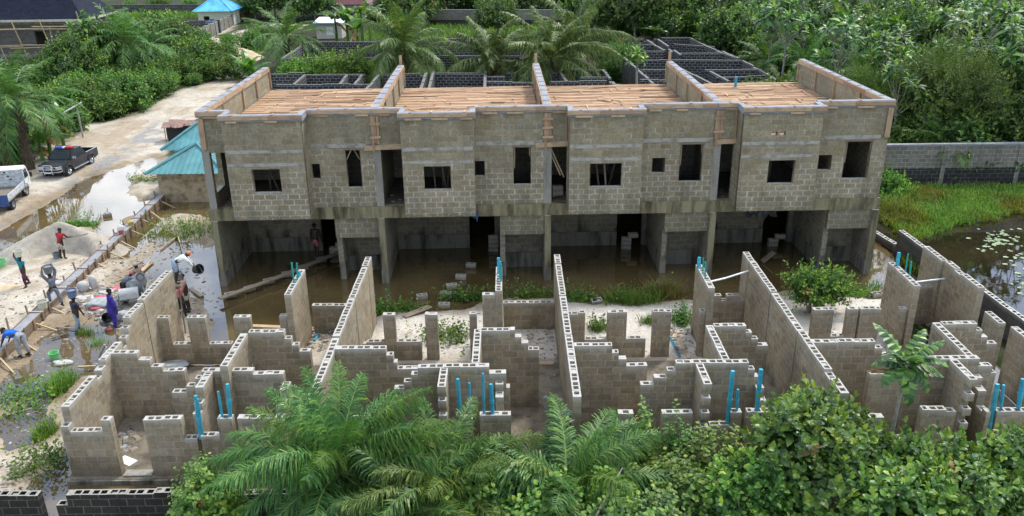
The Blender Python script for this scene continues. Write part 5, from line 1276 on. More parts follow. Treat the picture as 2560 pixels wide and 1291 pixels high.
# water-lily pads
M['lily'] = plain('lily_pad', (.22, .31, .17), .35, var=.25)
g = np.random.default_rng(4); n = 0; first = None
def pad(x, y, s):
    global first
    p = gz(x, y, .008)
    if first is None:
        q = MB(); q.face([(0, 0, 0)]+[(math.cos(.3+a*5.7/14), math.sin(.3+a*5.7/14), .012*(a % 2)) for a in range(15)]); first = q.build('lily_pad', M['lily']); o = first
        tag(o, 'pale round lily pad floating on the dark pond', 'lily pad', 'lily pads on the pond')
    else: o = first.copy(); COL.objects.link(o)
    o.location = (p.x, p.y, .008+RND.uniform(0, .004)); o.scale = (s, s*RND.uniform(.7, 1), 1); o.rotation_euler = (0, 0, RND.uniform(0, 6))
for i in range(90):
    x, y = (2490+g.normal(0, 26), 600+g.normal(0, 14)) if i < 62 else ((2545+g.normal(0, 20), 640+g.normal(0, 18)) if i < 78 else (2548+g.normal(0, 10), 690+g.normal(0, 25)))
    pad(x, y, g.uniform(.05, .13))

# ------------------------------------------------------------------ trees and palms behind
g = np.random.default_rng(90)
def rosette_tree(seed, h):
    g = np.random.default_rng(seed); br = []; tips = []; lean = g.uniform(-.6, .6)
    tr = [(0, 0, -.2), (lean*.4, .1, h*.35), (lean, 0, h*.62)]; br.append((tr, [.09, .075, .055]))
    for i in range(int(g.integers(6, 10))):
        a = i*2.4+g.uniform(-.4, .4); hh = g.uniform(.45, .66)*h; s = (lean*hh/(h*.62), 0, hh); e = g.uniform(.8, 2.0); z = h*g.uniform(.66, 1.0)
        p1 = (s[0]+math.cos(a)*e*.5, math.sin(a)*e*.5, (hh+z)/2-.1); p2 = (s[0]+math.cos(a)*e, math.sin(a)*e, z); br.append(([s, p1, p2], [.05, .04, .028])); tips.append(p2)
        if g.random() < .6: p3 = (p2[0]+g.uniform(-.7, .7), p2[1]+g.uniform(-.7, .7), z-g.uniform(.2, .9)); br.append(([p1, p3], [.03, .02])); tips.append(p3)
    tips.append((lean, 0, h)); br.append(([(lean, 0, h*.6), (lean, 0, h)], [.05, .03]))
    tips = np.array(tips); d = g.normal(0, .25, tips.shape)+np.array((0, 0, 1)); d[:, :2] += (tips[:, :2]-np.array((lean, 0)))*.25
    parts = [scatter(T, tips[i::3], d[i::3], g.uniform(.85, 1.3, len(tips[i::3])), g.uniform(0, 6, len(tips[i::3]))) for i, T in enumerate(SPR['rosette'])]
    V, F, mi = join(parts)
    return {'crown': npmesh('crown', V, F, [M['leaf_big'], M['leaf_lime']], mi*(np.repeat(g.random(len(mi)//8+1), 8)[:len(mi)] < .65)), 'trunk': tube_mesh('trunk', br, 'trunk', 6)}
ROS = [rosette_tree(100+i, h) for i, h in enumerate((6.5, 7.5, 8.5, 9.5, 7.0, 8.8))]
def round_tree(seed, h, r, n=420, kind='far', mats=('leaf_far', 'leaf_lime')):
    g = np.random.default_rng(seed); me = bush_mesh('crown', kind, n, r, mats, g, 1.0, 14, -.6); off = h-r[2]*.95
    co = np.empty(len(me.vertices)*3, 'f'); me.vertices.foreach_get('co', co); co = co.reshape(-1, 3); co[:, 2] += off; me.vertices.foreach_set('co', co.ravel()); me.update()
    lst = [([(0, 0, -.2), (.1, 0, off*.6), (0, .1, off+r[2]*.3)], [.14, .11, .06])]
    for i in range(6): a = i*1.05+g.uniform(0, .5); lst.append(([(.05, 0, off*.5), (math.cos(a)*r[0]*.4, math.sin(a)*r[1]*.4, off), (math.cos(a)*r[0]*.7, math.sin(a)*r[1]*.7, off+r[2]*.35)], [.06, .045, .02]))
    return {'crown': me, 'trunk': tube_mesh('trunk', lst, 'trunk', 6)}
RT = [round_tree(200+i, h, r, n) for i, (h, r, n) in enumerate(((4.3, (2.4, 2.4, 2.3), 700), (5.6, (2.8, 2.8, 3.0), 860), (3.5, (2.0, 2.0, 1.9), 560), (6.6, (3.0, 2.8, 3.6), 1000)))]
RTF = round_tree(220, 7.2, (3.4, 3.0, 3.4), 2400, 'fine', ('leaf_fine', 'leaf_fine'))
SH = [{'foliage': bush_mesh('foliage', 'far', n, r, ('leaf_bush', 'leaf_lime'), np.random.default_rng(300+i), .8, 10, -.9), 'stem': stem_mesh('stem', r, 6, r[2]*.3, np.random.default_rng(i), 'trunk', .035)} for i, (r, n) in enumerate((((1.7, 1.6, 1.5), 420), ((2.1, 2.0, 1.9), 560), ((1.4, 1.4, 1.2), 340)))]
PALM = [palm_crown('crown', 26, 3.6, np.random.default_rng(400+i), ['frond', 'dryleaf', 'rachis'], .75, .05, 44, (80, -30), (45, 90), .6, i % 2) for i in range(2)]
PTR = [palm_trunk(h, .24, np.random.default_rng(5)) for h in (2.2, 4.0)]
def shrub(x, y, Y=None, i=0, sc=1.0, label=None, group=None, z=0):
    p = gp(x, y) if Y is None else gy(x, y, Y); v = SH[i % 3]; r = (1.5, 1.9, 1.2)[i % 3]
    t = plant('roadside_shrub', {}, (p.x, p.y, z), label, 'shrub', group, RND.uniform(0, 6), sc); link('foliage', v['foliage'], t, (0, 0, r*.75)); link('stem', v['stem'], t); return t
def opalm(p, i, h, sc, label, group=None, lean=0):
    t = plant('oil_palm', {}, (p.x, p.y, 0), label, 'palm', group, RND.uniform(0, 6), 1); c = link('crown', PALM[i % 2], t, (0, 0, h)); c.scale = (sc,)*3
    tr = link('trunk', PTR[1], t); tr.scale = (1, 1, h/3.9); return t
# forest behind the tall fence
FP = px([(1800,170),(1900,205),(1990,250),(2150,330),(2190,440),(2240,470),(2600,466),(3300,470)])+[Vector((75, 120, 0)), Vector((34, 135, 0)), Vector((16, 128, 0))]+px([(1660,86),(1740,90)])
pts = inpoly(FP, 2600, g); pts = pts[pts[:, 1] > 47.5]; chosen = []
for p in pts:
    if all((p[0]-c[0])**2+(p[1]-c[1])**2 > (2.3+.012*p[1])**2 for c in chosen): chosen.append(p)
for j, p in enumerate(chosen):
    k = g.random(); front = p[1] < 56
    if k < .5: plant('rosette_tree', ROS[j % 6], (p[0], p[1], 0), 'slender forest tree with rosettes of large glossy leaves behind the tall fence', 'tree', 'rosette trees in the forest', g.uniform(0, 6), g.uniform(.8, 1.1)*(.9 if front else 1.05))
    elif k < .84: plant('forest_tree', RT[j % 4], (p[0], p[1], 0), 'bushy round crowned forest tree behind the tall fence', 'tree', 'bushy trees in the forest', g.uniform(0, 6), g.uniform(.75, 1.1))
    else: opalm(Vector((p[0], p[1], 0)), j, g.uniform(1.6, 3.6), g.uniform(.8, 1.05), 'oil palm among the forest undergrowth behind the tall fence', 'oil palms in the forest')
# dark undergrowth along the forest edge
for j in range(34):
    x = 17.5+j*1.25; p = gz(2215, 462, 0); yy = 48.2+g.uniform(0, 2.2)
    if x < 22: yy += (22-x)*2.6
    shrub(0, 0, None, j, g.uniform(.8, 1.25), 'low dark shrub of the forest edge, close behind the tall fence', 'forest edge shrubs').location = (x, yy, 0)
p = gy(2330, 330, 50.5); plant('feathery_tree', RTF, (p.x, 50.5, 0), 'large olive feathery tree in front of the forest, right of the two storey terrace', 'tree', None, 0, 1.0)
p = gy(2150, 330, 54); plant('feathery_tree', RTF, (p.x, 54, 0), 'smaller olive feathery tree directly behind the right parapet corner', 'tree', None, 2, .75)
for x, y, Y, i, s in ((2490,210,52,2,.95),(2420,180,54,3,.95),(2250,100,56,0,1.0),(2100,110,60,1,1.0),(2555,150,51,4,1.05),(1960,120,70,5,1.0),(1930,60,78,2,1.0)):
    p = gy(x, y, Y); plant('rosette_tree', ROS[i], (p.x, Y, 0), 'slender forest tree with rosettes of large glossy leaves behind the tall fence', 'tree', 'rosette trees in the forest', i, s)
for i in range(46):
    t_ = i/45; a_, b_ = gz(1745, 100, 0), gz(2010, 262, 0); p = a_.lerp(b_, t_); shrub(0, 0, None, i, g.uniform(.7, 1.3), 'shrub crowding the right hand side of the black compound', 'shrubs beside the right compound').location = (p.x+1.6+g.uniform(0, 4.5), p.y+g.uniform(-1, 1), 0)
# trees and bushes across the top, behind the compounds
for x, Y, s, i in ((1480,112,1.2,0),(1530,108,1.1,1),(1590,104,1.3,3),(1650,103,1.0,0),(1700,108,1.2,1),(1750,106,1.0,2),(1800,100,1.1,3),(1850,104,1.2,1),(1480,128,1.2,3),(1560,128,1.3,1),(1640,126,1.4,3),(1720,128,1.3,0),(1400,126,1.1,1),(1330,130,1.2,3),(1260,131,1.1,0),(1190,133,1.2,1),(1120,132,1.1,3),(1040,126,1.0,0),(1000,133,1.2,1)):
    p = gy(x, 60, Y); plant('forest_tree', RT[i], (p.x, Y, 0), 'round bushy tree in the belt of woodland across the top of the picture', 'tree', 'trees across the top', i+x, s)
for x, y, s, i in ((1560,96,1.0,0),(1600,92,.9,1),(1640,94,.8,2),(1690,90,1.0,0),(1745,98,.9,1),(1790,120,1.0,2),(1840,135,1.0,0)): shrub(x, y, None, i, s, 'low bush against the back walls of the right hand compound', 'bushes behind the right compound')
p = gz(1245, 100, 0); plant('round_tree', RT[1], (p.x, p.y, 0), 'single round green tree behind the middle coconut palm, before the grey fence', 'tree', None, 1, .95)
for x, y, s, i in ((640,62,1.0,1),(690,55,1.2,3),(740,60,1.1,1),(790,62,1.1,0),(820,50,1.0,3),(700,25,1.2,1),(780,20,1.2,0)):
    p = gz(x, y, 0); plant('round_tree', RT[i], (p.x, p.y, 0), 'dense green tree in the clump right of the blue roofed gatehouse', 'tree', 'tree clump by the gatehouse', x, s)
p = gz(1030, 80, 0); plant('round_tree', RT[0], (p.x, p.y, 0), 'broad dark tree between the maroon house and the first coconut palm', 'tree', None, 1, 1.3)
for x, y in ((945,60),(1000,90),(560,30),(330,45),(400,40),(480,38),(270,60)): shrub(x, y, None, x, .9, 'small bush scattered on the far plots near the black fences', 'bushes on the far plots')
for i, (x, y) in enumerate(((1545,205),(1552,185),(1540,170),(1550,158),(1535,192))): shrub(x, y, None, i, .8+.1*(i % 3), 'low dark shrub in the gap between the two black compounds', 'shrubs between the compounds')
# coconut palms in the compound
def coco(x, y, Y, Ln, nf, label, seed, el=(85, -35)):
    g = np.random.default_rng(seed); nf = int(nf*1.25); c = gy(x, y, Y); t = plant('coconut_palm', {}, (c.x, Y, 0), label, 'palm')
    link('crown', palm_crown('crown', nf, Ln, g, ['coco', 'dryleaf', 'rachis'], 1.05, .08, 84, el, (45, 110), 1.0, 2, .3), t, (0, 0, c.z)); link('trunk', palm_trunk(max(.8, c.z), .2, g, 'palmtrunk', .0), t); return t
coco(1012, 128, 74, 6.0, 26, 'coconut palm left of the others, behind the first parapet', 61)
coco(1235, 150, 73, 5.2, 20, 'middle coconut palm with upright spear, behind the second unit', 62)
coco(1375, 148, 71, 6.4, 27, 'wide coconut palm with drooping fronds behind the third parapet', 63)
coco(1440, 105, 80, 6.4, 24, 'tallest coconut palm standing behind the wide one', 64)
# bright shrubs inside the left compound
for i, (x, y, s, lab) in enumerate(((737,182,1.0,'lime green shrub in the left corner of the black compound'),(797,186,.85,'small conical lime shrub, second in the row inside the black compound'),(842,182,1.1,'tall conical lime shrub, third in the row inside the black compound'),(893,184,1.15,'wide lime shrub nearest the coconut palm inside the black compound'))):
    p = gy(x, y, 72.6); gg = np.random.default_rng(500+i); r = (.95*s, .8, 1.75*s) if i in (1, 2) else (1.15*s, .9, 1.7*s)
    t = plant('lime_shrub', {}, (p.x, 72.6, 0), lab, 'shrub'); link('foliage', bush_mesh('foliage', 'bush', 420, r, ('leaf_lime', 'leaf_lime'), gg, 1.0, 14, -.9), t, (0, 0, 1.9)); link('stem', stem_mesh('stem', r, 5, 1.6, gg, 'trunk', .04), t)
# papaya tree at the compound
p = gy(1590, 212, 62); t = plant('papaya_tree', {}, (p.x, 62, 0), 'thin pale papaya tree with a tuft of light green leaves behind the third unit', 'tree'); ptz = gy(1590, 142, 62).z
link('trunk', tube_mesh('trunk', [([(0, 0, 0), (.05, 0, ptz*.6), (0, 0, ptz)], [.12, .1, .08])], 'trunk'), t)
gg = np.random.default_rng(6); V, F, mi = scatter(SPR['rosette'][0], np.array([(0, 0, ptz), (.3, .1, ptz-.3), (-.4, 0, ptz-.2), (.1, 0, .9)]), np.array([(0, 0, 1), (.6, 0, .6), (-.6, .1, .5), (.5, -.5, .4)]), np.array([1.1, .9, .9, .5])); link('crown', npmesh('crown', V, F, [M['leaf_lime'], M['leaf_lime']], mi), t)
# oil palm over the track, bananas
c = gy(715, 95, 88); opalm(Vector((c.x, 88, 0)), 0, max(2.2, c.z), 1.35, 'large oil palm with ragged dark fronds beside the track, left of the black compound')
BAN = [{'crown': banana_mesh('crown', 8, 2.3, .33, np.random.default_rng(600+i))} for i in range(3)]
def banana(x, y, Y, h, i, sc, label, group=None):
    p = gy(x, y, Y); t = plant('banana_plant', {}, (p.x, Y, 0), label, 'banana plant', group, i, sc); link('crown', BAN[i % 3]['crown'], t, (0, 0, h)); link('trunk', tube_mesh('trunk', [([(0, 0, -.1), (.05, 0, h*.6), (0, 0, h+.2)], [.16, .13, .08])], 'banana'), t); return t
for i, (x, y, Y, h) in enumerate(((840,85,104,2.8),(868,88,104,2.6),(905,75,106,3.0),(925,70,104,3.2),(895,95,100,2.2))): banana(x, y, Y, h, i, 1.25, 'banana plant with torn leaves in front of the maroon roofed house', 'bananas by the maroon house')
banana(620, 165, 76, 1.6, 1, 1.2, 'broad leaved banana plant beside the track above the left parapet')
banana(1910, 190, 66, 1.4, 2, 1.0, 'young banana plant with pale leaves beside the right hand compound')
banana(1640, 100, 100, 2.0, 0, 1.0, 'banana plant rising behind the back wall of the right hand compound')
# roadside thicket
TP = px([(175,318),(300,298),(410,250),(512,212),(572,182),(562,166),(505,162),(440,152),(380,146),(320,145),(260,155),(190,185),(130,215),(120,270)])
pts = inpoly(TP, 500, g); ch = []
for p in pts:
    if all((p[0]-c[0])**2+(p[1]-c[1])**2 > 1.7**2 for c in ch): ch.append(p)
for j, p in enumerate(ch): shrub(0, 0, None, j, g.uniform(.5, 1.05), 'leafy green shrub of the dense thicket along the sandy track', 'roadside thicket shrubs').location = (p[0], p[1], 0)
for x, y, i, s in ((415,165,0,1.15),(440,180,1,.9),(250,215,1,.95),(205,240,3,.75),(300,195,3,.7),(360,160,2,1.2),(470,195,2,1.0),(270,185,3,.8),(225,190,1,.9)):
    p = gz(x, y, 0); plant('round_tree', RT[i], (p.x, p.y, 0), 'taller bushy tree rising out of the thicket along the track', 'tree', 'trees in the roadside thicket', x, s)
c = gz(243, 222, 0); plant('rosette_tree', ROS[4], (c.x, c.y, 0), 'lone slender tree with big leaf rosettes standing in the roadside thicket', 'tree', None, 2, .95)
c = gz(330, 215, 0); opalm(c, 1, 4.2, 1.35, 'oil palm hung with drooping grey green fronds in the middle of the thicket')
c = gz(385, 205, 0); opalm(c, 0, 3.4, 1.2, 'shorter oil palm at the right side of the thicket')
c = gp(78, 428); t = opalm(c, 1, 4.6, 1.25, 'big oil palm with dark shaggy trunk beside the parked pickup truck')
c = gp(22, 415); opalm(c, 0, 3.2, .9, 'second oil palm at the left edge behind the pickup truck')
for i, (x, y, h, lab) in enumerate(((128,395,1.7,'banana plant with brown hanging leaves close behind the pickup truck'),(160,372,1.9,'banana plant leaning toward the track beside the roadside post'),(108,405,1.3,'small banana plant at the foot of the big oil palm'))):
    c = gp(x, y); banana(x, y, c.y, h, i, .95, lab)
for x, y, s in ((20,330,1.0),(70,320,1.0),(-20,350,1.0),(120,310,.9),(180,335,.7),(40,395,.5)): shrub(x, y, None, x, s, 'scrub bush behind the roadside palms at the left edge', 'scrub behind the roadside palms')
for x, y, s, lab in ((577,205,.7,'small shrub at the track edge above the left parapet'),(625,135,.8,'low bush between the sandy track and the sand piles'),(575,120,.7,'small round bush beside the panel fence'),(655,120,.8,'bush on the track verge left of the large oil palm')): shrub(x, y, None, x, s, lab)
# ------------------------------------------------------------------ people
for n_, c_ in (('c_red', (.42, .03, .035)), ('c_teal', (.01, .19, .24)), ('c_plum', (.09, .02, .05)), ('c_grey', (.14, .16, .20)), ('c_navygrey', (.05, .05, .075)), ('c_denim', (.25, .33, .42)), ('c_purple', (.05, .035, .30)),
               ('c_blue', (.02, .12, .48)), ('c_palegrey', (.32, .33, .36)), ('c_khaki', (.27, .21, .15)), ('c_white', (.62, .66, .62)), ('c_pink', (.52, .17, .17)), ('c_black', (.02, .02, .024)), ('c_beige', (.42, .37, .30)),
               ('c_orange', (.70, .16, .06)), ('c_rose', (.42, .13, .15)), ('c_hair', (.012, .010, .010)), ('c_cap', (.36, .37, .38)), ('c_orangecap', (.52, .20, .11)), ('c_yellow', (.45, .36, .12))): cloth(n_, c_)
def skinmesh(name, verts, rad, edges, mat, parent, sub=1):
    me = bpy.data.meshes.new(name); me.from_pydata([tuple(v) for v in verts], edges, []); o = bpy.data.objects.new(name+'_tmp', me); COL.objects.link(o)
    m = o.modifiers.new('s', 'SKIN'); m.use_smooth_shade = True; m.branch_smoothing = .3
    sv = me.skin_vertices[0].data
    for i, r in enumerate(rad): sv[i].radius = r if hasattr(r, '__len__') else (r, r); sv[i].use_root = (i == 0)
    if sub: s = o.modifiers.new('d', 'SUBSURF'); s.levels = sub; s.render_levels = sub
    dg = bpy.context.evaluated_depsgraph_get(); dg.update()
    nm = bpy.data.meshes.new_from_object(o.evaluated_get(dg), depsgraph=dg); nm.name = name
    bpy.data.objects.remove(o); bpy.data.meshes.remove(me)
    nm.materials.clear(); nm.materials.append(M[mat]); nm.polygons.foreach_set('use_smooth', [True]*len(nm.polygons))
    return link(name, nm, parent)
def V3(a): return Vector(a)
def person(loc, head, h, label, top=None, bottom=None, lean=0, armL=None, armR=None, legL=None, legR=None, long_top=0, shorts=False, cap=None, group=None, sleeves='short', headpitch=0, shoes=None, feet_z=None):
    """head: facing, radians from +Y towards -X (turn about Z). limb directions are (x, y, z) in body axes: y forward, x right."""
    k = h/1.72; t = tag(empty('person', loc, head), label, 'person', group)
    D = Vector((0, math.sin(math.radians(lean)), math.cos(math.radians(lean))))
    armL = armL or ((-.18, .05, -1), (-.1, .25, -1)); armR = armR or ((.18, .05, -1), (.1, .25, -1))
    legL = legL or ((-.06, .08, -1), (-.02, -.1, -1)); legR = legR or ((.06, .02, -1), (.02, -.12, -1))
    nn = lambda a: Vector(a).normalized()
    P = Vector((0, 0, 0)); hips = {-1: P+Vector((-.09, 0, -.03)), 1: P+Vector((.09, 0, -.03))}
    kn, an, to = {}, {}, {}
    for s, lg in ((-1, legL), (1, legR)):
        kn[s] = hips[s]+nn(lg[0])*.43; an[s] = kn[s]+nn(lg[1])*.41; to[s] = an[s]+Vector((s*.03, .17, -.045))
    low = min(an[-1].z, an[1].z)-.07; up = Vector((0, 0, -low))
    sp = P+D*.20; ch = P+D*.40; nb = P+D*.52; hd = nb+(D*.85+Vector((0, math.sin(math.radians(headpitch)), .35))).normalized()*.13; tp = hd+(hd-nb).normalized()*.11
    V = [P, sp, ch, nb, hd, tp]; R_ = [.115, .11, .125, .056, .088, .06]; E_ = [(0, 1), (1, 2), (2, 3), (3, 4), (4, 5)]
    def add(v, r, par): V.append(v); R_.append(r); E_.append((par, len(V)-1)); return len(V)-1
    f = Vector((0, D.z, -D.y)); f = (f+Vector((0, .4, 0))).normalized()
    add(hd+f*.105-Vector((0, 0, .02)), .016, 4)
    for s in (-1, 1): add(hd+Vector((s*.10, 0, 0)), .018, 4)
    sh, el, wr, hn = {}, {}, {}, {}
    for s, ar in ((-1, armL), (1, armR)):
        sh[s] = P+D*.47+Vector((s*.18, 0, 0)); u, w_ = nn(ar[0]), nn(ar[1]); el[s] = sh[s]+u*.29; wr[s] = el[s]+w_*.25; hn[s] = wr[s]+w_*.075
        a = add(sh[s], .058, 2); a = add(el[s], .042, a); a = add(wr[s], .030, a); a = add(hn[s], (.036, .02), a)
        sd = w_.cross(Vector((0, 1, 0)) if abs(w_.y) < .9 else Vector((0, 0, 1))).normalized(); cu = w_.cross(sd)*.03
        for i, ln in enumerate((.075, .09, .085, .065)): add(hn[s]+w_*ln+sd*(i-1.5)*.02+cu*(.6+.2*i), .009, a)
        add(hn[s]+w_*.025+sd*-.055*s+cu, .011, a)
    for s in (-1, 1):
        a = add(hips[s], .10, 0); a = add(kn[s], .062, a); a = add(an[s], .042, a); add(to[s], .036, a)
    def out(L_): return [(v+up)*k for v in L_]
    def rr(L_): return [tuple(x*k for x in r) if hasattr(r, '__len__') else r*k*(1.16 if r > .03 else 1) for r in L_]
    skinmesh('body', out(V), rr(R_), E_, 'skin', t)
    # hair / cap
    q = MB(); ax = (tp-hd).normalized(); c = (hd+ax*.035+up)*k; x = ax.cross(Vector((0, 1, 0)) if abs(ax.y) < .9 else Vector((1, 0, 0))).normalized(); y = ax.cross(x)
    for i in range(5):
        for j in range(12):
            def pt(i, j): th = i/5*1.75; ph = j/12*2*PI; rad = .105*k; return c+ax*(math.cos(th)*rad*1.05)+(x*math.cos(ph)+y*math.sin(ph))*math.sin(th)*rad
            q.face([pt(i, j), pt(i+1, j), pt(i+1, j+1), pt(i, j+1)], sm=True)
    if cap: q.beam(c+f*.06*k, c+f*.19*k, .15*k, .015*k)
    q.build('cap' if cap else 'hair', M[cap or 'c_hair'], t)
    if top:
        tv = [P+D*(-.02), sp, ch, nb-D*.03]; tr = [.138+long_top*.05, .132, .142, .075]; te = [(0, 1), (1, 2), (2, 3)]
        if long_top: tv.append(P+(kn[-1]+kn[1]-P*2)*.5*long_top); tr.append(.19); te.append((0, 4))
        for s in (-1, 1):
            tv.append(sh[s]); tr.append(.075); te.append((2, len(tv)-1))
            if sleeves == 'none': continue
            fr_ = .62 if sleeves == 'short' else 1
            tv.append(sh[s].lerp(el[s], fr_)); tr.append(.064); te.append((len(tv)-2, len(tv)-1))
            if sleeves == 'long': tv.append(el[s].lerp(wr[s], .85)); tr.append(.046); te.append((len(tv)-2, len(tv)-1))
        skinmesh('shirt', out(tv), rr(tr), te, top, t)
    if bottom:
        tv = [P+D*.06, P]; tr = [.128, .132]; te = [(0, 1)]
        for s in (-1, 1):
            tv.append(hips[s]); tr.append(.112); te.append((1, len(tv)-1)); tv.append(hips[s].lerp(kn[s], .95 if shorts else 1)); tr.append(.088 if shorts else .078); te.append((len(tv)-2, len(tv)-1))
            if not shorts: tv.append(kn[s].lerp(an[s], .88)); tr.append(.062); te.append((len(tv)-2, len(tv)-1))
        skinmesh('shorts' if shorts else 'trousers', out(tv), rr(tr), te, bottom, t)
    if shoes:
        for s in (-1, 1): q = MB(); a = (an[s]+up+Vector((0, -.06, -.06)))*k; b_ = (to[s]+up+Vector((0, .03, -.015)))*k; q.beam(a, b_, .085*k, .03*k); q.build('sandal', M[shoes], t)
    rot = Matrix.Rotation(head, 3, 'Z'); W = lambda v: Vector(loc)+rot@((v+up)*k)
    return {'obj': t, 'top': W(tp), 'hands': {s: W(hn[s]) for s in (-1, 1)}, 'k': k}
M['bucketgrey'] = plain('grey_plastic_bucket', (.16, .18, .20), .5, var=.3); M['bucketblack'] = plain('black_plastic_bucket', (.02, .022, .026), .5); M['bucketblue'] = plain('worn_blue_bucket', (.12, .18, .30), .5, var=.4, nscale=20)
M['bucketgreen'] = plain('light_green_bucket', (.18, .55, .22), .45); M['bucketcream'] = plain('cream_bucket', (.55, .55, .42), .5); M['mortar'] = plain('wet_mortar', (.22, .22, .21), .9); M['wire'] = plain('wire_handle', (.3, .3, .3), .4, metal=.8)
def bucket(loc, mat, label, r=.16, h=.30, tilt=(0, 0), fill=True, group=None):
    t = tag(empty('bucket', loc, 0), label, 'bucket', group); t.rotation_euler = (tilt[0], tilt[1], RND.uniform(0, 6)) if tilt == (0, 0) else (tilt[0], tilt[1], 0)
    q = MB(); q.lathe([(0, .0), (r*.78, 0), (r*.99, h*.9), (r*1.08, h*.9), (r*1.08, h), (r*.97, h), (r*.76, .02), (0, .02)], 18); q.build('shell', M[mat], t)
    q = MB(); q.tube([(math.cos(a)*r*1.06, (.03+abs(math.sin(a))*.06)*1.0+0, h*.93-math.sin(a)*r*.35) for a in np.linspace(0, PI, 9)], .006, 5); q.build('handle', M['wire'], t)
    if fill: q = MB(); q.lathe([(r*.92, h*.78), (r*.5, h*.9), (0, h*.93)], 14); q.build('mortar', M['mortar'], t)
    return t
UP = (.12, .15, 1)
p = person(gp(160, 654), .35-.5, 1.5, 'man in red shirt and pale shorts shovelling at the sand heap, back turned', 'c_red', 'c_beige', 18, ((-.1, .5, -1), (.3, .9, -.5)), ((.3, .5, -.8), (.2, 1, -.3)), shorts=True)
q = MB(); a, b_ = p['hands'][-1], p['hands'][1]; d = (b_-a).normalized(); q.tube([a-d*.25, b_+d*.55], .018, 6); e = b_+d*.5; q.beam(e, e+d*.28, .2, .02); tag(q.build('shovel', M['woodold']), 'long handled shovel held by the man in the red shirt', 'shovel')
p = person(gp(68, 722), PI-.35, 1.42, 'man in teal shirt and plum trousers carrying a cream bucket on his head, walking', 'c_teal', 'c_plum', 0, ((.15, .1, -1), (.1, .3, -1)), ((.5, .1, .75), (-.35, .1, 1)), ((-.06, .35, -1), (0, -.1, -1)), ((.06, -.3, -1), (0, -.5, -1)), shoes='black')
bucket(p['top']+Vector((0, 0, .0)), 'bucketcream', 'cream bucket carried on the head of the man in the teal shirt', .17, .27)
fz = .52
c = gz(140, 752, fz); p = person((c.x, c.y, .32), 1.0, 1.5, 'man in grey overalls climbing over the formwork with a load on his head', 'c_grey', 'c_grey', 4, ((-.45, .15, .8), (.3, .1, 1)), ((.45, .15, .8), (-.3, .1, 1)), ((-.08, .8, -.7), (0, -.2, -1)), ((.08, -.35, -1), (0, -.35, -1)), sleeves='long', shoes='black')
bucket(p['top']+Vector((0, 0, -.02)), 'bucketgrey', 'mortar caked grey bucket on the head of the man in grey overalls', .19, .3)
p = person(gp(198, 824), -.5, 1.5, 'man in dark shirt and pale trousers with a blue bucket on his head, walking', 'c_navygrey', 'c_denim', 3, ((-.4, .1, -1), (-.25, .35, -1)), ((.25, .15, -1), (.1, .4, -1)), ((-.05, .28, -1), (0, -.1, -1)), ((.05, -.18, -1), (0, -.5, -1)), shoes='black')
bucket(p['top']+Vector((0, 0, -.01)), 'bucketblue', 'worn blue bucket on the head of the man in the dark shirt', .19, .31)
p = person(gp(60, 890), 1.35, 1.62, 'man in bright blue shirt and grey trousers bending over the formwork', 'c_blue', 'c_palegrey', 82, ((-.1, .45, -1), (-.05, .55, -1)), ((.15, .55, -1), (.0, .6, -1)), ((-.08, .15, -1), (0, -.12, -1)), ((.08, -.22, -1), (0, -.15, -1)), headpitch=10, cap='c_black', shoes='black')
p = person(gp(289, 816), -.9, 1.66, 'man in long purple tunic and trousers standing beside the end of the tall gable wall', 'c_purple', 'c_purple', 2, long_top=.9, sleeves='long', shoes='c_blue', armL=((-.15, .1, -1), (-.05, .4, -1)))
bucket(gp(276, 800)+Vector((0, 0, .15)), 'bucketblack', 'black bucket tipped on its side beside the man in purple', .19, .3, (1.3, .3), False)
p = person(gp(358, 752)+Vector((0, 0, .0)), 1.1, 1.6, 'man in brown shirt and grey cap standing behind the concrete mixer', 'c_khaki', 'c_black', 6, ((-.2, .5, -1), (0, 1, -.2)), ((.2, .5, -1), (0, 1, -.3)), cap='c_cap')
p = person(gp(316, 762), -1.2, 1.5, 'stooping man in grey clothes and pink cap tipping a bucket at the mixer', 'c_grey', 'c_black', 48, ((-.1, .9, -.3), (0, 1, .1)), ((.1, .9, -.3), (0, 1, .1)), cap='c_rose')
bucket(p['hands'][1]+Vector((.0, -.1, .05)), 'bucketgrey', 'grey bucket being emptied into the mixer by the stooping man', .17, .3, (1.1, .5))
sc0 = Vector((-12.35, 28.5, 0))
p = person((-12.42, 28.42, 2.30), -1.15, 1.52, 'man in white shirt and orange cap bending over at the top of the gable wall', 'c_white', 'c_denim', 68, ((-.1, .7, -1), (0, .6, -1)), ((.1, .7, -1), (0, .6, -1)), ((-.08, .2, -1), (0, -.25, -1)), ((.08, .05, -1), (0, -.2, -1)), shorts=True, cap='c_orangecap', sleeves='long')
hb_ = (p['hands'][-1]+p['hands'][1])/2
bucket(hb_+Vector((.0, 0, -.12)), 'bucketblack', 'black bucket held out by the bending man in the white shirt', .18, .28, (.5, 1.2), False)
t = tag(empty('trestle', (-12.5, 28.4, 0), .0), 'rough timber trestle against the end of the gable wall carrying the man in white', 'trestle')
q = MB(); q.box(-.2, .3, -.25, .3, 2.22, 2.28); bp_('platform', q, M['woodold'], t)
for x in (-.15, .0):
    for y in (-.2, .25): q = MB(); q.tube([(x-.05, y, 0), (x, y, 2.22)], .03, 6); bp_('leg', q, M['woodold'], t)
q = MB(); q.beam((-.16, -.2, 1.1), (-.02, .25, 1.1), .04, .04); bp_('brace', q, M['woodold'], t)
p1 = person(gp(474, 783), 1.9, 1.62, 'bare chested man in beige shorts reaching up beside the gable wall', None, 'c_beige', 4, ((-.4, .3, .6), (.1, .35, 1)), ((.3, .4, .5), (-.2, .5, .8)), shorts=True, shoes='black')
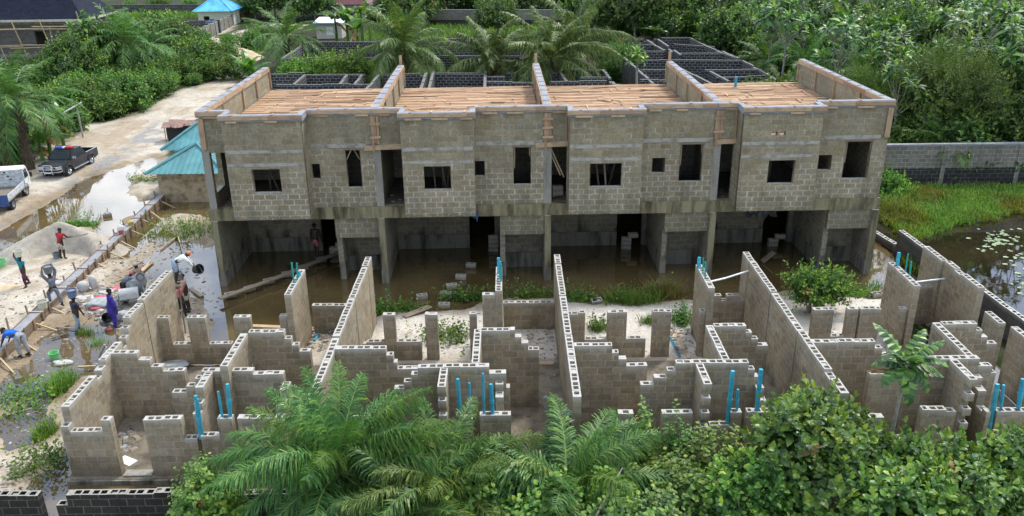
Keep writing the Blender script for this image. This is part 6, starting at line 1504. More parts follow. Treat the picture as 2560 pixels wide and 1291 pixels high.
p2 = person(gp(459, 800), .25, 1.5, 'man in pink shirt and black trousers seen from behind with both arms raised', 'c_pink', 'c_black', 2, ((-.5, .2, .8), (.3, .3, 1)), ((.5, .2, .8), (-.3, .3, 1)), sleeves='long', cap='c_cap')
bucket(p2['top']+Vector((.03, .1, .06)), 'bucketgrey', 'grey bucket lifted over the head of the man in pink', .18, .32)
person(gp(440, 778), -.4, 1.5, 'man in orange vest half hidden by the end of the gable wall', 'c_orange', 'c_black', 3, sleeves='none')
person(gz(793, 640, .18)+Vector((0, 0, 0)), -.15, 1.62, 'bare backed man in pink shorts walking along the plank under the terrace', None, 'c_rose', 3, shorts=True, legL=((-.05, .35, -1), (0, .0, -1)), legR=((.05, -.2, -1), (0, -.45, -1)))
person(gz(497, 78, .3), 2.6, 1.6, 'distant bare chested man standing in the sandy yard', None, 'c_beige', 0, shorts=True)
c = gz(431, 50, 2.3); person((c.x, c.y-.2, 1.75), .4, 1.5, 'distant man in dark clothes sitting on top of the yard fence', 'c_black', 'c_black', 10, legL=((-.1, 1, -.1), (0, .1, -1)), legR=((.1, 1, -.1), (0, .1, -1)))
# ------------------------------------------------------------------ formwork beam, sand heaps, vehicles, litter
a, b_ = gz(-70, 985, 0), gz(417, 505, 0); Lf = (b_-a).length
FW = tag(empty('formwork_beam', (a.x, a.y, 0), math.atan2(b_.y-a.y, b_.x-a.x)), 'long freshly poured concrete strip in plank formwork with stakes, crossing the site', 'formwork')
q = MB(); q.box(0, Lf, -.0, .38, -.1, .48); bp_('concrete', q, M['coping'], FW)
r = random.Random(3); q = MB(); x = 0
while x < Lf:
    L_ = min(r.uniform(2, 3.4), Lf-x)
    for z in (.09, .26, .43): q.beam((x, -.03, z), (x+L_-.02, -.03+r.uniform(-.01, .01), z+r.uniform(-.01, .015)), .03, .15)
    for z in (.12, .36): q.beam((x, .41, z+.03), (x+L_-.02, .41, z+.03), .03, .22)
    x += L_
bp_('formwork_plank', q, M['woodold'], FW)
x = .3; i = 0
while x < Lf-.2:
    q = MB(); q.beam((x, -.075, -.15), (x+r.uniform(-.06, .06), -.09, r.uniform(.5, .72)), .07, .05, up=(0, 1, 0)); bp_('stake', q, M['wood' if i % 3 == 0 else 'woodold'], FW)
    if i % 2 == 0: q = MB(); q.beam((x+.1, -.1, .34), (x-r.uniform(-.2, .5), -.85, -.05), .06, .05); bp_('raking_strut', q, M['bamboo'], FW)
    if i % 2: q = MB(); q.beam((x, .46, -.1), (x+r.uniform(-.1, .1), .5, r.uniform(.55, 1.0)), .06, .05, up=(0, 1, 0)); bp_('stake', q, M['woodold'], FW)
    if i % 3 == 1: q = MB(); q.beam((x, -.12, .51), (x+.05, .5, .52), .07, .03); bp_('cross_tie', q, M['wood'], FW)
    x += r.uniform(.55, .95); i += 1
def heap(label, c, rx, ry, h, mat, seed, scoop=None, name='sand_heap'):
    n = 48; u = np.linspace(-1.25, 1.25, n); X, Y = np.meshgrid(u, u); rr = np.hypot(X, Y); nz = fbm(X*2+seed, Y*2, seed)-.5; nf = fbm(X*9+seed, Y*9, seed+3)-.5
    Z = h*np.clip(1.06-rr-nz*.35, 0, 1)**.9
    if scoop: d = np.hypot(X-scoop[0], Y-scoop[1])/scoop[2]; Z = np.minimum(Z, h*np.clip((d-.55)*1.9, .03, 9))
    Z = Z+nf*.08*h*(Z > .03)-.06
    idx = np.arange(n*n).reshape(n, n); F = np.stack([idx[:-1, :-1], idx[:-1, 1:], idx[1:, 1:], idx[1:, :-1]], -1).reshape(-1, 4)
    return tag(link(name, npmesh(name, np.stack([X*rx, Y*ry, Z], -1).reshape(-1, 3), F, mat, smooth=True), None, c), label, 'sand heap')
def sandmat(name, a, b_):
    m, nt, b = newmat(name); pos = N(nt, 'ShaderNodeNewGeometry').outputs['Position']; n = noise(nt, 3, 6, pos, .7); f = noise(nt, 40, 3, pos)
    c = mix(nt, .5, ramp(nt, n.outputs[0], [(.35, a), (.65, b_)]), ramp(nt, f.outputs[0], [(.3, (.7, .7, .7)), (.7, (1.2, 1.2, 1.2))]), 'MULTIPLY'); L(nt, c, b.inputs['Base Color']); b.inputs['Roughness'].default_value = .95; b.inputs['Specular IOR Level'].default_value = .1
    bp = N(nt, 'ShaderNodeBump'); bp.inputs['Strength'].default_value = .6; bp.inputs['Distance'].default_value = .05; L(nt, n.outputs[0], bp.inputs['Height']); L(nt, bp.outputs[0], b.inputs['Normal']); return m
M['sandgrey'] = sandmat('greyish_sharp_sand', (.30, .27, .22), (.43, .40, .34)); M['sandyel'] = sandmat('yellow_sand', (.42, .33, .21), (.56, .47, .33)); M['sandwhite'] = sandmat('white_sand', (.50, .46, .38), (.64, .60, .52))
c = gz(128, 650, .1); heap('big grey sand heap dug away on its near side, where the man in red shovels', (c.x, c.y+1.1, .05), 2.9, 2.0, 1.6, M['sandgrey'], 3, (.25, -.75, .85))
c = gz(30, 725, .1); heap('low patch of yellow sand at the left edge', (c.x, c.y, .05), 1.8, 1.1, .28, M['sandyel'], 8)
for x, y, s, m_, lab in ((607,150,2.6,'sandyel','pale yellow sand heap beside the far end of the track'),(570,160,1.8,'sandwhite','small white sand heap left of the yellow one on the track'),(645,115,1.6,'sandwhite','small white sand heap farther up the track')):
    c = gz(x, y, .2); heap(lab, (c.x, c.y, .15), s, s*.9, s*.55, M[m_], int(x))
# concrete mixer
c = gp(336, 768); MX = tag(empty('concrete_mixer', c, .35), 'grey concrete mixer with ribbed drum and pale engine cover behind the gable wall', 'mixer')
M['mixgrey'] = plain('cement_caked_steel', (.26, .28, .29), .75, var=.35, nscale=5); M['mixpale'] = plain('pale_engine_cover', (.50, .51, .50), .55)
q = MB(); q.lathe([(0, -.5), (.28, -.5), (.48, -.25), (.50, .15), (.30, .55), (.33, .58), (.26, .56), (.2, .2)], 18); o = bp_('drum', q, M['mixgrey'], MX); o.location = (.25, .55, .95); o.rotation_euler = (math.radians(-58), .3, 0)
q = MB(); q.box(-.55, .35, -.45, .1, .5, .78); q.tube([(-.55, -.17, .72), (.35, -.17, .72)], .27, 14); bp_('engine_cover', q, M['mixpale'], MX)
q = MB()
for y in (-.4, .9): q.beam((-.7, y*.6, .42), (.9, y*.6, .42), .07, .08)
q.beam((.7, -.3, .42), (.5, .2, 1.0), .08, .08); q.beam((-.1, .6, .42), (0, .6, 1.0), .08, .08); q.beam((-.7, -.3, .42), (-.7, .6, .42), .07, .08); q.beam((-.65, -.2, 0), (-.65, -.2, .42), .06, .06); bp_('chassis', q, M['mixgrey'], MX)
MX.scale = (.8, .8, .8)
def wheel(parent, loc, r, w, rot=0, rim='chrome', name='wheel'):
    t = MB(); t.lathe([(r*.55, -w/2), (r*.92, -w/2), (r, -w*.32), (r, w*.32), (r*.92, w/2), (r*.55, w/2)], 22)
    wo = empty(name, loc); wo.parent = parent; wo.rotation_euler = (0, PI/2, rot)
    t.build('tyre', M['black'], wo); q = MB(); q.lathe([(0, w*.18), (r*.2, w*.28), (r*.25, w*.12), (r*.5, w*.15), (r*.56, w*.46), (r*.58, w*.5)], 20); q.lathe([(r*.58, -w*.5), (r*.5, -w*.15), (0, -w*.2)], 20); q.build('rim', M[rim], wo); return wo
wheel(MX, (.75, -.25, .26), .26, .12, 0, 'mixgrey'); wheel(MX, (.75, .7, .26), .26, .12, 0, 'mixgrey')

# pickup with beacon bar; local: x right, y forward
def prism(q, prof, x0, x1, mi=0, taper=0):
    """side profile (y, z) extruded along x"""
    n = len(prof); A = [(x0, y, z) for y, z in prof]; B_ = [(x1, y, z) for y, z in prof]
    for i in range(n): j = (i+1) % n; q.face([A[i], A[j], B_[j], B_[i]], mi=mi)
    q.face(A[::-1], mi=mi); q.face(B_, mi=mi)
def bevelled(o, w=.03, seg=2):
    bm = bmesh.new(); bm.from_mesh(o.data); bmesh.ops.remove_doubles(bm, verts=bm.verts, dist=1e-4); bmesh.ops.recalc_face_normals(bm, faces=bm.faces)
    eds = [e for e in bm.edges if len(e.link_faces) == 2 and e.calc_face_angle(0) > .5]
    bmesh.ops.bevel(bm, geom=eds, offset=w, segments=seg, affect='EDGES', clamp_overlap=True); bm.to_mesh(o.data); bm.free(); return o
fw, rw = gz(175, 440, .15), gz(228, 412, .15); hd = math.atan2(-(fw.x-rw.x), fw.y-rw.y); mid = (fw+rw)/2
side = Vector((math.cos(hd), math.sin(hd), 0))       # vehicle's right
PK = tag(empty('pickup_truck', (mid.x+side.x*.72, mid.y+side.y*.72, .13), hd), 'black double cab pickup with chrome bull bar and red-blue beacon bar on the sand', 'pickup truck'); PK.scale = (.92, .92, .92)
WB = 1.42
arch = lambda cy, r=.42: [(cy+r*math.cos(a), .36+r*math.sin(a)) for a in np.linspace(0, PI, 9)]
lower = [(2.15, .42), (2.2, .62), (2.15, .92), (1.0, 1.02), (-2.42, 1.0), (-2.45, .48)]
body = [(2.15, .42), (2.2, .62), (2.16, .9), (1.05, 1.04), (.85, 1.04), (-.98, 1.02), (-2.42, 1.0), (-2.45, .5)]+[(y, z) for y, z in reversed([(c_[0], max(c_[1], .36)) for c_ in arch(-WB)])]+[(-WB+.46, .38), (WB-.46, .38)]+[(y, z) for y, z in reversed(arch(WB))]
# body sides follow the wheel arches; bed is an open tray
q = MB(); bot = [(-2.45, .5)]+[p for p in reversed(arch(-WB))][0:]+[(WB-.46, .36)]+[p for p in reversed(arch(WB))]+[(2.15, .42)]
topz = lambda y: 1.0 if y < .9 else 1.03-.12*((y-.9)/1.3)
for sx in (-.85, .85):
    ys = [p for p in bot]
    for (y0, z0_), (y1, z1_) in zip(ys[:-1], ys[1:]):
        if abs(y1-y0) < 1e-5: continue
        q.face([(sx, y0, z0_), (sx, y1, z1_), (sx*.985, y1, topz(y1)), (sx*.985, y0, topz(y0))], sm=False)
q.box(-.84, .84, .88, 2.14, .86, .9)
H0, H1 = [(-.84, .88, 1.03), (.84, .88, 1.03)], [(-.80, 2.16, .90), (.80, 2.16, .90)]
q.face([H0[0], H0[1], H1[1], H1[0]]); q.face([(-.8, 2.16, .9), (.8, 2.16, .9), (.83, 2.2, .5), (-.83, 2.2, .5)])
q.box(-.84, .84, -2.46, -2.40, .5, 1.0); q.box(-.78, .78, -2.4, -.98, .55, .6); q.box(-.83, .83, -1.0, -.95, .5, 1.0)
for sx in (-1, 1): q.box(sx*.84-.05*(sx > 0), sx*.84+.05*(sx < 0), -2.42, -.96, .95, 1.02)
q.box(-.6, .6, -2.2, 2.0, .34, .5)
bp_('body', q, M['blackpaint'], PK)
q = MB(); cabp = [(1.0, 1.03), (.42, 1.50), (.28, 1.55), (-.72, 1.55), (-.98, 1.02)]
xb, xt = .83, .66
def cx(z): return xb+(xt-xb)*max(0, (z-1.02)/.53)
for (y0, z0_), (y1, z1_) in zip(cabp[:-1], cabp[1:]): q.face([(-cx(z0_), y0, z0_), (cx(z0_), y0, z0_), (cx(z1_), y1, z1_), (-cx(z1_), y1, z1_)])
for s in (-1, 1): q.face([(s*cx(z), y, z) for y, z in cabp])
bp_('cab', q, M['blackpaint'], PK)
def glassq(pts, name): q = MB(); q.face(pts); q.build(name, M['glass'], PK)
o_ = .008
glassq([(-.70, .95, 1.085), (.70, .95, 1.085), (.62, .47, 1.475), (-.62, .47, 1.475)], 'windscreen')
for s in (-1, 1):
    for y0, y1, y2, y3 in ((.82, -.02, -.02, .42), (-.1, -.86, -.70, -.1)): glassq([(s*(cx(1.08)+o_), y0, 1.08), (s*(cx(1.08)+o_), y1, 1.08), (s*(cx(1.46)+o_), y2, 1.46), (s*(cx(1.46)+o_), y3, 1.46)], 'side_window')
glassq([(-.6, -.955, 1.1), (.6, -.955, 1.1), (.55, -.775, 1.46), (-.55, -.775, 1.46)], 'rear_window')
for s in (-1, 1):
    for cy_ in (WB, -WB):
        wheel(PK, (s*.74, cy_, .36), .36, .25, 0 if s > 0 else PI)
        q = MB(); pts = [(s*.87, y, z+.03) for y, z in arch(cy_, .43)]; q.tube(pts, .035, 6); q.build('arch_trim', M['blackpaint'], PK)
    q = MB(); q.tube([(s*.92, -.9, .38), (s*.92, .95, .38)], .05, 8); q.build('side_step', M['chrome'], PK)
    q = MB(); q.box(s*.96-.1, s*.96+.1, .72, .82, 1.06, 1.22); q.build('wing_mirror', M['chrome'], PK)
    q = MB(); q.box(s*.6-.18, s*.6+.18, 2.17, 2.215, .72, .86); q.build('headlight', M['white'], PK)
    q = MB(); q.box(s*.76-.06, s*.76+.06, -2.49, -2.455, .7, .95); q.build('tail_light', M['c_red'], PK)
    q = MB(); q.tube([(s*.78, -.96, 1.03), (s*.79, -2.4, 1.03)], .025, 6); q.build('bed_rail', M['chrome'], PK)
q = MB()
for z in (.55, .72, .88): q.tube([(-.85, 2.2, z+.02), (-.62, 2.38, z), (0, 2.44, z), (.62, 2.38, z), (.85, 2.2, z+.02)], .028, 8)
for x in (-.28, .28): q.tube([(x, 2.4, .4), (x, 2.46, .7), (x, 2.40, 1.0)], .035, 8)
q.tube([(-.28, 2.40, 1.0), (.28, 2.40, 1.0)], .03, 8); q.tube([(-.85, 2.2, .57), (-.85, 2.2, .9)], .028, 8); q.tube([(.85, 2.2, .57), (.85, 2.2, .9)], .028, 8); q.build('bull_bar', M['chrome'], PK)
q = MB(); q.box(-.25, .25, 2.2, 2.23, .66, .84); q.build('grille', M['chrome'], PK)
q = MB(); q.box(-.2, .2, 2.44, 2.452, .47, .56); q.build('number_plate', M['white'], PK)
M['beaconblue'] = plain('blue_beacon', (.02, .12, .5), .2, spec=.7); M['beaconred'] = plain('red_beacon', (.5, .01, .05), .2, spec=.7)
q = MB(); q.box(-.62, .62, -.05, .25, 1.56, 1.60); lb = q.build('beacon_bar', M['black'], PK)
for x0, x1, m_ in ((-.6, -.1, 'beaconred'), (.1, .6, 'beaconblue'), (-.09, .09, 'white')): q = MB(); q.box(x0, x1, -.04, .24, 1.601, 1.72); bevelled(q.build('beacon_lens', M[m_], lb), .03)
# white flatbed truck heading away
f_, r_ = gz(68, 490, .15), gz(33, 524, .15); hd = math.atan2(-(f_.x-r_.x), f_.y-r_.y); sd2 = Vector((math.cos(hd), math.sin(hd), 0)); mid = (f_+r_)/2
TK = tag(empty('flatbed_truck', (mid.x-sd2.x*.72, mid.y-sd2.y*.72, .13), hd), 'white cab flatbed lorry with slatted headboard, cut off by the left edge', 'lorry'); TK.scale = (.95,)*3
M['boardgrey'] = plain('grey_white_board', (.45, .48, .50), .7, var=.3, nscale=7); M['bluepaint'] = plain('worn_blue_paint', (.03, .07, .22), .6, var=.5, nscale=9)
q = MB(); prism(q, [(2.3, .5), (2.32, 1.05), (2.05, 1.72), (1.9, 1.8), (.9, 1.8), (.9, .5)], -.82, .82); bevelled(bp_('cab', q, M['white'], TK), .05)
for s in (-1, 1):
    q = MB(); q.face([(s*.828, 2.12, 1.08), (s*.828, 1.1, 1.08), (s*.828, 1.1, 1.62), (s*.828, 1.88, 1.62)]); q.build('side_window', M['glass'], TK)
    q = MB(); q.box(s*.98-.06, s*.98+.06, 2.05, 2.12, 1.0, 1.3); q.build('wing_mirror', M['black'], TK)
    wheel(TK, (s*.72, 1.3, .36), .36, .22, 0 if s > 0 else PI, 'mixgrey'); wheel(TK, (s*.70, -1.3, .36), .36, .3, 0 if s > 0 else PI, 'mixgrey')
    q = MB(); pts = [(s*.83, y, z+.02) for y, z in [(1.3+.44*math.cos(a), .36+.44*math.sin(a)) for a in np.linspace(0, PI, 9)]]; q.tube(pts, .04, 6); q.build('arch_trim', M['boardgrey'], TK)
    q = MB(); q.box(s*.93-.02, s*.93+.02, -2.2, .76, .78, 1.12); q.build('side_board', M['boardgrey'], TK)
    q = MB(); q.box(s*.55-.15, s*.55+.15, 2.315, 2.34, .7, .85); q.build('headlight', M['glass'], TK)
q = MB(); q.face([(-.7, 2.30, 1.12), (.7, 2.30, 1.12), (.66, 2.08, 1.66), (-.66, 2.08, 1.66)]); q.build('windscreen', M['glass'], TK)
q = MB()
for i in range(5): q.box(-.95, .95, .78, .82, .82+i*.2, 1.01+i*.2)
for s in (-1, 1): q.box(s*.95-.06, s*.95+.06, .76, .85, .7, 1.85)
hb2 = bp_('headboard', q, M['boardgrey'], TK)
q = MB()
for i in range(9): q.box(-.62+i*.09, -.57+i*.09, .772, .779, 1.55, 1.58)
for x, z in ((-.6, 1.66), (-.05, 1.66), (.1, 1.42), (.2, 1.22)): q.box(x, x+.13, .772, .779, z, z+.07)
bp_('slot', q, M['black'], hb2)
q = MB(); q.box(-.94, .94, -2.2, .78, .7, .77); bp_('bed_floor', q, M['debris'], TK)
q = MB(); q.box(-.95, .95, -2.25, -2.2, .5, 1.15); bp_('tail_board', q, M['bluepaint'], TK)
q = MB(); q.box(-.4, .4, -2.1, 2.2, .42, .6); bp_('chassis', q, M['black'], TK)
# roadside post with a slanted white panel
c = gz(208, 345, .15); t = tag(empty('roadside_post', (c.x, c.y, .1), .4), 'thin roadside post with a slanted white lamp panel on top', 'post')
q = MB(); q.tube([(0, 0, 0), (0, 0, 2.1)], .06, 8); bp_('pole', q, M['trunk'], t); q = MB(); q.beam((-1.1, 0, 1.9), (.35, .05, 2.6), .2, .06); bp_('lamp_panel', q, M['white'], t)

# loose blocks
PB = None
def loose(x, y, z, label, rz=0, group=None, tilt=0, pt=None):
    global PB
    if PB is None: PB = block_mesh().build('concrete_block', M['fg']); o = PB
    else: o = PB.copy(); COL.objects.link(o)
    p = gz(x, y, z) if pt is None else Vector(pt); o.location = (p.x, p.y, z-.1 if pt is None else p.z); o.rotation_euler = (tilt, 0, rz); o.data.materials[0] = M['fg']; o['category'] = 'block'; o['label'] = label
    if group: o['group'] = group
    elif 'group' in o: del o['group']
    return o
for i, (x, y) in enumerate(((1178,664),(1152,693),(1129,716),(1115,736),(1110,764))): loose(x, y, .12, 'stepping stone block in the brown water, %s' % ('farthest of the row', 'second farthest of the row', 'middle of the row', 'second nearest of the row', 'nearest of the row, by the weeds')[i], RND.uniform(-.2, .2), 'stepping stone blocks')
loose(0, 0, 0, 'loose block standing on the low wall beside the second party wall', 1.4, None, 0, (-5.75, 28.5, S0+CH*5+.004))
for x, w_ in ((7.55, 'left'), (8.2, 'right')): loose(0, 0, 0, 'loose block on the low wall of the third unit, %s' % ('nearer the pipe wall' if w_ == 'left' else 'nearer the party wall'), 0.05, None, 0, (x, 28.5, S0+CH*5+.004))
loose(268, 538, .1, 'single brown block lying in the long puddle', .5); loose(158, 712, .25, 'block lying on the sand beside the man in grey overalls', .8); loose(1055, 742+0, .1, 'block half sunk among the water weeds', .3)
loose(2192, 738, .2, 'pale block on the sand right of the round bush', .2); loose(1490, 752, .15, 'tilted block at the water edge before the third unit', .3, None, .4)
for k, (x0, n) in enumerate(((-9.9, 3), (-2.4, 4), (3.9, 4), (10.9, 3))):
    for j in range(n):
        w_ = bw(x0+(.3 if j == n-1 and k != 1 else 0), 3.3-.02*j, 0); loose(0, 0, 0, 'block in the rough stack of steps under the %s unit' % ('first', 'second', 'third', 'fourth')[k], BROT+RND.uniform(-.1, .1), 'step blocks under the terrace', 0, (w_.x, w_.y, -.05+.22*j))
for j in range(2): w_ = bw(SX[2]+.5, 1.1, 0); loose(0, 0, 0, 'block of the pair stacked in the upper doorway of the third unit', .1, 'blocks in the upper doorway', 0, (w_.x, w_.y, ZSL+.22*j))
# plank walkway on blocks
pa, pb = gz(548, 746, .3), gz(700, 690, .3); pc = gz(852, 628, .3)
t = tag(empty('plank_walkway', (pa.x, pa.y, 0)), 'weathered plank walkway laid on blocks across the flood into the first unit', 'walkway')
for u, v in ((pa, pb), (gz(675, 700, .33), pc)): q = MB(); q.beam(Vector(u)-pa+Vector((0, 0, .28)), Vector(v)-pa+Vector((0, 0, .27)), .26, .05); bp_('plank', q, M['woodold'], t)
for x, y in ((576,738),(624,722),(672,703),(718,686),(757,670),(803,650)): loose(x, y, .14, 'block carrying the plank walkway in the flood water', RND.uniform(.2, .8), 'blocks under the plank walkway')
# loose timber
def timber(x0, y0, x1, y1, label, w_=.12, h_=.03, mat='woodold', z=.06, z1=None, grp=None, name='plank'):
    a, b_ = gz(x0, y0, z), gz(x1, y1, z if z1 is None else z1); q = MB(); q.beam(a, b_, w_, h_); tag(q.build(name, M[mat]), label, 'plank' if name == 'plank' else name, grp)
timber(300,684,356,652,'dark plank on the wet mud, upper one of the loose group',.14); timber(280,708,345,680,'plank on the mud behind the sacks, lowest of the loose group',.13); timber(325,706,370,662,'brown plank crossing the others beside the puddle',.15,.04,'wood'); timber(345,690,382,655,'short plank end lying in the shallow puddle',.1)
timber(360,672,378,650,'narrow pale offcut beside the crossed planks',.07,.03,'bamboo'); timber(1010,792,1075,766,'broad pale plank lying on the sand behind the second unit',.3,.04,'woodold',.22); timber(628,815,706,818,'plank lying behind the piers of the first unit',.2,.04,'bamboo',.15)
timber(476,722,505,742,'dark timber end in the shallow water beside the workers',.16,.08); timber(400,625,445,590,'pole lying across the drowned weeds',.06,.05,'bamboo'); timber(441,578,450,608,'short stick leaning in the weeds',.05,.05,'bamboo',.1,.3)
timber(1688,828,1722,897,'reddish timber lying beside the pipe wall of the third unit',.1,.06,'wood',.2); timber(1665,832,1690,830,'short board among the rubble beside the pipe wall',.12,.04,'woodold',.2); timber(1348,908,1385,908,'board lying on the floor of the second unit passage',.22,.04,'wood',.17)
timber(1905,655,1935,630,'plank ramp leading into the fourth unit',.3,.05,'woodold',.05,.5); timber(0,825,110,808,'long pale board on the sand at the left edge',.25,.05,'bamboo',.12); timber(20,800,75,780,'dark board on the sand above the pale one',.15,.04,'woodold',.12)
timber(195,918,240,916,'bamboo pole on the mud near the gable wall',.07,.06,'bamboo',.15); timber(128,846,172,832,'thin stick on the mud by the puddle',.05,.03); timber(140,818,185,822,'dark stick lying on the mud below the formwork',.05,.03)
q = MB(); q.tube([gz(1676, 845, .22), gz(1700, 893, .22)], .05, 8); tag(q.build('pipe_offcut', M['pvc']), 'cyan pipe lying on the rubble of the third unit', 'pipe')
q = MB(); q.tube([gz(786, 852, .22), gz(797, 836, .25)], .055, 8); tag(q.build('pipe_offcut', M['pvc']), 'short cyan pipe offcut on the floor of the first unit', 'pipe')
q = MB(); q.tube([gz(247, 893, .1), gz(262, 862, .55)], .05, 8); tag(q.build('drain_pipe', M['mixgrey']), 'grey pipe leaning in the puddle beside the gable wall', 'pipe')
# buckets, sacks, paper
for x, y, m_, lab, r_, h_, ti in ((136,892,'bucketgreen','light green bucket standing in the puddle beside the gable wall',.17,.26,(0,0)),(6,668,'bucketgreen','light green bucket at the left edge beside the sand heap',.2,.36,(0,0)),(145,652,'bucketgrey','dark grey bucket at the foot of the sand heap',.18,.28,(0,0)),(300,768,'bucketcream','cream bucket standing beside the mixer',.2,.34,(0,0))):
    c = gp(x, y); bucket(c, m_, lab, r_, h_, ti, False)
c = gz(108, 770, .48); bucket((c.x, c.y, .46), 'bucketcream', 'pale bucket standing on top of the formwork', .2, .32)
M['sackwhite'] = plain('white_woven_sack', (.44, .44, .43), .7, var=.2, nscale=9); M['sackred'] = plain('red_print', (.50, .10, .14), .8, var=.3); M['sackgrey'] = plain('grey_plastic_sheet', (.33, .36, .36), .4, var=.3, nscale=5)
def sack(x, y, rx, ry, rz_, mat, label, cat='sack', seed=0, z=0):
    g = np.random.default_rng(seed); V = []; n, m_ = 14, 9
    for i in range(m_+1):
        th = PI*i/m_
        for j in range(n):
            ph = 2*PI*j/n; f = 1+.13*math.sin(3*ph+seed+i*.7)+.08*g.normal(); V.append((rx*f*math.copysign(abs(math.sin(th))**.7, 1)*math.cos(ph), ry*f*abs(math.sin(th))**.7*math.sin(ph), rz_*(1+math.copysign(abs(math.cos(th))**.8, math.cos(th)))))
    F = [(i*n+j, (i+1)*n+j, (i+1)*n+(j+1) % n, i*n+(j+1) % n) for i in range(m_) for j in range(n)]
    c = gp(x, y); return tag(link('sack', npmesh('sack', V, F, M[mat], smooth=True), None, (c.x, c.y, c.z-.03+z)), label, cat)
sack(212, 735, .24, .2, .24, 'sackwhite', 'crumpled white sack beside the formwork', seed=1); sack(238, 730, .17, .15, .34, 'sackwhite', 'upright white sack right of the crumpled one', seed=2); sack(218, 750, .6, .25, .03, 'sackwhite', 'flattened white sack spread on the mud', seed=3)
sack(252, 752, .25, .2, .05, 'sackred', 'red and white torn sack on the mud by the mixer', seed=4); sack(243, 778, .25, .2, .07, 'sackred', 'small red scrap of sack below the torn one', seed=5); sack(252, 770, .5, .4, .14, 'sackgrey', 'grey plastic sheet crumpled on the mud', seed=6)
sack(288, 720, .3, .2, .04, 'sackred', 'pink packaging scattered behind the stooping man', seed=7); sack(268, 738, .3, .2, .04, 'sackwhite', 'white packaging scraps left of the mixer', seed=8); sack(312, 800, .28, .22, .2, 'sackwhite', 'dirty white sack beside the man in purple', seed=9)
sack(155, 905, .35, .2, .07, 'sackwhite', 'pale plastic rags lying in the puddle', seed=10); sack(273, 820, .12, .1, .04, 'sackred', 'small red scrap on the mud above the puddle', seed=12)
sack(150, 722, .35, .22, .12, 'sackwhite', 'pale sack on the sand behind the formwork', seed=13); sack(440, 925, .55, .3, .05, 'sackgrey', 'crumpled grey blue plastic on the floor of the first unit', seed=14, z=.2)
c = gz(305, 588, .42); t = tag(empty('jerrycan', (c.x, c.y, .4), .3), 'white container with a red printed label standing on the formwork', 'container'); q = MB(); q.box(-.16, .16, -.11, .11, 0, .5); bevelled(bp_('shell', q, M['white'], t), .04); q = MB(); q.box(-.12, .12, -.118, -.112, .08, .3); bp_('label', q, M['sackred'], t); q = MB(); q.tube([(-.08, 0, .5), (-.08, 0, .56), (.08, 0, .56), (.08, 0, .5)], .02, 6); bp_('handle', q, M['white'], t)
c = gz(328, 565, .45); q = MB(); q.lathe([(0, 0), (.14, 0), (.15, .25), (.06, .33), (0, .34)], 12); o = tag(q.build('yellow_bag', M['c_yellow']), 'yellow bag hung on the formwork beside the white container', 'bag'); o.location = (c.x, c.y, .42)
q = MB(); q.box(-.28, .28, -.15, .15, 0, .012); o = tag(q.build('paper_sheet', M['pvcwhite']), 'white sheet of paper on the floor just inside the first doorway', 'paper'); c = gz(318, 1153, S0); o.location = (c.x, c.y, S0+.004); o.rotation_euler = (0, 0, -.5)
q = MB(); q.box(-.2, .2, -1.6, 1.6, 0, .03); o = tag(q.build('pale_board', M['white']), 'long pale board standing in the corner behind the papaya tree', 'board'); c = gz(2195, 1050, S0); o.location = (c.x, c.y+.6, S0); o.rotation_euler = (.9, 0, -.15)
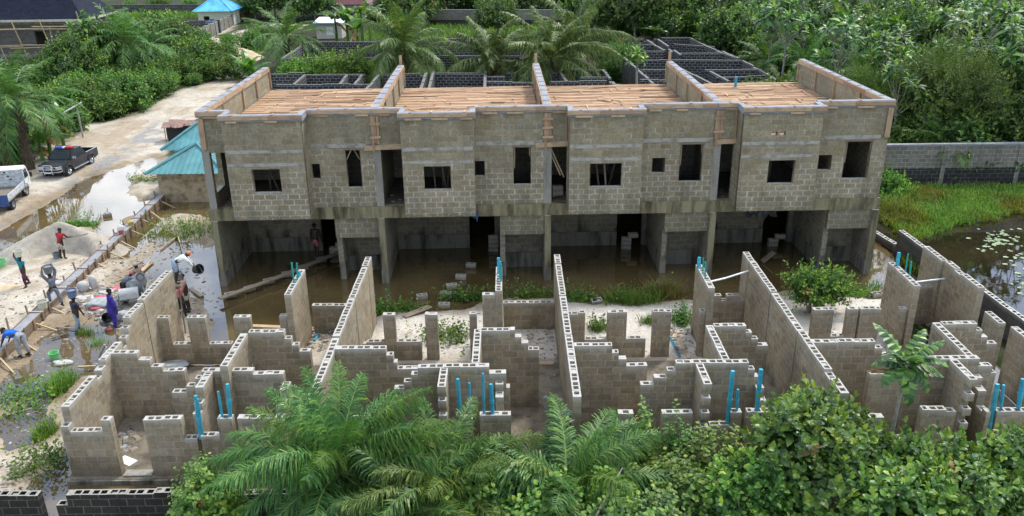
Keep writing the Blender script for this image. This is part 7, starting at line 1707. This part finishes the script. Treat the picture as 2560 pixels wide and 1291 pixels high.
# rubble and litter nobody could count
def chips(name, label, poly, n, smin, smax, mats, seed, zoff=0, flat=.35):
    g = np.random.default_rng(seed); xy = inpoly(poly, n, g); V, F, mi = [], [], []; o = 0
    for x, y in xy:
        s = g.uniform(smin, smax)*g.uniform(.4, 1); z = max(ground_z(x, y), 0)+zoff; a = g.uniform(0, 6.28); ca, sa = math.cos(a), math.sin(a); lx, ly, lz = s, s*g.uniform(.3, .9), s*flat*g.uniform(.3, 1)
        P = [(-lx, -ly, -.01), (lx, -ly*.8, -.01), (lx*.8, ly, -.01), (-lx, ly*.7, -.01), (-lx*.7, -ly*.7, lz), (lx*.7, -ly*.6, lz*.8), (lx*.6, ly*.7, lz), (-lx*.6, ly*.5, lz*.7)]
        V += [(x+p[0]*ca-p[1]*sa, y+p[0]*sa+p[1]*ca, z+p[2]) for p in P]
        for f in ((4,5,6,7),(0,1,5,4),(1,2,6,5),(2,3,7,6),(3,0,4,7)): F.append(tuple(i+o for i in f)); 
        mi += [int(g.choice(len(mats), p=[.8]+[.2/(len(mats)-1)]*(len(mats)-1)) if len(mats) > 1 else 0)]*5; o += 8
    return tag(link(name, npmesh(name, V, F, [M[m_] for m_ in mats], mi)), label, 'rubble', None, 'stuff')
chips('site_litter', 'stones, chips and litter strewn over the muddy yard', px([(0,700),(120,690),(250,640),(430,590),(560,760),(520,860),(300,870),(120,1000),(100,1250),(-100,1250),(-60,760)]), 1700, .02, .12, ['debris', 'mixgrey', 'sackwhite'], 1)
chips('mixing_rubble', 'broken block and mortar rubble around the mixer', px([(180,760),(260,715),(330,750),(300,830),(230,800)]), 320, .05, .2, ['debris', 'mixgrey', 'sackwhite'], 2)
chips('floor_rubble', 'block rubble on the floors of the roofless rooms', px([(275,1085),(340,1070),(342,1128),(282,1130)], S0), 40, .06, .24, ['debris', 'mixgrey'], 3, S0-.0)
for i, pl in enumerate((((1310,830),(1390,830),(1400,960),(1350,960)), ((760,830),(850,830),(840,880),(770,890)), ((1665,830),(1735,830),(1740,900),(1690,900)), ((1340,990),(1430,990),(1440,1040),(1280,1045)), ((2290,820),(2360,820),(2340,870),(2280,870)), ((1200,880),(1330,900),(1330,1010),(1260,1000)))):
    chips('floor_rubble', 'block rubble on the floors of the roofless rooms', px(pl, S0), 60, .03, .12, ['debris', 'mixgrey', 'woodold'], 10+i, S0)
chips('sand_litter', 'dark twigs and stones scattered on the white sand between the terraces', WHITE, 420, .02, .08, ['debris', 'woodold', 'mixgrey'], 22)
chips('track_litter', 'litter and stones along the sandy track and its puddle', px([(0,420),(300,310),(560,190),(480,320),(330,400),(100,560),(0,600)]), 400, .02, .09, ['debris', 'sackwhite'], 4)
chips('upper_floor_rubble', 'rubble lying inside the upper doorways and at the slab edge of the terrace', [bw(x, y, 0) for x, y in ((-13.9,.2),(13.6,.2),(13.6,1.5),(-13.9,1.5))], 260, .03, .14, ['debris', 'woodold'], 6, ZSL)
